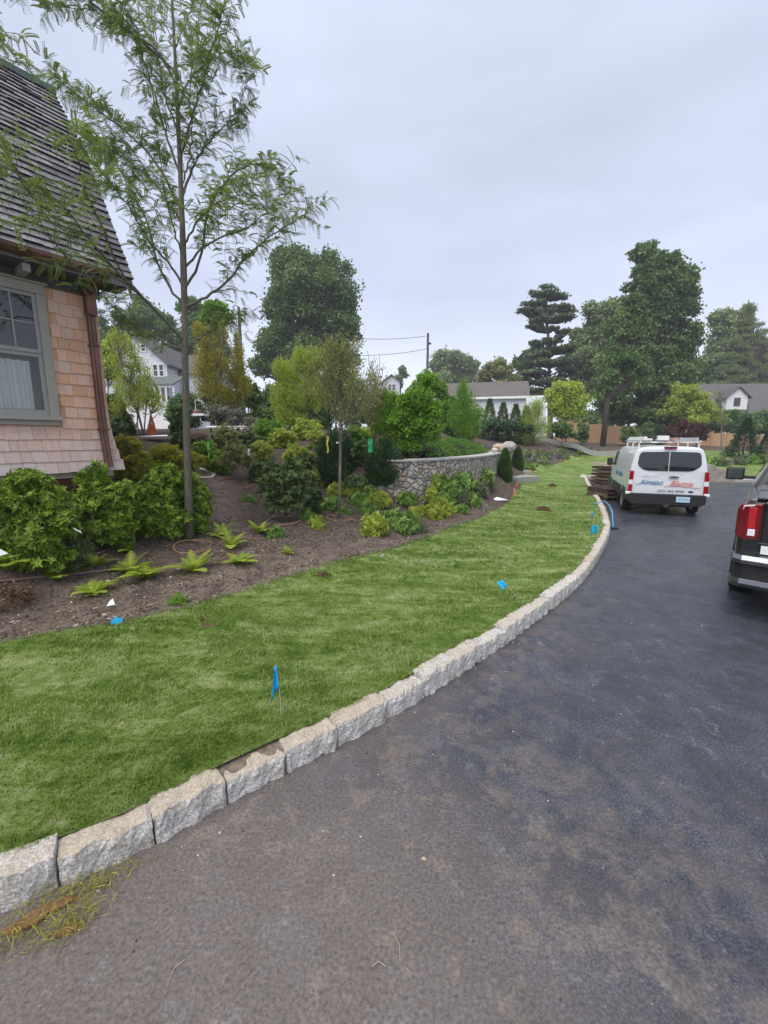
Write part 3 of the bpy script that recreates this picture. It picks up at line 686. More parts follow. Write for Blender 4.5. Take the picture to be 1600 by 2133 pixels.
# ------------------------------------------------------------------ fence, path, stone work
FENCE = NM('cedar_fence'); _n1 = FENCE.noise(1, 5, .6, vec=FENCE.mapv((7, 7, .6))); _v = FENCE.noise(.5, 3)
FENCE.col(FENCE.mix(FENCE.rng(_v, .4, .6, 0, .5), FENCE.ramp(_n1, [(.3, (.30, .18, .10)), (.7, (.52, .34, .20))]), (.40, .24, .13))); FENCE.set(Roughness=.8); FENCE = FENCE.m
fpts = [(1165, 872, 925, 43), (1190, 877, 925, 42.5), (1225, 880, 926, 42), (1262, 883, 927, 41.5), (1320, 888, 928, 41), (1385, 892, 930, 40.5), (1430, 896, 931, 40.2), (1485, 899, 932, 40), (1540, 902, 934, 39.6), (1600, 906, 936, 39.2), (1670, 909, 938, 39), (1750, 912, 940, 38.6)]
p0 = at_d(fpts[0][0], 925, fpts[0][3]); fen = empty('wooden_fence', (p0[0], p0[1], 1.6), 0, 'tan cedar board fence running behind the driveway court', 'fence')
off = np.array([p0[0], p0[1], 1.6])
for (a, b) in zip(fpts[:-1], fpts[1:]):
    A_ = at_d(a[0], a[1], a[3]) - off; B_ = at_d(b[0], b[1], b[3]) - off; n = 9; pn = MB()
    for i in range(n * 2):
        u0, u1 = (i + .03) / (n * 2), (i + .97) / (n * 2); p = A_ + (B_ - A_) * u0; q = A_ + (B_ - A_) * u1; zt_ = A_[2] - .12
        zt_ = (A_[2] + B_[2]) / 2 - .10
        pn.add([(p[0], p[1], zt_ - 2.0), (q[0], q[1], zt_ - 2.0), (q[0], q[1] + .03, zt_ - 2.0), (p[0], p[1] + .03, zt_ - 2.0), (p[0], p[1], zt_), (q[0], q[1], zt_), (q[0], q[1] + .03, zt_), (p[0], p[1] + .03, zt_)], [(3, 2, 1, 0), (4, 5, 6, 7), (0, 1, 5, 4), (1, 2, 6, 5), (2, 3, 7, 6), (3, 0, 4, 7)])
    pn.build('fence_panel', FENCE, fen)
    MB().box(A_[0] - .08, A_[0] + .08, A_[1] - .08, A_[1] + .08, A_[2] - 2.2, A_[2] + .05).build('post', FENCE, fen)
STONE = simple('flagstone', (.30, .30, .29), .8, .25, 6, bump=.4, bscale=30)
PALE = simple('pale_stone', (.38, .36, .34), .85, .2, 3, bump=.3)
pth = [at_d(*p) for p in [(1005, 896, 36), (1060, 905, 35), (1100, 911, 34), (1150, 919, 33), (1200, 929, 32.5), (1285, 944, 31.5), (1330, 948, 31)]]
pth = resample(pth, 40); pm = MB()
def ribbon(mb, C_, o0, o1, zt, zb):
    T = unit(np.gradient(C_[:, :2], axis=0)); Nn = np.stack([-T[:, 1], T[:, 0]], 1); s_ = []
    for p, n in zip(C_, Nn):
        z = g1(p[0], p[1]); s_.append([(p[0] + n[0] * o, p[1] + n[1] * o, z + h) for o, h in ((o0, zb), (o0, zt), (o1, zt), (o1, zb))])
    mb.loft(s_)
ribbon(pm, pth, -.5, .6, .03, -.2); tag(pm.build('garden_path', PALE), kind='structure')
for nm, o in (('near', -.75), ('far', .65)):
    e_ = MB(); ribbon(e_, pth, o, o + .22, .17, -.2)
    tag(e_.build('path_edging', STONE), 'low pale stone edging on the %s side of the path climbing left behind the lawn' % nm, 'edging')
# rubble retaining wall
def rubble():
    s = NM('rubble_stone'); v = s.n('ShaderNodeTexVoronoi', feature='F1'); v2 = s.n('ShaderNodeTexVoronoi', feature='DISTANCE_TO_EDGE')
    nv = s.n('ShaderNodeVectorMath', operation='ADD'); nz_ = s.n('ShaderNodeTexNoise'); nz_.inputs['Scale'].default_value = 3; s.l(s.obj(), nz_.inputs[0])
    s.l(s.mapv((6.2, 6.2, 7.5)), nv.inputs[0]); ms = s.n('ShaderNodeVectorMath', operation='SCALE'); ms.inputs['Scale'].default_value = .8; s.l(nz_.outputs['Color'], ms.inputs[0]); s.l(ms.outputs[0], nv.inputs[1])
    for q in (v, v2): q.inputs['Scale'].default_value = 1; s.l(nv.outputs[0], q.inputs[0])
    sc_ = s.n('ShaderNodeSeparateColor'); s.l(v.outputs['Color'], sc_.inputs[0])
    c = s.ramp(sc_.outputs[0], [(0, (.17, .16, .17)), (.2, (.42, .40, .38)), (.4, (.60, .54, .48)), (.6, (.34, .25, .20)), (.8, (.68, .58, .46)), (1, (.48, .48, .52))])
    c = s.mix(s.rng(s.noise(40, 4), .35, .65, 0, .4), c, (.15, .14, .13)); c = s.mix(s.rng(v2.outputs[0], .02, .07, .75, 0), c, (.20, .18, .155))
    s.col(c); s.set(Roughness=.85); s.bump(s.rng(v2.outputs[0], 0, .2, 0, 1), 1.0, .05); return s.m
WC = resample([np.array([*p, 0.]) for p in WALL + [np.array([5.0, 18.3]), np.array([4.6, 19.6])]], 70)
T = unit(np.gradient(WC[:, :2], axis=0)); Nn = np.stack([-T[:, 1], T[:, 0]], 1); WO = np.array([0.0, 0, 0])
base = WC[0]; rw = empty('stone_retaining_wall', (base[0], base[1], .5), 0, 'curved fieldstone retaining wall holding up the hedge terrace', 'stone wall')
bm_ = MB(); s_ = []
for p, n in zip(WC, Nn):
    ring = []
    for o, z in ((0, -.3), (0, .45), (.0, 1.0 - .001 * 0), (.42, 1.0), (.42, -.3)):
        zz = z + .5 - .045 if z == 1.0 else z + .5
        ring.append((p[0] + n[0] * o - base[0], p[1] + n[1] * o - base[1], zz - .5))
    s_.append(ring)
bm_.loft(s_); bm_.build('stonework', rubble(), rw)
cp_ = MB(); s_ = []
for p, n in zip(WC, Nn):
    s_.append([(p[0] + n[0] * o - base[0], p[1] + n[1] * o - base[1], z - .5) for o, z in ((-.04, 1.457), (-.04, 1.50), (.46, 1.50), (.46, 1.457))])
cp_.loft(s_); cp_.build('coping', simple('coping', (.42, .41, .40), .8, .2, 5, bump=.3), rw)
def rock(name, loc, size, m, label, cat='rock', seed=1, group=None):
    r = np.random.default_rng(seed); mb = MB(); n1, n2 = 12, 8; V = []
    dirs = unit(r.normal(size=(7, 3))); hh = .62 + .3 * r.random(7)
    for i in range(n2 + 1):
        ph = math.pi * i / n2
        for j in range(n1):
            th = 2 * math.pi * j / n1; q = np.array([math.sin(ph) * math.cos(th), math.sin(ph) * math.sin(th), math.cos(ph)]); k = 1.0
            for dd, h_ in zip(dirs, hh):
                t = q @ dd
                if t * k > h_: k = h_ / t
            V.append(q * k * size * (1 + .03 * r.normal()))
    F = [(i * n1 + j, (i + 1) * n1 + j, (i + 1) * n1 + (j + 1) % n1, i * n1 + (j + 1) % n1) for i in range(n2) for j in range(n1)]
    mb.add(V, F); o = mb.build(name, m); o.location = tuple(float(v) for v in loc); tag(o, label, cat, group); return o
TAN = simple('tan_rock', (.42, .34, .25), .85, .3, 8, bump=.5); GREYR = simple('grey_rock', (.33, .32, .31), .85, .3, 8, bump=.5)
p = at_d(1040, 934, 17.2); rock('boulder', p, (.30, .28, .2), TAN, 'tan boulder on the end of the stone retaining wall', 'boulder', 3)
p = at_d(1060, 931, 18.2); rock('boulder', p, (.32, .3, .25), GREYR, 'grey boulder beside the clipped evergreen cones, right of the tan one', 'boulder', 5)
p = at_d(1030, 937, 16.2); rock('boulder', p, (.13, .12, .1), simple('white_rock', (.6, .58, .55), .8, .1), 'small white rock at the hedge end beside the tan boulder', 'rock', 8)
# slab steps
for k, (px, py, dd, sx, sy, lb) in enumerate([(1084, 991, 17.2, .62, .45, 'lower grey stone slab step at the lawn edge'), (1076, 980, 18.6, .55, .42, 'upper pale stone slab step between the evergreen cones')]):
    p = at_d(px, py, dd); m = MB(); m.box(-sx, sx, -sy, sy, -.55, 0); o = m.build('stone_step', STONE if k == 0 else PALE, bevel=.015); o.location = tuple(p); o.rotation_euler = (0, 0, R(28)); tag(o, lb, 'step')
# low wing wall and bright grass bank at the end of the court
d0 = 20.6; a = at_d(1440, 958, d0); b = at_d(1478, 966, 20.3); c = at_d(1512, 978, 20.0); e_ = at_d(1534, 990, 19.8); m = MB(); s_ = []
for p, z in ((a, a[2]), (b, b[2]), (c, c[2]), (e_, e_[2])): s_.append([(p[0] - a[0], p[1] - a[1] + o, zz) for o, zz in ((0, -.2), (0, z - .04), (.05, z), (.35, z), (.4, -.2))])
m.loft(s_); o = m.build('low_stone_wall', simple('weathered_stone', (.27, .24, .21), .85, .35, 5, bump=.6)); o.location = (a[0], a[1], 0); tag(o, 'low grey stone wing wall stepping down to the driveway right of the van', 'stone wall')
m = MB(); m.box(0, 2.0, 0, .5, -.1, .12); o = m.build('stone_edging', PALE, bevel=.02); p = at_z(1500, 1004, 0); o.location = (p[0] - .3, p[1], 0); tag(o, 'flat pale stone slab at the foot of the low wing wall', 'stone slab')
# ------------------------------------------------------------------ vegetation builders
F_DARK = foliage('leaf_dark', (0.030, 0.066, 0.026), (0.21, 0.33, 0.09), .3, .6)
F_MID = foliage('leaf_mid', (0.037, 0.093, 0.031), (0.187, 0.306, 0.085), .3, .5)
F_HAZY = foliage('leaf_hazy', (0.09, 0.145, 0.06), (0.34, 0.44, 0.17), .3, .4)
F_PINE = foliage('pine_needles', (0.045, 0.08, 0.045), (0.20, 0.28, 0.13), .2, .6)
F_LIME = foliage('leaf_lime', (.15, .25, .03), (.60, .70, .13), .5, 1.2)
_unused = dict(a=1)
F_LIME_OLD = None if True else foliage('leaf_lime', (0.121, 0.230, 0.020), (0.378, 0.567, 0.074), .45, 1.2)
F_BRIGHT = foliage('leaf_bright', (0.070, 0.182, 0.017), (0.280, 0.504, 0.056), .45, 1.5)
F_OLIVE = foliage('leaf_olive', (0.120, 0.135, 0.045), (0.375, 0.405, 0.150), .35, 1.5)
F_AMBER = foliage('leaf_amber', (.17, .15, .02), (.52, .50, .09), .45, .8, (.60, .32, .07))
F_SHRUB = foliage('leaf_glossy', (0.016, 0.055, 0.006), (0.33, 0.50, 0.05), .15, 2.5, (0.361, 0.620, 0.095))
F_YEW = foliage('yew_needles', (0.008, 0.030, 0.016), (0.085, 0.175, 0.06), .15, 3)
F_BOX = foliage('boxwood_leaf', (0.034, 0.095, 0.015), (0.190, 0.361, 0.057), .25, 4)
F_PIERIS = foliage('pieris_leaf', (0.160, 0.208, 0.019), (0.608, 0.576, 0.072), .4, 2.5, (0.620, 0.320, 0.096))
F_LOCUST = foliage('locust_leaf', (.07, .12, .03), (.28, .38, .09), .4, 1.2, (.42, .52, .13))
F_FERN = foliage('fern_frond', (0.16, 0.28, 0.02), (0.56, 0.66, 0.10), .45, 5)
F_TWIG = foliage('twiggy_leaf', (.14, .15, .05), (.46, .48, .17), .4, 2)
F_RED = foliage('barberry_leaf', (0.046, 0.016, 0.016), (0.156, 0.058, 0.046), .3, 1)
F_PURP = foliage('grey_purple_leaf', (0.108, 0.117, 0.099), (0.306, 0.306, 0.252), .3, 1)
F_RUST = foliage('rusty_leaf', (.07, .03, .02), (.26, .15, .07), .2, 4, (.25, .30, .08))
_y = None if True else foliage('rusty_leaf', (0.130, 0.052, 0.026), (0.390, 0.221, 0.078), .3, 4, (0.260, 0.325, 0.078))
F_YG = foliage('yellow_green_leaf', (.14, .22, .02), (.58, .66, .12), .4, 3)
_z = None if True else foliage('yellow_green_leaf', (0.182, 0.238, 0.028), (0.504, 0.616, 0.098), .45, 3)
F_MIXG = foliage('mixed_leaf', (.02, .05, .015), (.16, .24, .07), .15, 3, (.34, .18, .10))
_x = None if True else foliage('mixed_leaf', (0.054, 0.108, 0.036), (0.288, 0.396, 0.108), .3, 3, (0.540, 0.288, 0.126))

def clumps_from_blobs(blobs, d, per=1.0, depth=.8, cf=.34, seed=None):
    r = np.random.default_rng(seed) if seed is not None else rng
    s = d / FPX; C_ = []
    for b in blobs:
        px, py, rx, ry = b[:4]; dd = d + (b[4] if len(b) > 4 else 0)
        c = at_d(px, py, dd); sc_ = dd / FPX; a = np.array([rx * sc_, rx * sc_ * depth, ry * sc_ * 1.0]); rad = cf * min(a[0], a[2]) + .12 * max(a[0], a[2])
        k = max(3, int(per * 1.15 * (a[0] * a[1] * a[2]) / rad ** 3))
        u = unit(r.normal(size=(k, 3))); q = r.random((k, 1)) ** .42
        P_ = c + u * q * np.maximum(a - rad * .75, a * .12)
        for p in P_: C_.append((p, rad * (.7 + .55 * r.random())))
    return C_
def leaves_on(C_, n, flat=.75, seed=None, dirmode='rand'):
    r = np.random.default_rng(seed) if seed is not None else rng
    W_ = np.array([c[1] ** 2 for c in C_]); idx = r.choice(len(C_), n, p=W_ / W_.sum())
    cen = np.array([c[0] for c in C_])[idx]; rad = np.array([c[1] for c in C_])[idx]
    u = unit(r.normal(size=(n, 3))); q = (.30 + .85 * r.random(n) ** .7); q = np.where(r.random(n) < .14, q * 1.45, q)
    pos = cen + u * (q * rad)[:, None] * [1, 1, flat]
    up = unit(u * .8 + r.normal(size=(n, 3)) * .55 + [0, 0, .45])
    if dirmode == 'up': dirs = unit(u * .6 + r.normal(size=(n, 3)) * .25 + [0, 0, 1.1]); up = unit(np.cross(dirs, r.normal(size=(n, 3))))
    elif dirmode == 'out': dirs = unit(u + r.normal(size=(n, 3)) * .45 + [0, 0, .55]); up = unit(np.cross(dirs, r.normal(size=(n, 3))))
    elif dirmode == 'droop': dirs = unit(u * [.9, .9, .1] + r.normal(size=(n, 3)) * .35 + [0, 0, -.45])
    else: dirs = unit(r.normal(size=(n, 3)) + u * .5)
    ck = r.random(len(C_)); rn = np.clip(.5 * r.random(n) + .5 * ck[idx], 0, 1)
    return pos, dirs, up, rn
def limbs(mb, tr, C_, r0, frac=.5, n=5, seed=0, rise=.15):
    r = np.random.default_rng(seed); tr = np.array(tr)
    for c, rad in C_:
        if r.random() > frac: continue
        below = tr[tr[:, 2] < c[2] - rise * abs(c[2] - tr[0, 2])]
        if not len(below): continue
        k = np.argmin(np.linalg.norm(below - c, axis=1)); a = below[k]; m = (a + c) / 2 + [0, 0, -.08 * np.linalg.norm(c - a)]
        mb.tube([a, m, c], [r0 * .45, r0 * .3, r0 * .1], n, cap=False)
def real_depth(base, d):
    if base[1] < 900: return d
    h = on_ground(*base)[1]
    return h if abs(h - d) < max(2.5, .3 * d) else d
def tree(name, label, blobs, d, base, mat, lsize, nleaf, trunk=None, r0=.2, bk=None, cf=.34, per=1.0, flat=.75, tmpl='blob', cat='tree', group=None, lf=.5, dirmode='rand', depth=.8, seed=1, extra=None, stems=None, zb=None):
    """blobs: (px, py, rx, ry[, depth offset]) of the crown masses; base: (px, py) of the foot"""
    global rng
    if zb is None and d < 34: d = real_depth(base, d)
    if d > 36: nleaf = int(nleaf * 2.3); lsize = lsize * .56; cf = cf * .68; per = per * .42
    else: nleaf = int(nleaf * 2.1); lsize = lsize * .76; cf = cf * .9
    b = at_d(base[0], base[1], d) if zb is None else np.array([at_d(base[0], base[1], d)[0], d, zb])
    b[2] = min(b[2], g1(b[0], b[1])); root = empty(name, b, 0, label, cat, group)
    C_ = clumps_from_blobs(blobs, d, per, depth, cf, seed); 
    if tmpl == 'rosette': nleaf = int(nleaf / 4.2); lsize *= 2.3
    pos, dirs, up, rn = leaves_on(C_, nleaf, flat, seed + 50, dirmode)
    r = np.random.default_rng(seed + 9); sz = lsize * (.7 + .6 * r.random(nleaf))
    st = rng; rng = r
    leaf_obj('crown', pos - b, dirs, sz, mat, root, tmpl, rn, up); rng = st
    tb = MB(); top = np.array([np.mean([c[0][0] for c in C_]), d, max(c[0][2] for c in C_)])
    paths = []
    if stems:
        for (x0, y0, x1, y1, rr) in stems:
            A_ = at_d(x0, y0, d); A_[2] = min(A_[2], g1(A_[0], A_[1])); B_ = at_d(x1, y1, d + r.normal() * .06 * abs(y0 - y1) * d / FPX); n_ = 7
            pts = [A_ + (B_ - A_) * t + r.normal(size=3) * np.linalg.norm(B_ - A_) * .018 * (0 < i < n_ - 1) for i, t in enumerate(np.linspace(0, 1, n_))]
            tb.tube([p - b for p in pts], np.linspace(rr, rr * .25, n_), 6); paths += pts
    else:
        pts = [at_d(x, y, d) for x, y in trunk] if trunk else [b + [0, 0, -.2], b + (top - b) * [.3, .3, .35], b + (top - b) * [.7, .7, .7], top]
        if pts[0][2] > b[2] + .1: pts = [b + [0, 0, -.1]] + pts
        pts = resample(pts, 14); tb.tube([p - b for p in pts], np.linspace(r0, r0 * .18, 14) * np.r_[1.25, np.ones(13)], 8); paths = list(pts)
    if lf: limbs(tb, [p - b for p in paths], [(c - b, q) for c, q in C_], r0 if not stems else stems[0][4], lf, 4, seed, .02 if flat < .4 else .15)
    tb.build('trunk', bk or BARK, root, smooth=True)
    return root

# ------------------------------------------------------------------ far trees
BGT = 'tall trees behind the gardens'
tree('maple_tree', 'big dark green round-crowned tree left of the utility pole, tallest on the left horizon',
     [(645, 600, 85, 72), (610, 560, 55, 42), (680, 565, 50, 45), (705, 640, 50, 55), (575, 640, 38, 40), (640, 680, 80, 60), (715, 690, 38, 60), (560, 720, 42, 50), (545, 760, 30, 30), (600, 740, 60, 50), (690, 740, 55, 50)], 50, (650, 860), F_DARK, .42, 26000, r0=.45, cf=.30, per=1.6, bk=BARK_DARK, seed=3, group=BGT)
tree('oak_tree', 'dark leafy tree directly behind the roof of the white farmhouse', [(320, 660, 55, 45), (275, 690, 50, 45), (235, 690, 45, 40), (355, 690, 40, 40), (380, 730, 45, 40), (300, 640, 30, 30)], 62, (310, 860), F_DARK, .5, 11000, r0=.4, bk=BARK_DARK, seed=5, group=BGT)
tree('oak_tree', 'mid green tree rising between the locust trunk and the amber trees', [(430, 680, 42, 50), (400, 650, 30, 30), (455, 660, 25, 28), (440, 740, 50, 50)], 55, (430, 860), F_MID, .45, 7000, r0=.3, seed=6, group=BGT)
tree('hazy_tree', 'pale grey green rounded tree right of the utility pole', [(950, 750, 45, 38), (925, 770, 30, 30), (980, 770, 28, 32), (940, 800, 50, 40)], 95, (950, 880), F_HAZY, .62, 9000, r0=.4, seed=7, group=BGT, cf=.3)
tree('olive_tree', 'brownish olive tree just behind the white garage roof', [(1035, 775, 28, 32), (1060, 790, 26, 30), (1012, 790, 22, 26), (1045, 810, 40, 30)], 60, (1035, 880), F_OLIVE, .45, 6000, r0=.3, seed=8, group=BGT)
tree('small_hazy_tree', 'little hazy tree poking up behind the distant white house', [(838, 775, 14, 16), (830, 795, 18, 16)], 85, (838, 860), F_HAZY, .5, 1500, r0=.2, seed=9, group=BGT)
# layered pine
PL = [(a, b, c, d * .55) for a, b, c, d in [(1140, 597, 15, 9), (1135, 612, 36, 10), (1160, 618, 28, 9), (1110, 632, 28, 9), (1095, 645, 26, 8), (1170, 640, 32, 9), (1130, 650, 34, 9), (1185, 648, 20, 7), (1155, 662, 42, 9), (1120, 668, 24, 7), (1178, 690, 24, 6), (1112, 680, 18, 6), (1150, 684, 18, 6),
      (1140, 712, 42, 10), (1165, 728, 44, 12), (1120, 738, 38, 12), (1150, 755, 55, 14), (1185, 770, 36, 12), (1110, 775, 36, 13), (1140, 795, 50, 14), (1170, 815, 50, 14), (1100, 812, 36, 12)]]
tree('pine_tree', 'tall pine with flat layered branches and open gaps, left of the biggest tree', PL, 60, (1143, 880), F_PINE, .42, 9500, trunk=[(1145, 900), (1144, 760), (1140, 660), (1138, 600)], r0=.35, bk=BARK_DARK, per=2.4, cf=.6, flat=.3, depth=.9, seed=12, group=BGT, lf=.8)
tree('spreading_tree', 'mid green spreading tree low in front of the layered pine', [(1085, 790, 22, 26), (1110, 740, 26, 30), (1200, 740, 30, 40), (1205, 790, 40, 40), (1095, 765, 25, 25)], 66, (1150, 890), F_MID, .5, 6500, r0=.3, seed=13, group=BGT)
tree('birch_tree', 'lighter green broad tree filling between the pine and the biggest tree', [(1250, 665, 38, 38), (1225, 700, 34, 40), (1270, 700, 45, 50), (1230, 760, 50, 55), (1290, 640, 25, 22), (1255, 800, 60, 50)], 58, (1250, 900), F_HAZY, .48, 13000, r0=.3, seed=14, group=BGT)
tree('beech_tree', 'biggest dark green tree on the right with full upper crown behind the van',
     [(1375, 560, 42, 38), (1350, 530, 34, 26), (1400, 590, 50, 36), (1340, 590, 40, 42), (1415, 640, 44, 44), (1360, 640, 50, 44), (1320, 640, 28, 36), (1440, 600, 20, 34), (1300, 690, 36, 44), (1360, 715, 62, 55), (1425, 710, 42, 40), (1300, 760, 52, 54), (1360, 790, 70, 60), (1410, 770, 46, 55), (1280, 820, 55, 50), (1350, 860, 75, 45), (1400, 560, 20, 20)],
     45, (1340, 925), F_DARK, .40, 36000, trunk=[(1330, 940), (1345, 800), (1360, 650), (1370, 540)], r0=.4, bk=BARK_DARK, cf=.27, per=1.7, seed=15, group=BGT, lf=.35)
tree('slender_tree', 'slender dark trunk leaning right with thin mid green leaves, in front of the fence',
     [(1315, 640, 24, 34), (1300, 690, 28, 30), (1325, 700, 24, 30), (1290, 740, 34, 30), (1330, 760, 34, 30), (1265, 790, 28, 30), (1345, 670, 16, 26)], 38, (1256, 922), F_MID, .26, 6500, trunk=[(1256, 926), (1263, 860), (1272, 800), (1290, 740), (1303, 690), (1320, 620)], r0=.21, bk=BARK_DARK, per=1.2, cf=.26, flat=.7, seed=16, group=BGT, lf=.9)
CN = []
for k in range(26):
    t = k / 25; y = 640 + 170 * t; wv = 8 + 62 * t ** .7
    for sgn in (-1, 1):
        if random.random() < .8: CN.append((1560 + sgn * wv * (.35 + .6 * random.random()), y + random.uniform(-8, 8), 12 + 14 * t, 6 + 4 * t))
    CN.append((1560 + random.uniform(-.3, .3) * wv, y, 12 + 8 * t, 8))
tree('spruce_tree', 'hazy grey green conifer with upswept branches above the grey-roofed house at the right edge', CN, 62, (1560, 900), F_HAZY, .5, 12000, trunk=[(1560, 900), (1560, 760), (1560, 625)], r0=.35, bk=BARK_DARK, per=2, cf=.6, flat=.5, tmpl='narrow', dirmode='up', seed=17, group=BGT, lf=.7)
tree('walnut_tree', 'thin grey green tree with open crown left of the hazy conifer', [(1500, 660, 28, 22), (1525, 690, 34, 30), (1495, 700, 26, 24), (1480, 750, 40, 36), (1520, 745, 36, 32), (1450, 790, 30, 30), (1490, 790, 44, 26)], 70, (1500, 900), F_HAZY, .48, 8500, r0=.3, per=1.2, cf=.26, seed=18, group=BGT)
tree('linden_tree', 'rounded mid green tree behind the dormer house ridge at the right edge', [(1565, 755, 40, 30), (1545, 775, 36, 26), (1590, 775, 40, 30), (1625, 770, 36, 34)], 64, (1575, 900), F_MID, .5, 8500, r0=.3, seed=19, group=BGT)
tree('dark_tree', 'dark tree mass low between the biggest tree and the dormer house', [(1450, 800, 36, 36), (1470, 770, 30, 24), (1430, 830, 34, 34)], 66, (1450, 900), F_DARK, .5, 5000, r0=.3, seed=20, group=BGT)
tree('magnolia_tree', 'pale yellow green open tree in front of the grey-roofed house', [(1425, 815, 30, 24), (1450, 840, 34, 28), (1400, 845, 30, 28), (1440, 870, 46, 24), (1480, 860, 26, 24)], 41.5, (1440, 925), F_YG, .26, 5500, r0=.14, per=1.2, cf=.25, seed=21)
for k, (x0, lb, sd) in enumerate([(1215, 'green hedge tree above the fence, leftmost, behind the slender trunk', 31), (1390, 'green hedge tree above the fence behind the van roof', 32), (1480, 'green hedge tree above the fence left of the spruce cone', 33), (1545, 'green hedge tree above the fence behind the dark spruce', 34), (1620, 'green hedge tree above the fence at the right edge', 35)]):
    tree('hedge_tree', lb, [(x0 - 22, 870, 30, 18), (x0 + 20, 868, 32, 20), (x0, 885, 50, 22), (x0 + 38, 888, 26, 18)], 45.5, (x0, 925), F_MID if k else F_HAZY, .3, 4500, r0=.1, seed=sd, group='hedge trees above the fence', cat='tree')
for px, py, rx, ry, lb, fm, nm in [(1345, 900, 24, 26, 'dark evergreen shrub in front of the fence behind the van, left of the red shrub', F_DARK, 'evergreen_shrub'), (1318, 898, 22, 22, 'dark shrub at the fence just right of the slender trunk', F_DARK, 'evergreen_shrub'), (1412, 893, 24, 20, 'dark red leaved shrub behind the van roof rack', F_RED, 'barberry_shrub'), (1452, 896, 22, 20, 'second dark red leaved shrub, nearer the van right corner', F_RED, 'barberry_shrub'),
                       (1212, 896, 14, 22, 'dark climbing shrub covering a fence post right of the garden path', F_DARK, 'evergreen_shrub'), (1375, 905, 16, 22, 'narrow dark conifer in front of the fence above the van', F_YEW, 'narrow_conifer')]:
    tree(nm, lb, [(px, py, rx, ry), (px, py + ry * .6, rx, ry * .6)], 38, (px, py + ry + 4), fm, .2, 2600, r0=.06, seed=px, cat='shrub', lf=0)
def spruce(label, px, top, bot, hw, d, n=5200, mat=None, seed=1, name='young_spruce'):
    r = np.random.default_rng(seed); b = at_d(px, bot, d); s = d / FPX; Ht = (bot - top) * s * 1.0; Rw = hw * s; gg = g1(b[0], b[1]); Ht += max(0, b[2] - gg); b[2] = min(b[2], gg)
    root = empty(name, b, 0, label, 'conifer'); t = r.random(n) ** 1.5; ph = r.random(n) * 6.283; lay = .12 * np.sin(t * 42 + ph)
    rad = Rw * (1 - t) ** .85 * (.45 + .6 * r.random(n)) * (1 + lay) * (1 + .15 * np.sin(ph * 3 + 5 * t)) + .02; z = Ht * (.06 + .94 * t)
    pos = np.stack([rad * np.cos(ph), rad * np.sin(ph), z], 1); dirs = unit(np.stack([np.cos(ph), np.sin(ph), .15 + 1.0 * t + .25 * r.normal(size=n)], 1))
    leaf_obj('crown', pos, dirs, (.05 + .11 * r.random(n)) * Ht / 1.8, mat or F_YEW, root, 'narrow', r.random(n), unit(r.normal(size=(n, 3)) + [0, 0, 1]))
    m = MB(); m.tube([(0, 0, -.1), (0, 0, Ht * .8)], [.04 * Ht / 1.8, .01], 6); m.build('trunk', BARK_DARK, root); return root
spruce('dark green young spruce in the bank in front of the fence, left of the pickup', 1545, 874, 962, 30, 27, seed=4)
spruce('dark reddish conifer cut by the right edge above the pickup cab', 1592, 905, 958, 22, 25, seed=5)
# leafless thin tree in front of the fence
tree('bare_young_tree', 'thin nearly bare young tree in front of the fence right of the van', [(1498, 830, 10, 24), (1506, 870, 14, 18)], 31, (1503, 936), F_OLIVE, .1, 160, trunk=[(1503, 940), (1503, 900), (1502, 860), (1500, 810)], r0=.06, bk=BARK_GREY, per=1.5, seed=22, lf=1)

# ------------------------------------------------------------------ garden trees
tree('globe_tree', 'round-headed yellow green tree with slim trunk in front of the garden fence', [(1180, 815, 38, 28), (1160, 830, 30, 26), (1200, 835, 28, 28), (1178, 850, 42, 26)], 33, (1178, 912), F_LIME, .20, 6500, trunk=[(1178, 914), (1177, 870), (1178, 830)], r0=.1, cf=.26, per=1.3, seed=41)
tree('willow_shrub', 'tall feathery lime green shrub left of the round-headed tree', [(1110, 868, 28, 34), (1118, 845, 18, 20), (1098, 895, 26, 28), (1128, 895, 22, 30)], 26, (1112, 930), F_LIME, .13, 5200, stems=[(1112, 932, 1100, 850, .03), (1112, 932, 1125, 850, .03), (1112, 932, 1112, 840, .03)], cf=0.15, per=1.3, seed=42, cat='shrub', tmpl='narrow', dirmode='up', flat=1.9)
tree('dark_understorey_shrub', 'dark green round shrub below the round-headed tree', [(1168, 893, 26, 20), (1185, 898, 18, 14)], 31, (1170, 912), F_DARK, .16, 2000, seed=43, cat='shrub', lf=0, r0=.04)
tree('young_birch', 'soft light green young tree left of the garage gable', [(965, 840, 26, 34), (955, 870, 30, 32), (985, 870, 28, 30), (970, 895, 32, 22), (962, 812, 12, 18)], 20, (968, 925), F_BRIGHT, .10, 6800, stems=[(968, 928, 955, 830, .03), (968, 928, 985, 840, .03), (968, 928, 966, 812, .03)], cf=0.15, per=1.3, seed=44, dirmode='up', tmpl='leaf', flat=1.9)
tree('japanese_maple', 'bright green maple leaning over the left part of the stone wall', [(868, 830, 34, 32), (848, 850, 30, 34), (895, 860, 30, 34), (830, 880, 26, 30), (870, 895, 40, 34), (905, 895, 26, 26), (855, 925, 30, 22), (890, 790, 16, 16)], 9.9, (852, 1000), F_BRIGHT, .058, 11500,
     stems=[(850, 1003, 880, 850, .022), (853, 1003, 850, 860, .018), (852, 1000, 905, 880, .015), (852, 1000, 835, 880, .014)], cf=.22, per=1.4, bk=BARK_DARK, seed=45)
tree('serviceberry_tree', 'yellow green leafy tree rising behind the bright maple', [(890, 790, 26, 24), (910, 815, 26, 28), (875, 810, 24, 24), (920, 850, 22, 26)], 22, (900, 925), F_BRIGHT, .11, 4200, stems=[(900, 928, 890, 790, .04), (900, 928, 912, 810, .03)], cf=.24, seed=46)
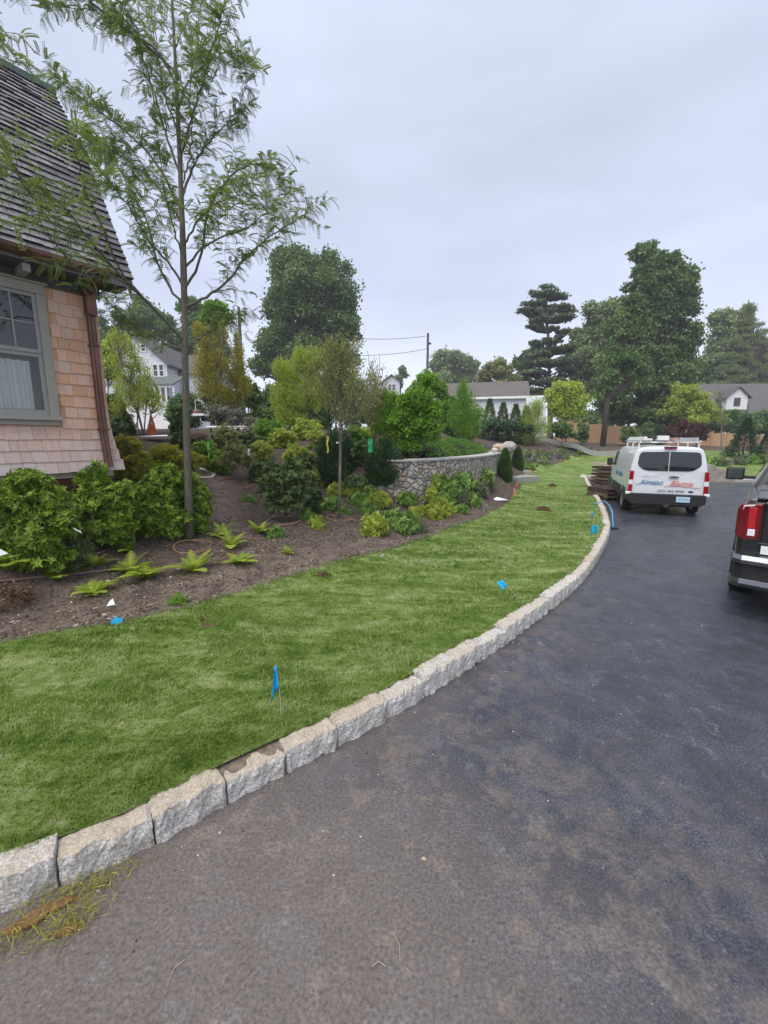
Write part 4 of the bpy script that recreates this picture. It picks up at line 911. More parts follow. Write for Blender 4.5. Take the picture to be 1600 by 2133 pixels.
tree('small_bright_tree', 'small light green leafy tree between the grey twiggy tree and the bright maple', [(805, 860, 24, 26), (812, 835, 18, 18), (795, 885, 24, 20), (820, 890, 22, 20)], 13, (808, 935), F_BRIGHT, .07, 4000, stems=[(808, 938, 805, 850, .02), (808, 938, 815, 850, .015)], cf=0.15, seed=47, dirmode='up', tmpl='leaf', flat=1.9)
tree('hornbeam_tree', 'tall bright lime tree clump left of the thin centre tree', [(600, 790, 28, 36), (625, 755, 20, 30), (648, 765, 24, 38), (590, 830, 30, 36), (625, 830, 34, 40), (600, 870, 30, 26), (655, 820, 26, 36), (580, 770, 14, 22), (668, 750, 14, 26)], 15.5, (612, 915), F_LIME, .09, 15000,
     stems=[(605, 918, 590, 780, .03), (612, 918, 625, 750, .03), (620, 918, 650, 755, .03), (612, 918, 575, 810, .02)], cf=0.15, per=1.4, seed=48, bk=BARK, dirmode='up', tmpl='leaf', flat=1.9)
tree('amber_tree', 'amber and yellow leaved tree directly right of the locust trunk', [(430, 720, 26, 38), (425, 770, 30, 36), (455, 760, 28, 34), (440, 810, 38, 30), (415, 690, 16, 26), (465, 700, 14, 30)], 17, (440, 900), F_AMBER, .085, 5600, stems=[(440, 903, 425, 690, .035), (440, 903, 462, 720, .03)], cf=0.15, per=1.2, seed=49, dirmode='up', tmpl='leaf', flat=1.9)
tree('amber_tree', 'orange tinged narrow tree in front of the dark round-crowned tree', [(495, 740, 18, 34), (490, 780, 26, 34), (505, 810, 24, 30), (480, 830, 26, 22), (492, 705, 9, 22)], 16.5, (495, 895), F_AMBER, .08, 4200, stems=[(495, 898, 490, 700, .03), (495, 898, 508, 770, .02)], cf=0.15, per=1.2, seed=50, dirmode='up', tmpl='leaf', flat=1.9)
tree('multistem_tree', 'vase-shaped multi-stem green tree in front of the white farmhouse', [(265, 720, 26, 28), (250, 760, 24, 34), (285, 770, 30, 36), (310, 810, 28, 32), (260, 810, 30, 32), (325, 840, 24, 22), (285, 835, 36, 26), (245, 850, 18, 20), (240, 700, 14, 22)], 14, (295, 908), F_LIME, .075, 3600,
     stems=[(297, 912, 245, 740, .028), (299, 912, 280, 720, .028), (301, 912, 312, 770, .026), (299, 912, 330, 810, .02), (296, 912, 240, 820, .02)], cf=0.15, per=1.2, seed=51, bk=BARK_GREY, dirmode='up', tmpl='leaf', flat=1.9)
tree('holly_tree', 'dark green pyramidal holly between the amber trees and the lime clump', [(530, 840, 18, 30), (545, 865, 22, 26), (520, 875, 22, 20), (533, 812, 8, 16)], 17, (533, 905), F_DARK, .085, 4200, seed=52, cat='tree', r0=.04)
tree('blue_spruce_shrub', 'grey green conifer shrub behind the holly', [(520, 825, 20, 26), (512, 800, 12, 16)], 20, (520, 895), F_HAZY, .1, 2000, seed=53, cat='shrub', r0=.04)
tree('smoke_bush', 'grey purple low bush right of the locust trunk', [(455, 860, 30, 18), (485, 868, 26, 18), (520, 880, 22, 14)], 14, (485, 905), F_PURP, .06, 2400, seed=54, cat='shrub', r0=.03, stems=[(455, 905, 450, 860, .012), (457, 905, 468, 862, .01), (500, 905, 495, 862, .01), (502, 905, 515, 870, .01)])
tree('grey_twiggy_tree', 'sparse tall twiggy tree right of the thin centre tree', [(775, 800, 16, 40), (790, 830, 22, 36), (765, 850, 18, 30), (785, 880, 24, 26)], 14, (778, 930), F_OLIVE, .06, 1900, stems=[(778, 933, 765, 730, .02), (778, 933, 790, 735, .018), (778, 933, 800, 755, .015), (778, 933, 775, 760, .015)], cf=0.15, seed=55, dirmode='up', tmpl='leaf', flat=1.9)
tree('dark_back_shrub', 'dark green shrub mass left under the farmhouse', [(235, 850, 22, 30), (240, 880, 24, 18), (375, 860, 20, 20)], 19, (300, 905), F_DARK, .1, 4200, seed=56, cat='shrub', r0=.04, lf=0)
for k, (px, top) in enumerate([(1018, 836), (1046, 843), (1072, 846), (1094, 850)]):
    spruce(['leftmost young arborvitae in the dark row before the garage', 'second young arborvitae in the row before the garage', 'third young arborvitae in the row before the garage', 'last young arborvitae, behind the feathery lime shrub'][k], px, top, 905, 19, 30, 3600, F_MID, 60 + k, 'arborvitae')['group'] = 'arborvitae row before the garage'
tree('evergreen_bank', 'low dark evergreen hedge at the foot of the arborvitae row', [(1020, 885, 24, 13), (1055, 888, 26, 12), (1088, 892, 22, 11)], 29.5, (1055, 903), F_YEW, .14, 3800, seed=58, cat='hedge', lf=0, r0=.03)
tree('dark_yew_mass', 'dark yew mass under the soft light green young tree', [(945, 895, 22, 20), (985, 900, 26, 16), (965, 905, 34, 12)], 19, (965, 922), F_YEW, .1, 3200, seed=59, cat='shrub', lf=0, r0=.03)

# ------------------------------------------------------------------ evergreen and flowering shrubs, nearer
def shrub(name, label, blobs, d, base, mat, ls, n, cat='shrub', tmpl='leaf', seed=1, dirmode='rand', cf=.2, per=1.6, group=None, stems=None, flat=.85, zb=None):
    x0 = min(q[0] - q[2] for q in blobs); x1 = max(q[0] + q[2] for q in blobs); y0 = min(q[1] - q[3] for q in blobs); hh = base[1] - y0; yb = max(q[1] + q[3] for q in blobs)
    if stems is None and yb < base[1] + 4: blobs = list(blobs) + [((x0 + x1) / 2 + k * (x1 - x0) * .22, base[1] - hh * .13, (x1 - x0) * .2, hh * .15) for k in (-1, 0, 1)]; n = int(n * 1.15)
    if tmpl == 'leaf': tmpl, dirmode = 'rosette', 'out'
    root = tree(name, label, blobs, d, base, mat, ls, n, r0=.018, bk=BARK, cf=cf, per=per, flat=flat, tmpl=tmpl, cat=cat, lf=.5, dirmode=dirmode, seed=seed, group=group, stems=stems, zb=zb)
    for c in root.children:
        if c.name.startswith('crown'): c.name = 'foliage'
        elif c.name.startswith('trunk'): c.name = 'stem'
    return root
shrub('holly_shrub', 'large glossy green shrub under the window, cut by the left edge', [(40, 1040, 62, 48), (95, 1050, 55, 50), (62, 1000, 42, 26), (20, 1095, 60, 50), (90, 1105, 62, 45), (130, 1075, 34, 40), (40, 1140, 60, 40), (0, 1060, 30, 60)], 5.0, (60, 1185), F_SHRUB, .048, 8200, seed=71)
shrub('holly_shrub', 'large glossy green shrub under the downspout', [(205, 1045, 62, 52), (190, 1000, 34, 30), (240, 1055, 50, 52), (170, 1080, 50, 44), (225, 1095, 58, 36), (265, 1020, 28, 28), (205, 975, 16, 14)], 5.75, (210, 1135), F_SHRUB, .048, 7400, seed=72)
shrub('holly_shrub', 'glossy green shrub left of the locust trunk, lighter green tips', [(325, 1035, 48, 48), (300, 1075, 42, 38), (350, 1075, 46, 38), (340, 990, 34, 24)], 6.3, (325, 1118), F_SHRUB, .046, 7500, seed=73)
shrub('holly_shrub', 'glossy green shrub directly behind and right of the locust trunk', [(400, 1040, 36, 40), (415, 1065, 28, 34), (385, 1010, 32, 28), (395, 1080, 36, 26)], 7.0, (400, 1108), F_SHRUB, .046, 6200, seed=74)
shrub('low_dark_shrub', 'low dark leafy plant in front of the shrub under the window, beside a white tag', [(130, 1135, 50, 32), (90, 1150, 44, 28), (165, 1140, 30, 26), (110, 1165, 48, 16)], 4.7, (120, 1185), F_MIXG, .055, 4200, seed=75, tmpl='narrow')
shrub('pieris_shrub', 'yellow green shrub with rusty new growth at the house corner', [(262, 925, 26, 16), (255, 950, 22, 20), (285, 960, 30, 20), (270, 980, 30, 16)], 8.8, (265, 1000), F_PIERIS, .06, 4600, seed=76)
shrub('pieris_shrub', 'wide yellow green shrub with rusty new growth behind the locust trunk', [(345, 945, 34, 18), (320, 965, 30, 20), (375, 965, 34, 22), (405, 960, 22, 18), (345, 985, 50, 16)], 8.6, (350, 1005), F_PIERIS, .06, 6200, seed=77)
shrub('laurel_shrub', 'green broadleaf shrub with green ribbon, right of the locust trunk', [(425, 935, 26, 16), (440, 950, 22, 16), (412, 950, 18, 16)], 11.0, (428, 968), F_SHRUB, .06, 2300, seed=78)
shrub('viburnum_shrub', 'open rounded dark shrub with reddish tips in front of the thin centre tree', [(590, 1000, 46, 36), (620, 1020, 38, 40), (560, 1015, 32, 32), (590, 1050, 42, 28), (640, 1000, 24, 26), (570, 975, 22, 18), (610, 965, 22, 14)], 7.7, (592, 1086), F_MIXG, .05, 1900, seed=79,
      stems=[(590, 1088, 560, 990, .01), (592, 1088, 600, 975, .01), (594, 1088, 635, 1000, .01), (592, 1088, 575, 1010, .008), (592, 1088, 615, 1010, .008)])
for (lb, bl, d_, bs, sd) in [('dark upright yew with yellow ribbon behind the thin centre tree', [(702, 935, 34, 34), (682, 950, 22, 40), (722, 950, 22, 40), (702, 975, 38, 28)], 9.4, (702, 1006), 81), ('dark feathery evergreen with green ribbon right of the thin centre tree', [(802, 958, 34, 28), (785, 975, 28, 30), (822, 975, 26, 30), (802, 990, 40, 20), (800, 930, 14, 14)], 9.2, (802, 1016), 82)]:
    shrub('yew_shrub', lb, bl, d_, bs, F_YEW, .13, 11000, tmpl='narrow', dirmode='up', seed=sd, cf=.24, flat=1.3)
shrub('twiggy_shrub', 'upright bare-stemmed twiggy shrub in the dark mulch left of the reddish-tipped shrub', [(495, 940, 34, 26), (480, 960, 24, 26), (515, 955, 22, 26)], 9.7, (495, 1003), F_OLIVE, .05, 650, seed=83, stems=[(490 + i * 2.2, 1004, 455 + i * 16, 915 + (i % 3) * 12, .009) for i in range(6)])
shrub('young_pear_shrub', 'small yellow green shrub left of the yew in the upper bed', [(588, 905, 24, 14), (605, 912, 16, 12), (575, 918, 18, 12)], 12.5, (590, 932), F_YG, .06, 1500, seed=84)
shrub('small_shrub', 'small yellow green shrub just left of the yellow ribbon', [(655, 908, 18, 14), (668, 918, 14, 14)], 12.0, (658, 935), F_YG, .055, 1200, seed=85)
shrub('ground_shrub', 'low mixed green plant left of the yew', [(640, 965, 26, 20), (622, 975, 18, 16), (655, 985, 18, 18)], 10.0, (640, 1002), F_MIXG, .05, 2000, seed=86)
shrub('rosette_shrub', 'low rust tinged shrub at the right foot of the reddish-tipped shrub', [(655, 1035, 20, 22), (645, 1055, 16, 16)], 8.3, (652, 1072), F_MIXG, .045, 1300, seed=87)
# clipped cones
def cone_shrub(label, px, top, bot, hw, d, sd):
    r = np.random.default_rng(sd); b = at_d(px, bot, d); s = d / FPX; Ht = (bot - top) * s; Rw = hw * s; n = 9000
    root = empty('boxwood_cone', b, 0, label, 'topiary', 'clipped cones by the steps')
    t = r.random(n) ** 1.3; ph = r.random(n) * 6.283; prof = lambda t: Rw * np.sqrt(np.clip(1 - t ** 1.9, 0, 1)) * (.86 + .14 * np.sin(np.clip(t * 6, 0, 3.14)))
    rad = prof(t) * (.93 + .1 * r.random(n)); pos = np.stack([rad * np.cos(ph), rad * np.sin(ph), Ht * t], 1)
    dirs = unit(np.stack([np.cos(ph), np.sin(ph), .5 + .4 * r.normal(size=n)], 1)); leaf_obj('foliage', pos, dirs, .028 + .02 * r.random(n), F_BOX, root, 'leaf', r.random(n) * .6)
    m = MB(); m.lathe([(float(prof(np.array(q))) * .9, Ht * q) for q in np.linspace(0, .97, 10)], 16); m.build('stem', simple('inner_core', (.012, .02, .008), .9), root, smooth=True)  # solid dark filler core added inside the leaves to stop see-through
cone_shrub('clipped evergreen cone at the right end of the stone wall', 1050, 934, 1004, 16, 15.6, 91)
cone_shrub('smaller clipped evergreen cone on the far side of the slab steps', 1077, 931, 981, 13, 18.4, 92)
# boxwood hedge on the terrace, following the wall
def hedge(label, path, w_, h_, mat, n, ls, sd, name='boxwood_hedge'):
    r = np.random.default_rng(sd); Pp = resample([np.array([p[0], p[1], 0.]) for p in path], 60); T = unit(np.gradient(Pp[:, :2], axis=0)); Nn = np.stack([-T[:, 1], T[:, 0]], 1)
    i = r.integers(0, 60, n); u = r.normal(size=(n, 2)); u = unit(u); k = .8 + .25 * r.random(n); lump = 1 + .10 * np.sin(i * .9) + .06 * np.sin(i * 2.1 + 1)
    lat = u[:, 0] * w_ * k * lump; up_ = np.abs(u[:, 1]) ** .8 * h_ * k * lump; x = Pp[i, 0] + Nn[i, 0] * lat + T[i, 0] * r.normal(size=n) * .12; y = Pp[i, 1] + Nn[i, 1] * lat + T[i, 1] * r.normal(size=n) * .12
    z = gz(x, y); z = np.maximum(z, 1.36); b = np.array([Pp[0, 0], Pp[0, 1], 1.4]); root = empty(name, b, 0, label, 'hedge')
    pos = np.stack([x, y, z + up_], 1) - b; dirs = unit(np.stack([Nn[i, 0] * u[:, 0], Nn[i, 1] * u[:, 0], np.abs(u[:, 1]) + .3], 1) + .5 * r.normal(size=(n, 3)))
    leaf_obj('foliage', pos, dirs, ls * (.7 + .6 * r.random(n)), mat, root, 'leaf', r.random(n))
    m = MB(); s_ = []
    for p, nn in zip(Pp, Nn):
        zz = max(1.34, g1(p[0], p[1])) - b[2]; s_.append([(p[0] - b[0] + nn[0] * o * w_ * .72, p[1] - b[1] + nn[1] * o * w_ * .72, zz + hh * h_ * .75) for o, hh in ((-1, -.1), (-.85, .7), (0, 1), (.85, .7), (1, -.1))])
    m.loft(s_); m.build('stem', simple('inner_core', (.012, .02, .008), .9), root)  # dark filler body added under the hedge leaves so gaps stay closed
wq = inset(WC, .95)
hedge('bright boxwood hedge along the top of the stone retaining wall', list(wq[14:54]), .38, .34, F_BOX, 16000, .05, 93)
hedge('second boxwood hedge curving behind on the terrace', list(inset(WC, 2.6)[16:50]), .35, .33, F_BOX, 8000, .06, 94)
hedge('low yellow green hedge left of the bright maple on the terrace', [at_d(735, 935, 12.5), at_d(790, 930, 13), at_d(850, 928, 14)], .35, .35, F_YG, 5000, .06, 95, 'low_hedge')

# background greenery filling the space behind the garden
for k, (px, py, rx, ry, m, d_, lb, nm) in enumerate([
    (470, 845, 40, 40, F_MID, 27, 'mid green bush behind the smoke bush', 'background_bush'), (565, 840, 34, 44, F_DARK, 28, 'dark bush left behind the lime tree clump', 'background_bush'),
    (660, 850, 44, 44, F_MID, 27, 'mid green bush right behind the lime tree clump', 'background_bush'), (735, 830, 36, 52, F_HAZY, 30, 'grey green bush behind the thin centre tree', 'background_bush'),
    (790, 850, 34, 40, F_MID, 26, 'green bush behind the grey twiggy tree', 'background_bush'), (850, 845, 34, 44, F_HAZY, 32, 'grey green bush behind the bright maple', 'background_bush'),
    (935, 860, 30, 36, F_MID, 28, 'green bush between the bright maple and the garage', 'background_bush'), (385, 850, 36, 36, F_MID, 26, 'green bush behind the locust trunk', 'background_bush'),
    (228, 740, 20, 44, F_LIME, 25, 'yellow green small tree at the left of the farmhouse', 'background_tree'),
    (700, 790, 26, 40, F_AMBER, 24, 'amber green small tree right of the lime clump', 'background_tree'), (450, 650, 26, 22, F_BRIGHT, 23, 'bright green treetop above the amber tree', 'background_tree')]):
    tree(nm, lb, [(px, py, rx, ry), (px - rx * .5, py + ry * .3, rx * .7, ry * .7), (px + rx * .5, py + ry * .25, rx * .7, ry * .7), (px + 4, py - ry * .5, rx * .6, ry * .5), (px, py + ry * .8, rx * .9, ry * .45)], d_, (px, 912), m, .16, 3600, r0=.05, seed=200 + k, cat='tree' if 'tree' in nm else 'bush', cf=.24, per=1.1)

MIDS = [(838, 985, 24, 26, 9.0, 1020, F_MIXG, 'mixed green shrub hiding the left end of the stone wall'), (868, 1005, 18, 14, 9.0, 1024, F_BRIGHT, 'bright low plant at the foot of the wall beside the leaning maple'), (545, 935, 20, 16, 11.5, 958, F_YG, 'yellow green bushy plant right of the bare-stemmed shrub'), (620, 945, 26, 20, 10.8, 972, F_YG, 'yellow green bushy plant left of the yellow ribbon yew'),
 (560, 890, 30, 22, 15, 918, F_BRIGHT, 'bright low bush under the lime tree clump, left half'), (640, 890, 30, 22, 15, 918, F_LIME, 'bright low bush under the lime tree clump, right half'),
 (755, 935, 22, 24, 10.6, 968, F_MIXG, 'green bushy plant between the two dark evergreens'), (740, 905, 26, 20, 13, 932, F_BRIGHT, 'bright green bushy plant behind the gap of the two evergreens'),
 (470, 905, 30, 24, 13.5, 935, F_OLIVE, 'grey olive bush in front of the smoke bush'), (520, 915, 26, 20, 13, 942, F_MIXG, 'mixed green bush right of the grey olive one'),
 (380, 915, 22, 16, 13.5, 935, F_MIXG, 'low green bush left of the burlap root ball'), (455, 965, 24, 16, 10.2, 985, F_SHRUB, 'low glossy plant right of the coiled hose'),
 (545, 980, 22, 20, 9.4, 1005, F_MIXG, 'rust tinged plant behind the reddish-tipped shrub'), (660, 990, 22, 16, 9.0, 1010, F_YG, 'low yellow green plant under the upright yew'),
 (835, 930, 24, 20, 11.5, 955, F_BRIGHT, 'bright bushy plant behind the feathery evergreen'), (740, 1005, 24, 16, 8.9, 1026, F_MIXG, 'low mixed plant between the two dark evergreens at the front'),
 (240, 895, 16, 16, 13, 918, F_MIXG, 'green bush at the house corner above the yellow shrubs'), (372, 888, 16, 14, 16, 905, F_MID, 'small green bush well right of the traffic cone'), (255, 880, 26, 24, 15, 908, F_MID, 'green bush left of the multi-stem tree foot')]
for k, (px, py, rx, ry, d_, by, m, lb) in enumerate(MIDS):
    shrub('bushy_plant', lb, [(px, py, rx, ry), (px - rx * .6, py + ry * .35, rx * .6, ry * .7), (px + rx * .6, py + ry * .3, rx * .6, ry * .7)], d_, (px, by), m, .055, 1500, cat='shrub', seed=300 + k)
#@@
# ------------------------------------------------------------------ recursive twigs
def grow(mb, tips, p, dr, ln, r0, lvl, kids, spread, upb, wob=.12, rr=None):
    rr = rr or np.random.default_rng(1); n = 6; pts = [p]; d = unit(dr)
    for i in range(n - 1):
        d = unit(d + rr.normal(size=3) * wob + [0, 0, upb * .1]); pts.append(pts[-1] + d * ln / (n - 1))
    mb.tube(pts, np.linspace(r0, r0 * .4, n), 5 if r0 > .01 else 4, cap=False)
    if lvl == 0:
        for i in range(1, n): tips.append((pts[i], d))
        return
    for k in range(kids[0]):
        i = rr.integers(1, n); a = unit(rr.normal(size=3)); a = unit(a - d * (a @ d)); grow(mb, tips, pts[i], unit(d + a * spread), ln * (.5 + .25 * rr.random()), r0 * .5, lvl - 1, kids[1:] or kids, spread, upb, wob, rr)
    grow(mb, tips, pts[-1], d, ln * .6, r0 * .45, lvl - 1, kids[1:] or kids, spread, upb, wob, rr)
# thin centre tree: straight stem, dense twiggy ball, sparse olive leaves
r_ = np.random.default_rng(5); b = at_z(706, 1080, .45); b[2] = g1(b[0], b[1]); ct = empty('young_standard_tree', b, 0, 'young tree on a slim bare stem with dense twiggy grey olive crown', 'tree')
D_ = b[1]; q = lambda px, py, dd=0: at_d(px, py, D_ + dd) - b
m = MB(); tips = []; m.tube([(0, 0, -.1), q(708, 1000), q(709, 930), q(710, 860), q(712, 780), q(712, 700)], [.032, .028, .026, .018, .011, .004], 8)
for k in range(46):
    z0 = 925 - 150 * (k / 46) ** 1.1; a = r_.random() * 6.283; st = q(709.5, z0); el_ = .9 + .5 * k / 46
    dr = np.array([math.cos(a) * .85, math.sin(a) * .85, el_]); ln = (1.30 - .7 * k / 46)
    grow(m, tips, st, dr, ln * .75, .009, 1, [5], .55, .6, .1, r_)
m.build('trunk', BARK_GREY, ct, smooth=True)
tp = np.array([t[0] for t in tips]); tdir = np.array([t[1] for t in tips]); n = len(tp) * 6; i = r_.integers(0, len(tp), n)
pos = tp[i] + r_.normal(size=(n, 3)) * .03; leaf_obj('crown', pos, unit(tdir[i] + r_.normal(size=(n, 3)) * .6), .03 + .022 * r_.random(n), F_TWIG, ct, 'leaf')
rb = MB(); rb.tube([(.022 * math.cos(t), .022 * math.sin(t), (q(709, 922))[2] + .01 * math.sin(t)) for t in np.linspace(0, 6.28, 8)], .008, 5); rb.build('white_tie', WHITEP, ct)

# ------------------------------------------------------------------ honey locust in front
tb0 = at_z(395, 1122, .42); tb0[2] = g1(tb0[0], tb0[1]); LD = tb0[1]
loc = empty('honey_locust_tree', tb0, 0, 'tall young honey locust with slim grey trunk and airy feathery crown over the bed', 'tree')
r_ = np.random.default_rng(11)
def lp(px, py, dd=0): return at_d(px, py, LD + dd) - tb0
trunk_px = [(395, 1135), (393, 1040), (390, 950), (388, 860), (386, 760), (385, 700), (384, 640), (383, 580), (381, 500), (378, 420), (375, 340), (371, 250), (367, 160), (362, 70), (357, -20), (352, -120)]
TP = [lp(*p) for p in trunk_px]; tm = MB(); tr_r = np.array([.072, .057, .052, .049, .046, .044, .039, .046, .040, .034, .030, .026, .022, .018, .014, .008])
tm.tube(TP, tr_r, 12)
LB = [  # (pixel path, depth at the end, base radius)
 ([(386, 716), (345, 668), (300, 622), (268, 590), (225, 545), (180, 490), (130, 430), (70, 380), (10, 350)], -2.0, .024),
 ([(385, 728), (340, 712), (300, 690), (262, 662), (232, 635), (208, 596)], .6, .014),
 ([(384, 640), (350, 590), (325, 540), (312, 480), (290, 430), (262, 380), (240, 330), (215, 280)], .5, .020),
 ([(383, 600), (345, 540), (310, 500), (275, 440), (245, 400), (205, 350)], -.7, .018),
 ([(387, 728), (420, 700), (450, 682), (480, 668), (505, 655)], .8, .016),
 ([(386, 640), (430, 618), (470, 590), (500, 552), (540, 512), (580, 480), (620, 455), (655, 432)], .3, .022),
 ([(384, 600), (410, 560), (425, 500), (432, 440), (460, 390), (500, 350), (545, 345), (590, 380)], -.6, .020),
 ([(383, 560), (420, 520), (470, 490), (520, 470), (560, 440), (600, 400)], .9, .017),
 ([(379, 440), (345, 370), (300, 310), (250, 265), (200, 225), (140, 180), (105, 160)], .4, .020),
 ([(378, 420), (400, 350), (430, 300), (470, 260), (500, 220), (520, 150)], .5, .018),
 ([(376, 370), (350, 290), (325, 210), (300, 130), (270, 60), (240, -20)], -.4, .018),
 ([(375, 340), (395, 260), (420, 180), (440, 100), (460, 40), (470, -30)], -.5, .017),
 ([(372, 280), (345, 200), (330, 120), (322, 40), (318, -40)], .6, .014),
 ([(370, 230), (395, 170), (430, 130), (470, 110), (510, 120)], .3, .012),
 ([(368, 180), (330, 110), (260, 60), (190, 20), (120, 10)], -.3, .015),
 ([(364, 100), (390, 40), (410, -20), (420, -80)], .3, .010),
 ([(380, 470), (350, 420), (310, 370), (260, 330), (215, 310), (180, 290)], .9, .015),
 ([(381, 520), (405, 470), (440, 430), (490, 410), (530, 400)], -.9, .015),
 ([(377, 390), (395, 330), (400, 270), (395, 200), (400, 130), (395, 60)], -.2, .014),
 ([(300, 622), (250, 560), (215, 480), (180, 400), (160, 330), (140, 270)], -2.3, .014),
 ([(268, 590), (215, 570), (160, 560), (110, 500), (60, 470)], -2.1, .010),
 ([(366, 150), (300, 90), (210, 20), (110, -60), (30, -80), (-10, 0), (10, 80), (35, 120)], -1.25, .016),
 ([(180, 490), (120, 470), (60, 400), (20, 330), (-10, 290)], -2.4, .010),
 ([(382, 540), (360, 470), (345, 410), (335, 340), (325, 270)], .2, .015)]
CP = []; CD = []
def twig(p, d, ln, rr):
    n = 7; pts = [p]; dd = unit(d)
    for i in range(n - 1):
        dd = unit(dd + r_.normal(size=3) * .13 + [0, 0, .05 - .035 * i]); pts.append(pts[-1] + dd * ln / (n - 1))
    tm.tube(pts, np.linspace(rr, .0015, n), 4, cap=False)
    for i in range(1, n):
        for s_ in range(2):
            t = r_.random(); q_ = pts[i - 1] * (1 - t) + pts[i] * t; side = unit(np.cross(dd, r_.normal(size=3))); CP.append(q_); CD.append(unit(side + dd * .5 + [0, 0, .25]))
for path, dend, br in LB:
    n = len(path); d0 = 0
    if path[0] == (300, 622): d0 = -.8
    if path[0] == (268, 590): d0 = -.95
    if path[0] == (180, 490): d0 = -1.3
    w3 = [lp(p[0], p[1], d0 + (dend - d0) * (i / (n - 1)) ** 1.1) for i, p in enumerate(path)]
    Q = resample(w3, 26); Q[1:-1] += r_.normal(size=(24, 3)) * .008; tm.tube(list(Q), np.linspace(br, .003, 26), 7, cap=False)
    Ltot = np.linalg.norm(np.diff(Q, axis=0), axis=1).sum(); nt_ = int(Ltot * (11.5 if dend > -1.1 else 6))
    for k in range(nt_):
        t = .22 + .78 * (k + r_.random()) / nt_; j = min(int(t * 25), 24); d = unit(Q[j + 1] - Q[j]); a = unit(np.cross(d, r_.normal(size=3)))
        twig(Q[j], unit(d * .75 + a * .75 + [0, 0, .2]), (.20 + .34 * r_.random()) * (1.15 - .35 * t), .0045)
    twig(Q[-1], unit(Q[-1] - Q[-2]), .3, .003)
tm.build('trunk', bark('locust_bark', (.115, .105, .08)), loc, smooth=True)
cv = []; cf_ = []
for k in range(9):
    t = .14 + k * .105; x = t; z = -.55 * t * t; ln = .17 * (1 - .35 * abs(t - .5)); wd = .075
    for sg in (-1, 1):
        b_ = len(cv); cv += [(x, 0, z), (x + wd, sg * ln * .5, z + .012), (x + .04, sg * ln, z - .05), (x - wd * .6, sg * ln * .5, z - .012)]; cf_.append((b_, b_ + 1, b_ + 2, b_ + 3))
cv = np.array(cv); cf_ = np.array(cf_); CP = np.array(CP); CD = np.array(CD)
keep = r_.random(len(CP)) < .92; CP, CD = CP[keep], CD[keep]; n = len(CP); print('compound leaves', n)
upv = unit(r_.normal(size=(n, 3)) * .35 + [0, 0, 1]); CD = unit(CD * [1, 1, .6])
V, Fc = scatter(cv, cf_, CP, frames(CD, upv), .10 + .07 * r_.random(n))
big_mesh('crown', V, Fc, F_LOCUST, loc, np.repeat(np.clip(.1 + .85 * r_.random(n), 0, 1), len(cf_)))

# ------------------------------------------------------------------ ferns and perennials
def fern_mesh(seed, nf=11, ln=.22):
    r = np.random.default_rng(seed); V = []; Fq = []; rn = []
    for k in range(nf):
        az = 6.283 * k / nf + r.normal() * .5; el = .65 + .8 * r.random(); L1 = ln * (.45 + .75 * r.random()); m_ = 12; p = np.array([0, 0, 0.]); kk = r.random()
        for i in range(m_):
            t = i / m_; e_ = el - 1.0 * t; d = np.array([math.cos(az) * math.cos(e_), math.sin(az) * math.cos(e_), math.sin(e_)]); q = p + d * L1 / m_ * 1.6
            s = np.array([-math.sin(az), math.cos(az), 0]); pl = .40 * L1 * math.sin(math.pi * min(1, .12 + t * .88)) ** .8 + .004; wd = L1 / m_ * 1.15
            for sg in (-1, 1):
                b_ = len(V); tip = p + s * sg * pl + d * wd * .7 + np.array([0, 0, -.12 * pl]); V += [p, p + d * wd * 1.3, tip, p + s * sg * pl * .5 - d * wd * .1 + [0, 0, .06 * pl]]; Fq.append((b_, b_ + 1, b_ + 2, b_ + 3)); rn.append(kk * .6 + .4 * r.random())
            p = q
    return np.array(V), np.array(Fq), np.array(rn)
protos = {}
def plant_copy(kind, pos, sc_, rz, label, group, name, cat='plant', part='fronds'):
    src = protos[kind]; root = empty(name, pos, rz, label, cat, group); root.scale = (sc_, sc_, sc_ * (.9 + .2 * random.random()))
    c = src.copy(); COL.objects.link(c); c.parent = root; c.name = part; return root
def hold(name, V, Fq, m, rn):
    o = big_mesh(name, V, Fq, m, None, rn); COL.objects.unlink(o); return o
for k in range(4): protos['fern%d' % k] = hold('fronds', *(lambda a: (a[0], a[1], F_FERN, a[2]))(fern_mesh(k, 15 + k, .19)))
def dome_mesh(seed, n, w_, h_, ls, tmpl, droop=.3):
    r = np.random.default_rng(seed); u = unit(r.normal(size=(n, 3))); u[:, 2] = np.abs(u[:, 2]); k = (.45 + .58 * r.random(n) ** .6); lob = 1 + .22 * np.sin(np.arctan2(u[:, 1], u[:, 0]) * 3 + seed) + .12 * np.sin(np.arctan2(u[:, 1], u[:, 0]) * 7)
    pos = u * np.array([w_, w_, h_]) * (k * lob)[:, None]; dirs = unit(u * [1, 1, .4] + r.normal(size=(n, 3)) * .45 + [0, 0, .25 - droop]); up = unit(u + [0, 0, .9] + r.normal(size=(n, 3)) * .3)
    TV, TF = {'leaf': (ROS_V, ROS_F), 'narrow': (NARROW_V, NARROW_F)}[tmpl]; up = up if tmpl == 'narrow' else unit(np.cross(dirs, r.normal(size=(n, 3)))); V, F_ = scatter(TV, TF, pos, frames(dirs, up), ls * (.7 + .6 * r.random(n))); return V, F_, np.clip(np.repeat(r.random(n), len(TF)) * .7 + .3 * r.random(n * len(TF)), 0, 1)
def add_dome(key, seed, n, w_, h_, ls, tmpl, m): a = dome_mesh(seed, n, w_, h_, ls, tmpl); protos[key] = hold('leaves', a[0], a[1], m, a[2])
F_PERN = foliage('hydrangea_leaf', (.05, .14, .03), (.34, .52, .12), .3, 5)
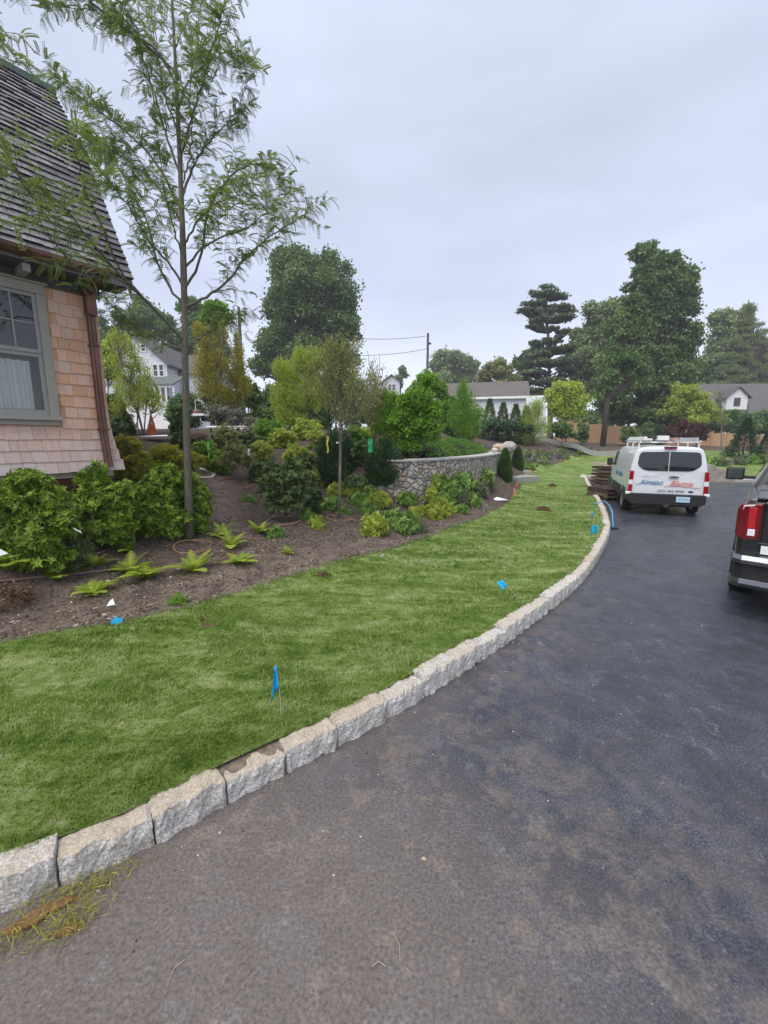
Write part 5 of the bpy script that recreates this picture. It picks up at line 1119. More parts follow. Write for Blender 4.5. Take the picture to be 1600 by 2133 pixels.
for k in range(3): add_dome('lime%d' % k, k, 190, .26, .34, .11, 'leaf', F_YG); add_dome('mid%d' % k, k + 9, 190, .28, .30, .11, 'leaf', F_PERN)
add_dome('rust', 31, 420, .22, .22, .07, 'narrow', F_RUST); add_dome('tuft', 33, 260, .1, .09, .05, 'narrow', F_BRIGHT); add_dome('grassy', 35, 700, .28, .3, .12, 'narrow', foliage('greygreen', (.08, .11, .06), (.24, .29, .16), .3, 4))
add_dome('slope', 37, 40, .17, .2, .12, 'leaf', F_PURP); add_dome('slope2', 38, 40, .16, .2, .12, 'leaf', F_HAZY); add_dome('slope3', 39, 34, .13, .16, .11, 'leaf', F_PERN)
GP = 'leafy perennials in the bed before the stone wall'
for k, (px, py, s, kind, lb) in enumerate([
    (688, 1062, .95, 'mid0', 'pale green leafy perennial immediately left of the slim tree stem'), (742, 1050, .75, 'mid1', 'green leafy perennial just right of the slim tree stem'), (718, 1072, .5, 'mid2', 'small green perennial touching the slim tree stem'),
    (777, 1112, .95, 'lime0', 'lime yellow perennial nearest the lawn, foremost of the clumps'), (842, 1106, 1.1, 'mid1', 'wide green perennial right of the foremost lime clump'), (907, 1078, 1.05, 'lime1', 'bright green perennial left of two small blue flags'),
    (790, 1052, 1.0, 'lime2', 'yellow green perennial behind the foremost lime clump'), (845, 1048, 1.0, 'mid0', 'mid green perennial in the centre of the clump row'), (893, 1042, .95, 'lime0', 'yellow green perennial in the back row before the stone wall'),
    (868, 1012, 1.1, 'mid0', 'green perennial hiding the left foot of the stone wall'), (925, 1052, .9, 'mid2', 'fresh green perennial in front of the bright one beside the wall'), (985, 1052, .8, 'mid1', 'small green perennial nearest the right blue flag'), (735, 1030, .8, 'lime1', 'yellow green perennial behind the slim tree stem'),
    (700, 1030, .8, 'lime2', 'yellow green perennial at the front foot of the upright yew'), (812, 1085, .8, 'mid0', 'green perennial squeezed between the foremost lime clump and the wide green one'), (870, 1108, .6, 'grassy', 'small grey green tuft at the bed edge right of the wide green clump'), (640, 1080, .6, 'mid1', 'small green plant right of the reddish-tipped shrub foot'), (935, 1070, .7, 'lime0', 'yellow green perennial right of the bright green one'), (520, 1045, .55, 'mid2', 'small green plant alone beside the worn soil path'),
    (1000, 1008, 1.5, 'mid1', 'loose green shrublet against the right part of the stone wall'), (960, 1018, 1.5, 'mid0', 'tall loose green plant against the middle of the stone wall'), (900, 1012, 1.4, 'lime1', 'tall yellow green plant against the left part of the stone wall'), (765, 1070, .8, 'mid2', 'pale green perennial right of the slim tree ring'), (855, 1085, .7, 'lime1', 'yellow green perennial just behind the wide green clump'), (960, 1068, .6, 'mid0', 'small green perennial between the two faded blue flags'), (575, 1120, .5, 'mid1', 'small green plant below the reddish-tipped shrub ring'), (660, 1100, .55, 'lime0', 'small lime plant left of the slim tree ring'),
    (945, 1030, 1.1, 'mid2', 'green perennial against the middle of the stone wall'), (915, 1020, 1.1, 'mid1', 'darker green perennial against the left of the stone wall'), (965, 1045, .9, 'grassy', 'grey green feathery perennial below the stone wall'), (997, 1030, 1.0, 'grassy', 'grey green feathery perennial at the right end of the stone wall'),
    (870, 1075, .75, 'lime2', 'small yellow green perennial between the wide green clump and the bright one'), (1010, 1015, .9, 'grassy', 'wispy grey plant beside the clipped cone'), (765, 1035, .8, 'mid0', 'green perennial at the foot of the feathery evergreen'), (822, 1020, .8, 'lime1', 'yellow green perennial below the ribboned evergreen')]):
    p = on_ground(px, py); plant_copy(kind, p, s * (.88 + .07 * p[1] / 8), k * 1.3, lb, GP, 'leafy_perennial', 'plant', 'leaves')
GF = 'young ferns in the front bed'
for k, (px, py, s, lb) in enumerate([(22, 1190, 1.15, 'lime fern at the left edge under the big shrub'), (112, 1208, .9, 'fern on the brown pipe, second from the left edge'), (200, 1182, .8, 'fern just above the brown pipe in front of the under-downspout shrub'), (195, 1240, 1.0, 'fern right above the torn white paper'),
    (262, 1122, .85, 'upright lime fern in front of the shrub left of the locust trunk'), (268, 1150, .8, 'lime fern close below the upright one'), (272, 1195, 1.0, 'spreading fern crossing the brown pipe, left one of a touching pair'), (310, 1205, 1.1, 'spreading fern crossing the brown pipe, right one of a touching pair'),
    (405, 1192, 1.0, 'lime fern in front of the locust trunk'), (462, 1118, .95, 'bright fern behind the pair right of the locust trunk'), (482, 1142, 1.0, 'bright fern in the middle of the chain right of the locust trunk'), (498, 1175, 1.0, 'bright fern at the front of the chain right of the locust trunk'),
    (541, 1112, .85, 'compact lime fern left of the empty drip ring'), (600, 1155, .45, 'tiny dark fern alone in bare soil above the lawn'), (160, 1195, .6, 'small low fern between two larger ferns near the pipe'), (60, 1170, .8, 'lime fern under the big shrub, second from the edge')]):
    plant_copy('fern%d' % (k % 4), on_ground(px, py), s * 1.05, k * 2.1, lb, GF, 'fern')
plant_copy('rust', on_ground(10, 1262), .95, 0, 'rust and green low plant at the left edge of the bare soil', None, 'rusty_perennial', 'plant', 'leaves')
plant_copy('tuft', on_ground(370, 1256), .9, 0, 'small round grass tuft in the soil near the lawn edge', None, 'grass_tuft', 'grass tuft', 'leaves')
ns = 0
SP = [np.array(at_d(*p)[:2]) for p in []]
rs = np.random.default_rng(77)
for k in range(400):
    if ns >= 46: break
    px = rs.uniform(1085, 1245); py = rs.uniform(928, 985); lo = np.interp(px, [1080, 1110, 1160, 1210, 1250], [1002, 978, 960, 949, 941]); hi = np.interp(px, [1080, 1120, 1180, 1250], [948, 934, 934, 939])
    if not (hi < py < lo): continue
    p = on_ground(px, py)
    if p[1] > 40: continue
    plant_copy(['slope', 'slope2', 'slope3'][k % 3], p, .9 + .6 * rs.random(), rs.random() * 6, 'small young plant in the rows dotting the far mulched slope', 'young plants dotting the far mulched slope', 'young_plant', 'plant', 'leaves'); ns += 1
# bank plants on the right, before the fence
for k, (px, py, s, kind, lb) in enumerate([(1478, 945, 1.6, 'mid0', 'green clump on the bank right of the van roof'), (1502, 948, 1.4, 'grassy', 'grey clump on the right bank left of the spruce'), (1522, 944, 1.5, 'slope', 'dark low clump at the spruce foot'), (1540, 950, 1.3, 'grassy', 'pale clump on the bank in front of the spruce'), (1575, 950, 1.5, 'mid1', 'green clump on the bank at the right, above the pickup mirror')]):
    pb_ = at_d(px, py, 25); pb_[2] = g1(pb_[0], pb_[1]); plant_copy(kind, pb_, s, k, lb, 'clumps on the right-hand bank', 'bank_plant', 'plant', 'leaves')

# ------------------------------------------------------------------ mulch, chips and pebbles lying on the bed
def litter():
    n = 40000; px = rng.uniform(-100, 1080, n * 2); x = rng.uniform(-6.5, 5, n * 2); y = rng.uniform(2.5, 15, n * 2); d = np.hypot(x, y)
    k = (rng.random(n * 2) < np.clip((4.5 / d) ** 1.6, 0, 1)) & ~inside(x, y, LAWN) & ~inside(x, y, DRIVE) & (dist_line(x, y, CBs) > .05) & (x < y * 1.0); x, y = x[k], y[k]; n = len(x); z = tz(x, y)
    c = unit(rng.normal(size=(n, 3)) * [1, 1, .25]); TVv = np.array([[-.5, -.2, 0], [.5, -.25, .05], [.55, .2, 0], [-.45, .22, .06], [0, 0, .3]]); TFf = np.array([[0, 1, 4], [1, 2, 4], [2, 3, 4], [3, 0, 4]])
    s = .012 + .045 * rng.random(n) ** 3; V, F_ = scatter(TVv, TFf, np.stack([x, y, z + .002], 1), frames(c, unit(rng.normal(size=(n, 3)) * .3 + [0, 0, 1])), s)
    mm = NM('wood_chips'); mm.col(mm.ramp(mm.attr('rnd'), [(0, (.02, .015, .012)), (.5, (.09, .06, .045)), (.8, (.20, .15, .11)), (.95, (.32, .26, .2)), (1, (.45, .42, .38))])); mm.set(Roughness=.9)
    tag(big_mesh('mulch', V, F_, mm.m, None, np.repeat(rng.random(n), 4)), 'scattered dark mulch chips and pale crumbs over the planting bed', 'mulch', kind='stuff')
litter()
# ------------------------------------------------------------------ vehicles
def paint(name, c, rough=.25, metal=0, coat=.6, spec=.5):
    s = NM(name); n = s.noise(3, 4); s.col(s.mix(s.rng(n, .4, .7, 0, .12), c, tuple(v * .7 + .03 for v in c))); s.set(Roughness=rough, Metallic=metal)
    s.b.inputs['Coat Weight'].default_value = coat; s.b.inputs['Coat Roughness'].default_value = .06; return s.m
VWHITE = paint('van_white', (.66, .69, .74), .35); VBLACK = paint('truck_black', (.008, .009, .013), .2); PLASTIC = simple('black_plastic', (.018, .018, .020), .55, .2, 12)
TYRE = simple('tyre_rubber', (.015, .015, .015), .85, .2, 20); RIM = paint('rim_silver', (.45, .46, .48), .3, .7, .2); CHROME = simple('chrome', (.25, .26, .28), .3, .05, 5, metal=1.0)
DGLASS = NM('tinted_glass'); DGLASS.col((.012, .015, .018)); DGLASS.set(Roughness=.04); DGLASS.b.inputs['Specular IOR Level'].default_value = .8; DGLASS = DGLASS.m
REDL = paint('red_lens', (.30, .004, .008), .12, 0, .8); REDB = paint('bright_red_lens', (.42, .008, .012), .15); CLEARL = simple('clear_lens', (.75, .76, .78), .15, .05); DKGREY = simple('dark_grey', (.05, .05, .055), .5)
def ringpts(h, y, tilt=0, z0=1.2, zr=.85):
    L_ = [(-x, z) for x, z in h[::-1] if x > 1e-6]
    P_ = [(x, z) for x, z in h] + L_
    return [(x, y + tilt * max(0, (z - z0) / zr), z) for x, z in P_]
def wheel(root, x, y, r, wd, sgn, spokes=8):
    t = MB(); prof = [(r * .62, -wd / 2), (r * .93, -wd / 2), (r, -wd / 2 + .03), (r, wd / 2 - .03), (r * .93, wd / 2), (r * .62, wd / 2)]
    V = []; n = 28
    for rr_, a in prof:
        for k in range(n): th = 2 * math.pi * k / n; V.append((x + a, y + rr_ * math.cos(th), r + rr_ * math.sin(th)))
    m_ = len(prof); t.add(V, [(i * n + k, i * n + (k + 1) % n, ((i + 1) % m_) * n + (k + 1) % n, ((i + 1) % m_) * n + k) for i in range(m_) for k in range(n)])
    wh = t.build('wheel', TYRE, root, smooth=False)
    rm = MB(); xs_ = x + sgn * (wd / 2 - .02)
    def disc(xa, xb, ra, rb, nn=28):
        V = []
        for xx, rr_ in ((xa, ra), (xb, ra), (xb, rb), (xa, rb)):
            for k in range(nn): th = 2 * math.pi * k / nn; V.append((xx, y + rr_ * math.cos(th), r + rr_ * math.sin(th)))
        rm.add(V, [(i * nn + k, i * nn + (k + 1) % nn, ((i + 1) % 4) * nn + (k + 1) % nn, ((i + 1) % 4) * nn + k) for i in range(4) for k in range(nn)])
    disc(xs_ - .08 * sgn, xs_ + .015 * sgn, r * .62, r * .55); disc(xs_ - .02 * sgn, xs_ + .012 * sgn, r * .2, .005)
    for k in range(spokes):
        th = 2 * math.pi * k / spokes; c, s_ = math.cos(th), math.sin(th); a0, a1 = r * .15, r * .57; hw = r * .06
        rm.add([(xs_ + dx, y + a * c - o * s_, r + a * s_ + o * c) for dx in (-.02 * sgn, .008 * sgn) for a, o in ((a0, -hw), (a1, -hw * .7), (a1, hw * .7), (a0, hw))], [(0, 1, 2, 3), (7, 6, 5, 4), (0, 4, 5, 1), (1, 5, 6, 2), (2, 6, 7, 3), (3, 7, 4, 0)])
    rm.build('rim', RIM, wh); return wh
def mesh_text(name, body, size, m, parent, M, shear=0, ext=.002, space=1.0, align='CENTER'):
    cu = bpy.data.curves.new(name, 'FONT'); cu.body = body; cu.size = size; cu.extrude = ext; cu.shear = shear; cu.align_x = align; cu.align_y = 'CENTER'; cu.space_character = space
    t = bpy.data.objects.new(name, cu); COL.objects.link(t); dg = bpy.context.evaluated_depsgraph_get(); me = bpy.data.meshes.new_from_object(t.evaluated_get(dg)); me.transform(M)
    bpy.data.objects.remove(t); me.materials.clear(); return link_mesh(name, me, m, parent)
def rot_to_rear(x, y, z): return Matrix.Translation((x, y, z)) @ Matrix.Rotation(R(90), 4, 'X')

# --- white van
van = empty('white_van', (7.36, 10.95, 0), R(-22), 'white work van with ladder rack parked on the driveway, seen from behind', 'van'); van.scale = (.88, .88, .88)
def vsec(y, w_, wr, zt, zb, tilt=0):
    h = [(0, zb), (w_ * .92, zb), (w_ * .985, zb + .1), (w_, .75), (w_, 1.02), (w_ * .985, 1.22), (w_ * .965, 1.42), (w_ * .93, 1.62), (wr + .05, zt - .22), (wr, zt - .10), (wr - .09, zt - .03), (wr - .25, zt + .0), (0, zt + .025)]
    return ringpts(h, y, tilt)
body = MB(); body.loft([vsec(.0, .93, .78, 1.98, .5, .07), vsec(.035, .985, .82, 2.02, .46, .07), vsec(.12, 1.0, .835, 2.04, .44, .05), vsec(1.2, 1.0, .84, 2.05, .42), vsec(3.4, 1.0, .84, 2.05, .42), vsec(3.75, .99, .82, 2.02, .42), vsec(4.2, .985, .80, 1.86, .42), vsec(4.62, .975, .78, 1.5, .42), vsec(4.75, .97, .85, 1.36, .42), vsec(5.2, .93, .80, 1.22, .42), vsec(5.38, .86, .72, 1.05, .42), vsec(5.42, .80, .66, .95, .5)])
body.build('body', VWHITE, van, smooth=False, bevel=.012)
tz_ = lambda z: .07 * max(0, (z - 1.2) / .85)
def rear_panel(mb, poly, y0, th):
    """poly in (x, z); sits proud of the leaning rear face"""
    n = len(poly); V = [(x, -y0 + tz_(z), z) for x, z in poly] + [(x, -y0 + th + tz_(z), z) for x, z in poly]
    mb.add(V, [tuple(range(n)), tuple(range(2 * n - 1, n - 1, -1))] + [(i, n + i, n + (i + 1) % n, (i + 1) % n) for i in range(n)])
for sg in (-1, 1):
    g = MB(); P_ = [(.012, 1.34), (.50, 1.34), (.62, 1.36), (.76, 1.45), (.80, 1.54), (.775, 1.78), (.74, 1.86), (.68, 1.885), (.012, 1.90)]
    P_ = [(sg * x, z) for x, z in P_]; P_ = P_ if sg > 0 else P_[::-1]
    rear_panel(g, P_, .006, .012); dr = MB()
    D_ = [(.006, .66), (.90, .66), (.915, 1.0), (.90, 1.25), (.86, 1.6), (.80, 1.92), (.70, 1.97), (.006, 1.975)]
    D_ = [(sg * x, z) for x, z in D_]; D_ = D_ if sg > 0 else D_[::-1]
    rear_panel(dr, D_, .0045, .02); do = dr.build('rear_door', VWHITE, van, bevel=.004); g.build('window', DGLASS, do)
    # lamps at the corners
    lt = MB()
    for z0, z1 in ((1.06, 1.33),): lt.prism([(sg * .895, z0), (sg * 1.004, z0), (sg * .985, z1), (sg * .885, z1)][::sg], -.055, .01, Matrix(((1, 0, 0, 0), (0, 0, 1, 0), (0, 1, 0, 0), (0, 0, 0, 1))))
    lo_ = lt.build('taillight', REDL, van, bevel=.008)
    for z0, z1, mm in ((.92, 1.055, CLEARL), (.71, .915, REDL)):
        q = MB(); q.prism([(sg * .90, z0), (sg * 1.006, z0), (sg * 1.004, z1), (sg * .895, z1)][::sg], -.05, .01, Matrix(((1, 0, 0, 0), (0, 0, 1, 0), (0, 1, 0, 0), (0, 0, 0, 1)))); q.build('lens', mm, lo_, bevel=.006)
    q = MB(); q.box(sg * .99 - .07, sg * .99 + .07, -.07, .06, .615, .70); q.build('corner_reflector', WHITEP, van, bevel=.02)
bm2 = MB(); bm2.loft([ringpts([(0, .34), (.86, .34), (.97, .40), (.985, .50), (.97, .655), (0, .655)], y) for y in (-.10, -.09, -.02)] + [ringpts([(0, .40), (.98, .40), (1.01, .45), (1.012, .55), (1.006, .66), (0, .66)], y) for y in (.05, .75)])
bm2.build('rear_bumper', PLASTIC, van, bevel=.015)
for sg in (-1, 1):
    lo = MB(); lo.box(sg * 1.012 - .012, sg * 1.012 + .008, .55, .58, .42, .78); lo.box(sg * 1.008 - .012, sg * 1.008 + .012, 1.55, 3.75, .40, .76); lo.box(sg * 1.0 - .012, sg * 1.0 + .012, 4.75, 5.2, .40, .75)
    lo.build('side_cladding', PLASTIC, van, bevel=.006)
un = MB(); un.box(-.75, .75, .2, 5.0, .26, .42); un.tube([(.62, -.1, .30), (.62, .5, .33)], .035, 8); un.box(-.06, .06, -.16, .1, .28, .36); un.build('underbody', DKGREY, van)
for sg in (-1, 1):
    for y in (.95, 4.35):
        for_arch = MB(); 
        V = []
        for xx in (sg * .99, sg * 1.012):
            for k in range(17): th = math.pi * k / 16; V.append((xx, y + .44 * math.cos(th), .36 + .44 * math.sin(th)))
        for_arch.add(V, [tuple(range(17)), tuple(range(33, 16, -1))] + [(i, i + 1, 18 + i, 17 + i) for i in range(16)]); for_arch.build('wheel_arch', DKGREY, van); wheel(van, sg * .915, y, .345, .22, sg)
MB().box(-.14, .14, -.004, .01, 1.985, 2.01).build('high_brake_light', REDL, van); q = MB(); q.box(-.16, .16, .0, .09, 2.012, 2.045); q.build('lamp_hood', PLASTIC, van, bevel=.01)
q = MB(); q.prism([(.10 + .13 * math.cos(t) * 1, 1.165 + .022 * math.sin(t)) for t in np.linspace(0, 6.283, 17)[:-1]], -.035, -.006, Matrix(((1, 0, 0, .05), (0, 0, 1, 0), (0, 1, 0, 0), (0, 0, 0, 1)))); q.build('door_handle', PLASTIC, van)
q = MB(); q.prism([(.60 + .065 * math.cos(t), .745 + .026 * math.sin(t)) for t in np.linspace(0, 6.283, 17)[:-1]], -.014, -.003, Matrix(((1, 0, 0, 0), (0, 0, 1, 0), (0, 1, 0, 0), (0, 0, 0, 1)))); q.build('oval_badge', simple('badge_blue', (.02, .04, .14), .3), van, smooth=False)
q = MB(); q.box(.24, .58, -.125, -.10, .44, .60); pl = q.build('licence_plate', simple('plate_blue', (.45, .62, .80), .4, .06), van, bevel=.004)
TBLUE = simple('text_blue', (.10, .22, .42), .5); TRED = simple('text_red', (.68, .25, .18), .5); TDARK = simple('text_dark', (.03, .04, .08), .5); TGREY = simple('text_grey', (.42, .44, .50), .5)
mesh_text('plate_number', 'AM 88165', .062, TBLUE, pl, rot_to_rear(.41, -.127, .52), 0, .001)
mesh_text('lettering', 'Kimaso', .21, TBLUE, van, rot_to_rear(-.42, -.012, .99), .5, .003, .92)
mesh_text('lettering', 'Blattie', .23, TRED, van, rot_to_rear(.33, -.012, .97), .5, .003, .98)
mesh_text('lettering', 'LANDSCAPING', .055, TGREY, van, rot_to_rear(-.46, -.012, 1.175), 0, .002, 1.2)
mesh_text('lettering', 'C O N S T R U C T I O N', .05, TGREY, van, rot_to_rear(.05, -.012, 1.265), 0, .002, 1.2)
mesh_text('lettering', '(203) 866 8900', .10, TDARK, van, rot_to_rear(.10, -.012, .745), .0, .002, 1.1)
sw = MB()
V = [(-.80 + .55 * t, -.013, .90 + .16 * t + .03 * math.sin(t * 6)) for t in np.linspace(0, 1, 9)]; sw.tube(V, .006, 4); sw.build('lettering_swash', TBLUE, van)
sw = MB(); V = [(-.08 + .9 * t, -.013, .885 + .02 * math.sin(t * 5)) for t in np.linspace(0, 1, 9)]; sw.tube(V, .006, 4); sw.build('lettering_swash', TRED, van)
Ms = Matrix.Translation((-1.012, 2.2, 1.12)) @ Matrix.Rotation(R(-90), 4, 'Z') @ Matrix.Rotation(R(90), 4, 'X')
mesh_text('lettering', 'Kimaso Blattie', .3, TBLUE, van, Ms, .4, .003)
for sg in (-1, 1):
    q = MB(); q.prism([(3.45, 1.34), (4.2, 1.34), (4.1, 1.7), (3.95, 1.86), (3.5, 1.88)], 0, .01, Matrix(((0, 0, 1, sg * .955 - .005), (1, 0, 0, 0), (0, 1, 0, 0), (0, 0, 0, 1))) @ Matrix.Shear('XY', 4, (0, 0)) if False else Matrix(((0, -.18 * sg, 1, sg * .988 + .18 * sg * 1.34), (1, 0, 0, 0), (0, 1, 0, 0), (0, 0, 0, 1)))); q.build('side_window', DGLASS, van)
    q = MB(); q.box(sg * 1.03, sg * 1.22, 3.98, 4.08, 1.28, 1.56); q.box(min(sg * .95, sg * 1.06), max(sg * .95, sg * 1.06), 4.0, 4.05, 1.30, 1.36); q.build('door_mirror', PLASTIC, van, bevel=.02)
q = MB(); q.add([(-.76, 4.28, 1.84), (.76, 4.28, 1.84), (.84, 4.71, 1.42), (-.84, 4.71, 1.42), (-.76, 4.3, 1.86), (.76, 4.3, 1.86), (.84, 4.73, 1.44), (-.84, 4.73, 1.44)], [(0, 1, 2, 3), (7, 6, 5, 4), (0, 4, 5, 1), (1, 5, 6, 2), (2, 6, 7, 3), (3, 7, 4, 0)]); q.build('windscreen', DGLASS, van)
rk_ = MB()
for y in (.35, 1.5, 2.7): rk_.box(-.78, .78, y, y + .05, 2.15, 2.19); rk_.box(-.78, -.74, y, y + .05, 2.0, 2.15); rk_.box(.74, .78, y, y + .05, 2.0, 2.15)
for x in (-.78, .74): rk_.box(x, x + .04, .2, 3.1, 2.191, 2.22)
rk_.build('roof_rack', WHITEP, van)
cg = empty('ladder', (7.36, 10.95, 0), R(-22), 'aluminium and white ladder lying on the right side of the van roof rack', 'ladder'); cg.scale = (.88, .88, .88)
q = MB(); q.box(.22, .27, .1, 3.6, 2.224, 2.31); q.box(.62, .67, .1, 3.6, 2.224, 2.31); q.build('ladder_rail', simple('aluminium', (.62, .62, .64), .35, .05, metal=.6), cg); q = MB()
for k in range(12): q.box(.27, .62, .25 + .28 * k, .28 + .28 * k, 2.25, 2.28)
q.build('rung', bpy.data.materials['aluminium'], cg)
def placed(name, mb, m, label, cat, parent_loc=(7.36, 10.95, 0), rz=R(-22), s=.88, bevel=0, smooth=False):
    o = mb.build(name, m, None, smooth, bevel); o.location = parent_loc; o.rotation_euler = (0, 0, rz); o.scale = (s,) * 3; return tag(o, label, cat)
placed('white_box', MB().box(-.30, -.02, .25, .75, 2.224, 2.36), WHITEP, 'small white box strapped at the middle of the van roof rack', 'box', bevel=.01)
placed('pipe_bundle', MB().tube([(-.66, .1, 2.25), (-.66, 3.4, 2.25)], .035, 8).tube([(-.58, .15, 2.25), (-.58, 3.3, 2.25)], .035, 8).tube([(-.5, .1, 2.25), (-.5, 3.4, 2.25)], .035, 8).tube([(-.62, .2, 2.31), (-.62, 3.4, 2.31)], .032, 8), WHITEP, 'bundle of white pipes on the left side of the van roof rack', 'pipes')
placed('dark_coil', MB().tube([(-.38 + .07 * math.cos(t), .4 + .02 * t, 2.30 + .07 * math.sin(t)) for t in np.linspace(0, 18, 50)], .012, 5), PLASTIC, 'small dark hose coil left of the white box on the van rack', 'hose coil')
placed('red_plank', MB().box(.06, .20, .1, 2.6, 2.224, 2.30), simple('pinkish_board', (.50, .28, .24), .7), 'pinkish board on the van roof rack right of the white box', 'board')

# --- black pickup, only its left rear corner in view
TS = .95; tk = empty('black_pickup', (4.60, 3.93, 0), R(-42), 'black pickup truck at the right edge, left tail lamp and chrome bumper showing', 'pickup truck'); tk.scale = (TS,) * 3
def tsec(y, w_, zt, zb, sh=.08): return ringpts([(0, zb), (w_ * .93, zb), (w_ * .985, zb + .12), (w_, .82), (w_ + .005, 1.0), (w_ * .985, zt - .14), (w_ * .96, zt - .04), (w_ * .93, zt), (0, zt)], y)
q = MB(); q.loft([tsec(.0, .94, 1.36, .60), tsec(.04, .985, 1.385, .56), tsec(.2, 1.0, 1.39, .52), tsec(1.85, 1.01, 1.39, .50), tsec(1.87, 1.0, 1.36, .50), tsec(4.1, 1.0, 1.34, .50), tsec(4.3, 1.0, 1.31, .50), tsec(5.5, .98, 1.22, .52), tsec(5.7, .93, 1.10, .56), tsec(5.75, .88, .98, .6)])
q.build('body', VBLACK, tk, bevel=.02)
q = MB()
def csec(y, w_, zt, wt): return [(w_, y, 1.30), (w_ * .97, y, 1.42), (wt + .05, y, zt - .10), (wt - .02, y, zt - .02), (wt - .2, y, zt), (-wt + .2, y, zt), (-wt + .02, y, zt - .02), (-wt - .05, y, zt - .10), (-w_ * .97, y, 1.42), (-w_, y, 1.30)]
def cs(y0, y1, w_, zt, wt):  # leaning section
    return [(x, y0 + (y1 - y0) * (z - 1.3) / (zt - 1.3), z) for x, y, z in csec(0, w_, zt, wt)]
q.loft([cs(1.93, 2.12, .93, 1.88, .70), cs(2.0, 2.2, .96, 1.90, .72), cs(2.8, 2.8, .97, 1.93, .74), cs(3.5, 3.4, .96, 1.92, .72), cs(4.35, 3.75, .93, 1.86, .68)]); cab = q.build('cab', VBLACK, tk, bevel=.015)
q = MB()
def lean(z): return 1.93 + .19 * (z - 1.3) / .58
q.add([(x, lean(z) - .012, z) for x, z in ((-.80, 1.44), (.80, 1.44), (.66, 1.80), (-.66, 1.80))] + [(x, lean(z) + .01, z) for x, z in ((-.80, 1.44), (.80, 1.44), (.66, 1.80), (-.66, 1.80))], [(0, 1, 2, 3), (7, 6, 5, 4), (0, 4, 5, 1), (1, 5, 6, 2), (2, 6, 7, 3), (3, 7, 4, 0)]); q.build('rear_window', DGLASS, tk)
for sg in (-1, 1):
    for (ya, yb, yc, yd) in ((2.25, 3.0, 2.98, 2.38), (3.08, 3.95, 3.55, 3.06)):
        q = MB(); P_ = [(ya, 1.44), (yb, 1.44), (yc, 1.80), (yd, 1.80)]; xo = lambda z: .945 - (z - 1.42) * .47
        q.add([(sg * (xo(z) + .012), y, z) for y, z in P_] + [(sg * (xo(z) - .02), y, z) for y, z in P_], [(0, 1, 2, 3), (7, 6, 5, 4), (0, 4, 5, 1), (1, 5, 6, 2), (2, 6, 7, 3), (3, 7, 4, 0)]); q.build('side_window', DGLASS, tk)
    q = MB(); q.box(min(sg * 1.10, sg * 1.36), max(sg * 1.10, sg * 1.36), 3.62, 3.74, 1.36, 1.58); q.box(min(sg * .93, sg * 1.13), max(sg * .93, sg * 1.13), 3.66, 3.71, 1.38, 1.44); mo = q.build('door_mirror', PLASTIC, tk, bevel=.03)
    MB().box(min(sg * 1.13, sg * 1.33), max(sg * 1.13, sg * 1.33), 3.608, 3.618, 1.385, 1.555).build('mirror_glass', simple('mirror_face', (.20, .27, .28), .08, .2, metal=.9), mo)
    for y in (2.55, 3.35): MB().box(min(sg * 1.0, sg * 1.035), max(sg * 1.0, sg * 1.035), y - .12, y + .12, 1.12, 1.16).build('door_handle', CHROME, tk, bevel=.012)
    # C-shaped tail lamp with bright vertical bar
    Mx = Matrix(((1, 0, 0, 0), (0, 0, 1, 0), (0, 1, 0, 0), (0, 0, 0, 1)))
    q = MB(); P_ = [(.80, .95), (.96, .94), (1.005, .98), (1.012, 1.25), (.985, 1.345), (.80, 1.355)]; P_ = [(sg * x, z) for x, z in P_][::sg]; q.prism(P_, -.035, .02, Mx)
    ss = MB(); ss.box(min(sg * .95, sg * 1.016), max(sg * .95, sg * 1.016), .0, .16, .98, 1.30)
    tl = q.build('taillight', simple('dark_red_lens', (.13, .003, .006), .1, .2), tk, bevel=.012); ss.build('lens', bpy.data.materials['dark_red_lens'], tl, bevel=.02)
    MB().box(min(sg * .845, sg * .915), max(sg * .845, sg * .915), -.042, -.03, 1.07, 1.31).build('lens', REDB, tl, bevel=.004)
    MB().box(min(sg * .84, sg * .905), max(sg * .84, sg * .905), -.043, -.03, .985, 1.062).build('lens', CLEARL, tl, bevel=.004)
    q = MB(); q.tube([(sg * .87, -.04, 1.335), (sg * .96, -.035, 1.32), (sg * .985, -.02, 1.2)], .008, 6); q.build('lens', CLEARL, tl)
    for y in (1.28, 4.85):
        a_ = MB(); V = []
        for xx in (sg * .99, sg * 1.018):
            for k in range(17): th = math.pi * k / 16; V.append((xx, y + .50 * math.cos(th), .42 + .50 * math.sin(th)))
        a_.add(V, [tuple(range(17)), tuple(range(33, 16, -1))] + [(i, i + 1, 18 + i, 17 + i) for i in range(16)]); a_.build('wheel_arch', PLASTIC, tk); wheel(tk, sg * .90, y, .42, .28, sg, 6)
q = MB(); q.box(-.785, .785, -.022, .05, .80, 1.33); q.box(-.79, .79, -.06, .05, 1.332, 1.385); tg = q.build('tailgate', VBLACK, tk, bevel=.015)
q = MB(); q.box(-.79, .79, -.028, -.018, .905, .918); q.build('trim_line', CHROME, tg)
q = MB(); q.box(-.86, .86, .02, 1.84, 1.40, 1.425); q.box(-.86, .86, .9, .915, 1.426, 1.44); q.build('tonneau_cover', simple('tonneau', (.07, .075, .09), .35, .15), tk, bevel=.01)
q = MB(); q.box(-.78, -.42, -.028, -.0225, .815, .90)
q.box(-.01, .01, .01, .02, .9, .91); q = MB(); q.box(-.77, -.40, -.032, -.024, .79, .885); plq = q.build('bumper_sticker', simple('sticker_white', (.72, .76, .76), .4, .04), tg)
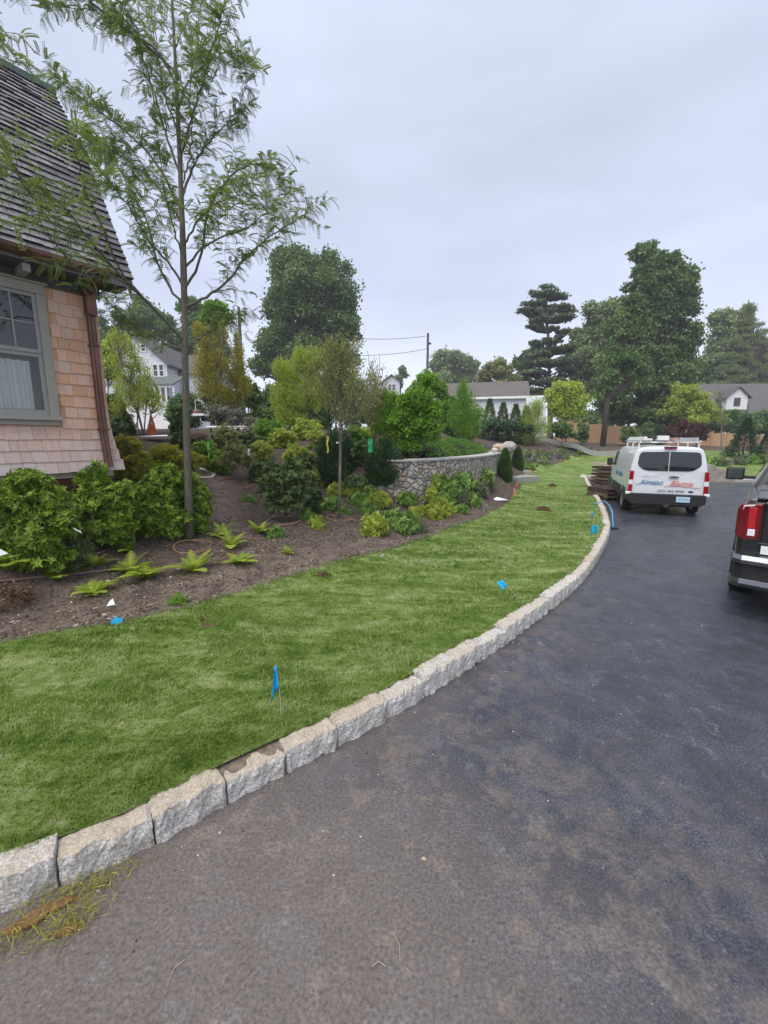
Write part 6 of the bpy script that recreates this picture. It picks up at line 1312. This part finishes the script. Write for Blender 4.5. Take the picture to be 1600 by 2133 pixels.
q = MB(); q.prism([(-.585 + .12 * math.cos(t), .835 + .028 * math.sin(t)) for t in np.linspace(0, 6.283, 20)[:-1]], -.035, -.033, Matrix(((1, 0, 0, 0), (0, 0, 1, 0), (0, 1, 0, 0), (0, 0, 0, 1)))); q.build('sticker_emblem', simple('sticker_teal', (.12, .30, .28), .4), plq)
# bumper: chrome upper step, black recess, chrome lower lip
def bsec(pts): return pts
q = MB(); 
for z0, z1, yo in ((.685, .775, -.20), ):
    q.loft([[(x, -yo_ + 0, z) for (yo_, z) in ((yo_b + .0, z0), (yo_b + .015, (z0 + z1) / 2), (yo_b - .03, z1), (-.02, z1), (-.02, z0))] for x, yo_b in ((-1.02, .02), (-1.0, .12), (-.92, .18), (-.5, .22), (0, .23), (.5, .22), (.92, .18), (1.0, .12), (1.02, .02))])
q.loft([[(x, -yo_ + 0, z) for (yo_, z) in ((yo_b - .05, .40), (yo_b, .45), (yo_b - .01, .505), (-.02, .505), (-.02, .40))] for x, yo_b in ((-1.015, .02), (-.99, .11), (-.92, .17), (-.5, .21), (0, .22), (.5, .21), (.92, .17), (.99, .11), (1.015, .02))])
bp = q.build('rear_bumper', CHROME, tk, bevel=.008)
q = MB(); q.loft([[(x, -yo_, z) for yo_, z in ((yo_b, .507), (yo_b + .01, .683), (-.02, .683), (-.02, .507))] for x, yo_b in ((-1.0, .0), (-.97, .08), (-.90, .135), (0, .17), (.90, .135), (.97, .08), (1.0, .0))]); q.build('bumper_recess', PLASTIC, bp)
q = MB(); q.box(-.62, -.30, -.215, -.16, .505, .684); q.build('bumper_step', simple('bumper_grey', (.32, .33, .34), .3, .05, metal=.8), bp, bevel=.02)
q = MB()
for k in range(20): pass
q.lathe([(.075, 0), (.075, .18), (.062, .18), (.062, .0)], 20); ex_ = q.build('exhaust_tip', CHROME, tk); ex_.location = (-.56, -.15, .40); ex_.rotation_euler = (R(-90), 0, 0); ex_.scale = (1.25, .8, 1)
q = MB(); q.box(-.78, .78, .1, 5.2, .36, .5); q.box(-.95, .95, .0, .6, .42, .6); q.build('underbody', DKGREY, tk)

# ------------------------------------------------------------------ marker flags
FB = NM('flag_blue'); FB.col((.01, .36, .66)); FB.set(Roughness=.5); FB = FB.m; FRD = simple('flag_red', (.75, .12, .10), .5); FPK = simple('flag_pink', (.80, .28, .30), .5); FGB = simple('flag_faded_blue', (.18, .33, .50), .5); FWT = simple('flag_white', (.75, .76, .78), .5)
WIRE = simple('flag_wire', (.42, .42, .33), .5)
def flag(px, py, hgt, tilt, az, m, label, fw=.08, fh=.11, group='marker flags on the lawn', shape='fold'):
    b = on_ground(px, py); b[2] = max(b[2], 0) ; root = empty('marker_flag', b, 0, label, 'marker flag', group); T_ = Vector((math.sin(tilt) * math.cos(az), math.sin(tilt) * math.sin(az), math.cos(tilt)))
    q = MB(); q.tube([(0, 0, -.03), tuple(T_ * hgt * .5 + Vector((.004, 0, 0))), tuple(T_ * hgt)], .0028, 5); q.build('wire', WIRE, root)
    # plastic sheet hanging from the wire, creased
    V = []; nu, nv = 5, 6; side = Vector((math.cos(az + .7), math.sin(az + .7), -.15)).normalized()
    for i in range(nu + 1):
        for j in range(nv + 1):
            u, v = i / nu, j / nv; wdt = fw * (u if shape != 'fold' else u * (.35 + .65 * v)); p = T_ * (hgt * 1.0 - fh * v * (1 + .25 * u)) + side * wdt + Vector((0, 0, -.18 * fh * u)) + Vector((-side.y, side.x, 0)) * (.012 * math.sin(u * 7 + v * 2)); V.append(tuple(p))
    q = MB(); q.add(V, [(i * (nv + 1) + j, i * (nv + 1) + j + 1, (i + 1) * (nv + 1) + j + 1, (i + 1) * (nv + 1) + j) for i in range(nu) for j in range(nv)]); o = q.build('flag_sheet', m, root, smooth=True); sld = o.modifiers.new('thin', 'SOLIDIFY'); sld.thickness = .001
    return root
flag(587, 1502, .40, .05, 2.9, FB, 'upright blue flag on thin wire, nearest the camera on the lawn', .055, .165)
flag(1090, 1262, .36, .72, 2.75, FB, 'blue flag leaning left on its wire beside the kerb', .075, .085, shape='sq')
flag(1236, 1095, .32, .1, 2.9, FB, 'small blue flag near the kerb end by the blue hoop', .07, .13); flag(1243, 1135, .36, .05, 1.2, FB, 'larger blue flag at the kerb bend below the blue hoop', .14, .13, shape='sq')
flag(1211, 1060, .26, .05, .3, FRD, 'red flag on the lawn left of the blue hoop', .13, .11, shape='sq'); flag(1232, 1032, .26, .05, .3, FPK, 'pink flag at the kerb in front of the pallet stack', .12, .12, shape='sq')
flag(918, 1098, .14, .05, .5, FGB, 'faded blue flag at the bed edge, left one of two', .05, .10); flag(1007, 1068, .16, .05, .5, FGB, 'faded blue flag at the bed edge, right one of two', .06, .12)
flag(792, 1165, .09, .6, .5, FWT, 'small pale flag at the bed edge left of the faded blue ones', .05, .06)
for k, (px, py, lb) in enumerate([(1066, 1042, 'lowest red and white tag in the mulch below the slab steps'), (1072, 1030, 'middle red and white tag in the mulch below the slab steps'), (1080, 1018, 'upper red tag in the mulch just below the slab steps'), (1110, 990, 'small red tag in the mulch right of the slab steps'), (1167, 962, 'pink tag at the far edge of the lawn')]):
    flag(px, py, .22, .15, k, FPK if k in (1, 4) else FRD, lb, .08, .12, 'red tags along the far mulch edge', 'sq')
# fallen flag
b = on_ground(243, 1305); ro = empty('marker_flag', b, .1, 'crumpled blue flag lying on the lawn edge with its wire to the right', 'marker flag', 'marker flags on the lawn')
q = MB(); q.tube([(0, 0, .02), (.08, .02, .03), (.19, .02, .02)], .0028, 5); q.build('wire', simple('rusty_wire', (.30, .20, .14), .7), ro)
V = [(x * .085 - .05, y * .02 + .03 * x, .01 + y * .065 + .015 * math.sin(x * 9 + y * 4)) for x in np.linspace(0, 1, 6) for y in np.linspace(0, 1, 5)]
q = MB(); q.add(V, [(i * 5 + j, i * 5 + j + 1, (i + 1) * 5 + j + 1, (i + 1) * 5 + j) for i in range(5) for j in range(4)]); q.build('flag_sheet', FB, ro, smooth=True)
# ribbons and labels on the plants
def ribbon_tag(px, py, d, h_, w_, m, label, cat='ribbon'):
    p = at_d(px, py, d); V = []
    for j in range(7): z = -h_ * j / 6; dx = .012 * math.sin(j * 1.7); V += [(dx - w_ / 2, .01 * math.sin(j * 2), z), (dx + w_ / 2, .01 * math.cos(j), z)]
    q = MB(); q.add(V, [(2 * j, 2 * j + 1, 2 * j + 3, 2 * j + 2) for j in range(6)]); o = q.build('plant_' + cat, m); o.location = tuple(p); s_ = o.modifiers.new('thin', 'SOLIDIFY'); s_.thickness = .002; tag(o, label, cat)
RY = simple('ribbon_yellow', (.75, .70, .10), .5); RG = simple('ribbon_green', (.03, .50, .16), .5)
RG2 = simple('ribbon_lime', (.10, .72, .14), .5)
ribbon_tag(682, 908, 9.05, .36, .035, RY, 'yellow ribbon hanging on the dark upright yew'); ribbon_tag(771, 914, 8.8, .28, .09, RG, 'green ribbon hanging on the feathery evergreen'); ribbon_tag(433, 920, 10.6, .40, .04, RG2, 'lime green ribbon hanging on the broadleaf shrub right of the locust trunk')
ribbon_tag(518, 935, 9.4, .14, .04, FWT, 'white tag hanging on the bare-stemmed twiggy shrub', 'tag')
def paper(px, py, s, m, label, name='paper_scrap', cat='paper', rz=0.3, d=None):
    p = on_ground(px, py) if d is None else at_d(px, py, d); q = MB(); q.add([(-s, -s * .5, .01), (s * .9, -s * .6, .02), (s * .15, s * .7, .07), (-s * .5, s * .5, .05)], [(0, 1, 2), (0, 2, 3)]); o = q.build(name, m); o.location = tuple(p); o.rotation_euler = (0, 0, rz); o.modifiers.new('thin', 'SOLIDIFY').thickness = .002; tag(o, label, cat)
paper(233, 1262, .045, FWT, 'torn white paper scrap on the bare soil near the lawn edge'); paper(163, 1112, .05, FWT, 'white plant tag in the low dark plant under the window', 'plant_tag', 'tag', 2.4, 4.35); paper(5, 1158, .045, FWT, 'white plant tag at the left edge under the big shrub', 'plant_tag', 'tag', 1.2, 4.3)
paper(1040, 1042, .22, FWT, 'crumpled white sheet in the mulch at the lawn edge', 'crumpled_sheet'); paper(330, 910, .5, FWT, 'white sheet lying on the upper mulch behind the yellow green shrubs', 'white_sheet', 'sheet', 0, 13)

# ------------------------------------------------------------------ traffic cone
p = at_d(318, 907, 14.6); s_ = 14.6 / FPX; cn = empty('traffic_cone', p, 0, 'weathered orange traffic cone on the upper mulch in front of the farmhouse', 'traffic cone')
CO = simple('cone_orange', (.62, .10, .035), .6, .15); q = MB(); q.box(-.20, .20, -.20, .20, 0, .035); q.build('base', CO, cn, bevel=.01); q = MB(); q.lathe([(.16, .035), (.15, .06), (.03, .68), (.022, .70), (.0, .70)], 20); q.build('cone_body', CO, cn, smooth=False); q = MB(); q.lathe([(.098, .35), (.078, .47)], 20); q.build('sleeve', simple('worn_sleeve', (.55, .25, .18), .6, .2), cn)
# root ball in burlap
p = on_ground(414, 920); q = MB(); q.lathe([(.12, -.12), (.24, -.05), (.29, .08), (.26, .2), (.14, .26), (.05, .28)], 14); o = q.build('root_ball', simple('burlap', (.06, .03, .022), .95, .4, 20, bump=.8), smooth=True); o.location = tuple(p); tag(o, 'round brown burlap root ball right of the locust trunk', 'root ball')
# machinery-like white and grey stack behind the locust trunk
p = at_d(408, 878, 20); me_ = empty('garden_cart', p, 0, 'pale cluttered hand cart with red bag behind the locust trunk', 'cart'); q = MB(); q.box(-.5, .5, -.3, .3, .25, .35); q.tube([(-.5, .3, .35), (-.62, .3, .9), (-.5, -.3, .35)], .02, 6); q.tube([(.5, .3, .35), (.35, .3, .95)], .02, 6); q.tube([(-.1, .3, .35), (-.1, .3, 1.0), (.35, .3, .95)], .02, 6); q.build('frame', WHITEP, me_)
for x in (-.35, .35): q = MB(); q.add([(x + dx, .18 * math.cos(t), .18 + .18 * math.sin(t)) for dx in (-.04, .04) for t in np.linspace(0, 6.283, 13)[:-1]], [tuple(range(12)), tuple(range(23, 11, -1))] + [(i, (i + 1) % 12, 12 + (i + 1) % 12, 12 + i) for i in range(12)]); q.build('wheel', TYRE, me_)
q = MB(); q.lathe([(.14, 0), (.2, .06), (.16, .14), (.05, .2)], 10, o=(0.1, 0, .36)); q.build('bag', simple('red_bag', (.20, .07, .08), .7, .3), me_, smooth=True)
q = MB(); q.tube([(0, 0, 0), (1.4, .1, .02), (2.6, .0, .03)], .045, 8); o = q.build('white_pipe', WHITEP); o.location = tuple(at_d(430, 890, 15.6)); tag(o, 'long white pipe lying on the upper mulch behind the twiggy shrubs', 'pipe')
# utility poles and wires
POLE = bark('weathered_pole', (.10, .09, .085))
for (px, top, d, lb) in [(888, 694, 46, 'dark wooden utility pole in the middle of the skyline'), (512, 640, 40, 'wooden utility pole between the amber trees and the dark round-crowned tree')]:
    b = at_d(px, 918, d); b[2] = 1.5; tz2 = at_d(px, top, d)[2]; rt = empty('utility_pole', b, 0, lb, 'utility pole'); q = MB(); q.tube([(0, 0, -.5), (0, 0, tz2 - 1.5)], [.17, .12], 10); q.build('pole', POLE, rt); q = MB(); q.lathe([(.12, 0), (.14, .12), (.06, .2)], 8, o=(.22, 0, tz2 - 2.6)); q.box(0, .2, -.02, .02, tz2 - 2.56, tz2 - 2.5); q.build('insulator', DKGREY, rt)
for k, (za, zb_) in enumerate([(700, 650), (727, 700)]):
    A_ = at_d(888, za, 46); B_ = at_d(512, zb_ + 5, 40); q = MB(); q.tube([A_ + (B_ - A_) * t - np.array([0, 0, 1.0 * 4 * t * (1 - t)]) for t in np.linspace(0, 1, 14)], .022, 4); tag(q.build('utility_wire', DKGREY), ['upper', 'lower'][k] + ' utility wire sagging left from the middle pole', 'wire')

# ------------------------------------------------------------------ hoses, drip rings, pipe
BRN = simple('drip_tube', (.26, .15, .10), .6, .2); 
def ring(px, py, r, label, m=BRN, turns=2, th=.009):
    c = on_ground(px, py); q = MB(); pts = []
    for t in np.linspace(0, 6.283 * turns, 36 * turns):
        rr_ = r * (1 + .08 * math.sin(t * .5 + 1)) * (1 + .05 * math.sin(3 * t)); x, y = c[0] + rr_ * math.cos(t), c[1] + rr_ * math.sin(t); pts.append((x, y, g1(x, y) + .012 + .008 * math.sin(t * 1.5)))
    q.tube(pts, th, 6); tag(q.build('drip_ring', m), label, 'drip tubing')
ring(400, 1140, .26, 'brown drip tube ring around the foot of the locust trunk'); ring(592, 1085, .30, 'brown drip tube ring under the reddish-tipped shrub'); ring(706, 1080, .24, 'brown drip tube ring around the slim centre tree', turns=2); ring(492, 1008, .5, 'brown drip tube ring under the bare-stemmed shrub'); ring(530, 1135, .22, 'thin empty drip ring in the soil right of the bright ferns', turns=1, th=.006)
ring(418, 987, .30, 'coiled white hose on the mulch right of the locust trunk', simple('white_hose', (.5, .5, .48), .5), 2, .02)
def groundline(pts, r, m, label, name='drip_line', cat='drip tubing', n=30, z=.012):
    P_ = resample([np.array([*on_ground(*p)[:2], 0.]) for p in pts], n); q = MB(); q.tube([(x, y, g1(x, y) + z) for x, y, _ in P_], r, 6); tag(q.build(name, m), label, cat)
groundline([(-60, 1220), (20, 1211), (120, 1200), (250, 1186)], .016, simple('brown_pipe', (.20, .13, .10), .5, .2), 'stiff brown irrigation pipe lying across the front bed', 'irrigation_pipe', 'pipe')
groundline([(250, 1187), (330, 1178), (440, 1176), (520, 1172)], .007, BRN, 'thin brown drip line continuing right from the stiff pipe'); groundline([(140, 1158), (210, 1152), (280, 1120), (320, 1105), (390, 1116)], .008, BRN, 'brown drip line curving past the green shrubs to the locust trunk')
groundline([(600, 1070), (660, 1055), (700, 1052), (740, 1058)], .008, BRN, 'drip line between the reddish-tipped shrub and the slim tree'); groundline([(715, 1080), (745, 1086), (790, 1090)], .008, BRN, 'short drip line right of the slim tree')
groundline([(430, 1150), (500, 1120), (560, 1140), (530, 1165)], .006, BRN, 'loose drip line loop among the bright ferns')
# blue flexible hoop over the kerb
P_ = [at_z(1242, 1062, .15) + [0, 0, .0], at_z(1256, 1062, .02) + [0, 0, .22], at_z(1272, 1085, 0) + [0, 0, .12], at_z(1276, 1096, 0) + [0, 0, .02]]
q = MB(); a = at_z(1238, 1050, .15); b2 = at_z(1277, 1100, 0); mid1 = at_d(1258, 1044, a[1] - .2); mid2 = at_d(1274, 1062, b2[1] + .3); pts = resample([a, mid1, mid2, b2 + [0, 0, .02]], 24); q.tube(list(pts), .016, 8); hb = q.build('blue_hoop', simple('hose_blue', (.10, .32, .60), .4)); tag(hb, 'pale blue flexible pipe hoop arching over the kerb onto the driveway', 'hose')
q = MB(); q.box(-.1, .1, -.05, .05, 0, .03); o = q.build('hoop_foot', PLASTIC, bevel=.008); o.location = (b2[0] - .03, b2[1] - .07, .004); tag(o, 'small dark block at the foot of the blue hoop', 'block')

# ------------------------------------------------------------------ pallets of timber left of the van
PW = simple('pallet_wood', (.13, .085, .065), .85, .4, 9, bump=.5); PWD = simple('dark_timber', (.06, .035, .028), .8, .4, 8); PWL = simple('pale_end_grain', (.5, .42, .33), .8, .2)
pal_at = [(at_z(1243, 1037, 0), 0, 3), (at_z(1236, 1012, 0), 0, 6)]
def pallet(root, z, w_=1.1, dpt=1.0):
    q = MB()
    for k in range(6): q.box(-w_ / 2, w_ / 2, -dpt / 2 + k * dpt / 5.4, -dpt / 2 + k * dpt / 5.4 + .12, z + .11, z + .132)
    for k in range(3): q.box(-w_ / 2 + k * (w_ - .1) / 2, -w_ / 2 + k * (w_ - .1) / 2 + .1, -dpt / 2, dpt / 2, z + .022, z + .1095)
    for k in range(3): q.box(-w_ / 2, w_ / 2, -dpt / 2 + k * (dpt - .1) / 2, -dpt / 2 + k * (dpt - .1) / 2 + .1, z, z + .0215)
    return q
for i, (c, rz, nlay, lb) in enumerate([(at_z(1268, 1040, 0), .1, 3, 'low pallet stack nearest the kerb, left of the van'), (at_z(1243, 1014, 0) + [.62, .3, 0], .05, 6, 'taller dark timber stack with pale board ends behind the low pallets')]):
    rt = empty('pallet_stack' if i == 0 else 'timber_stack', c, rz, lb, 'pallets' if i == 0 else 'timber')
    for k in range(nlay):
        if i == 0: pallet(rt, k * .135, .95, 1.0).build('pallet', PW if k % 2 else PWD, rt)
        else: 
            q = MB()
            for j in range(5): q.box(-.52 + .01 * k, .55, -.5 + j * .21, -.5 + j * .21 + .17, k * .15, k * .15 + .10)
            q.build('timber_layer', PWD if k % 2 else PW, rt)
    if i == 1:
        for j in range(4): q = MB(); q.box(-.48 + j * .26, -.38 + j * .26, -.6, .5, nlay * .15 + .002, nlay * .15 + .10); q.build('board', PWL, rt)
# ------------------------------------------------------------------ lawn oddities, kerb debris, litter on the asphalt
def clod(px, py, s, label, m, name='soil_clod', cat='soil clod', seed=1):
    p = on_ground(px, py); o = rock(name, p + [0, 0, .01], s, m, label, cat, seed); return o
EARTH = simple('earth', (.10, .055, .035), .95, .4, 30, bump=.8)
def sod_flap(px, py, s, rz, label, sd):
    r = np.random.default_rng(sd); p = on_ground(px, py); root = empty('sod_flap', p, rz, label, 'sod flap'); q = MB(); V = []
    for i in range(9):
        t = i / 8; V.append([(-s + 2 * s * t, -.012 + .01 * r.normal(), 0), (-s + 2 * s * t + .01 * r.normal(), .0, .05 * math.sin(math.pi * t) ** .7 * s * 14), (-s + 2 * s * t, .03, .02)])
    q.loft(V); q.build('soil_edge', EARTH, root); n = 160; pos = np.c_[r.uniform(-s, s, n), r.uniform(-.01, .05, n), r.uniform(.01, .05, n)]; leaf_obj('turf', pos, unit(r.normal(size=(n, 3)) * [1, 1, .4] + [0, 0, .8]), .03 + .02 * r.random(n), F_BRIGHT, root, 'narrow'); return root
sod_flap(672, 1203, .12, .1, 'curled turf flap behind a small dark hole in the lawn', 3); sod_flap(1132, 1066, .22, -.15, 'long lifted turf strip with dark gap in the far lawn', 5); sod_flap(1150, 1014, .2, .0, 'small dark lifted turf strip farthest down the lawn', 8)
clod(437, 1306, (.085, .035, .028), 'brown soil clod lying on the near lawn below the bed edge', EARTH, seed=4); clod(422, 1298, (.022, .018, .06), 'upright crumb of soil touching the brown clod on the lawn', EARTH, seed=6)
for (px, py, s, sd, lb) in [(883, 1790, .014, 21, 'small tan stone alone on the asphalt in the lower middle'), (218, 1282, .03, 22, 'orange brown chip on the bare soil at left'), (20, 1305, .016, 23, 'small pale pebble on the bare soil at the left edge'), (225, 1212, .035, 24, 'flat pale stone by the fern above the torn paper')]:
    p = on_ground(px, py) if py < 1500 else at_z(px, py, 0); rock('pebble', p + [0, 0, s * .3], (s, s * .8, s * .5), TAN if sd != 23 else GREYR, lb, 'pebble', sd)
def straw():
    r = np.random.default_rng(3); P_ = []; Dd = []; ls = []
    for (px, py, n, sx, sy) in [(140, 1870, 380, .15, .03), (60, 1945, 420, .15, .035), (150, 1930, 260, .06, .03), (200, 1850, 90, .06, .02)]:
        c = at_z(px, py, 0); u = r.normal(size=(n, 2)) * [sx, sy]; a = .55; P_.append(np.c_[c[0] + u[:, 0] * math.cos(a) - u[:, 1] * math.sin(a), c[1] + u[:, 0] * math.sin(a) + u[:, 1] * math.cos(a), .004 + .045 * r.random(n) ** 1.5]); Dd.append(unit(r.normal(size=(n, 3)) * [1, 1, .45] + [0, 0, .12])); ls.append(.018 + .035 * r.random(n))
    P_ = np.concatenate(P_); n = len(P_); TVv = np.array([[0, -.035, 0], [.5, -.03, .1], [1, 0, 0], [.5, .03, .1], [0, .035, 0]]); TFf = np.array([[0, 1, 4], [4, 1, 3], [1, 2, 3]])
    V, F_ = scatter(TVv, TFf, P_, frames(np.concatenate(Dd), unit(r.normal(size=(n, 3)) * .4 + [0, 0, 1])), np.concatenate(ls)); o = big_mesh('grass_clippings', V, F_, foliage('clippings', (.12, .13, .02), (.42, .42, .10), .35, 8, (.45, .30, .12)), None, np.repeat(r.random(n), 3)); tag(o, 'heap of yellowing pulled grass on the asphalt against the kerb', 'grass clippings')
straw()
for (px, py, s, sd, lb) in [(55, 1925, (.085, .03, .02), 11, 'brown soil lump in the clippings at the left edge'), (110, 1893, (.11, .026, .02), 12, 'longer brown soil lump in the grass clippings'), (145, 1937, (.055, .022, .018), 13, 'small rusty soil lump at the front of the grass clippings')]:
    o = rock('soil_lump', at_z(px, py, 0) + [0, 0, .008], s, simple('rust_soil', (.20, .10, .045), .95, .4, 30, bump=.6), lb, 'soil lump', sd); o.rotation_euler = (0, 0, .5)
def grit():
    r = np.random.default_rng(8); n = 11000; x = r.uniform(-2.6, 6, n); y = r.uniform(.5, 7, n); dk = dist_line(x, y, CKs); k = inside(x, y, DRIVE) & (r.random(n) < .22 + np.exp(-(dk / .35) ** 2)); x, y = x[k], y[k]; n = len(x)
    TVv = np.array([[-.5, -.4, 0], [.5, -.45, 0], [.55, .4, 0], [-.45, .42, 0], [0, 0, .5]]); TFf = np.array([[0, 1, 4], [1, 2, 4], [2, 3, 4], [3, 0, 4]])
    V, F_ = scatter(TVv, TFf, np.stack([x, y, 0 * x + .001], 1), frames(unit(r.normal(size=(n, 3)) * [1, 1, 0]), np.tile([0, 0, 1.], (n, 1))), .003 + .009 * r.random(n) ** 3)
    mm = NM('grit'); mm.col(mm.ramp(mm.attr('rnd'), [(0, (.02, .02, .02)), (.5, (.10, .08, .06)), (.8, (.28, .24, .2)), (1, (.6, .58, .55))])); mm.set(Roughness=.9); tag(big_mesh('grit', V, F_, mm.m, None, np.repeat(r.random(n), 4)), 'loose grit and crumbs scattered over the dusty asphalt', 'grit', kind='stuff')
grit()
def twiglet(px, py, L_, rz, lb):
    q = MB(); q.tube([(0, 0, .004), (L_ * .5, .01, .01), (L_, -.004, .004)], .0016, 4); o = q.build('straw', simple('straw_col', (.38, .33, .2), .8)); o.location = tuple(at_z(px, py, 0)); o.rotation_euler = (0, 0, rz); tag(o, lb, 'straw')
twiglet(352, 2045, .07, 1.2, 'single pale straw on the asphalt at the lower left'); twiglet(820, 1945, .10, -1.3, 'long bent straw on the asphalt near the bottom centre'); twiglet(775, 2015, .05, .1, 'short straw lying sideways near the bottom centre')

# ------------------------------------------------------------------ mist in the air
hz = MB(); hz.box(-70, 105, -45, 125, -1.4, 30)
hm = bpy.data.materials.new('mist'); hm.use_nodes = True; t_ = hm.node_tree; t_.nodes.clear()
o_ = t_.nodes.new('ShaderNodeOutputMaterial'); v_ = t_.nodes.new('ShaderNodeVolumePrincipled'); v_.inputs['Color'].default_value = (.88, .92, 1, 1); v_.inputs['Density'].default_value = .0013; v_.inputs['Anisotropy'].default_value = .2
t_.links.new(v_.outputs[0], o_.inputs['Volume']); tag(hz.build('haze', hm), 'thin damp mist softening the far trees', 'haze', kind='stuff')
print('TOTAL objs', len(bpy.data.objects))
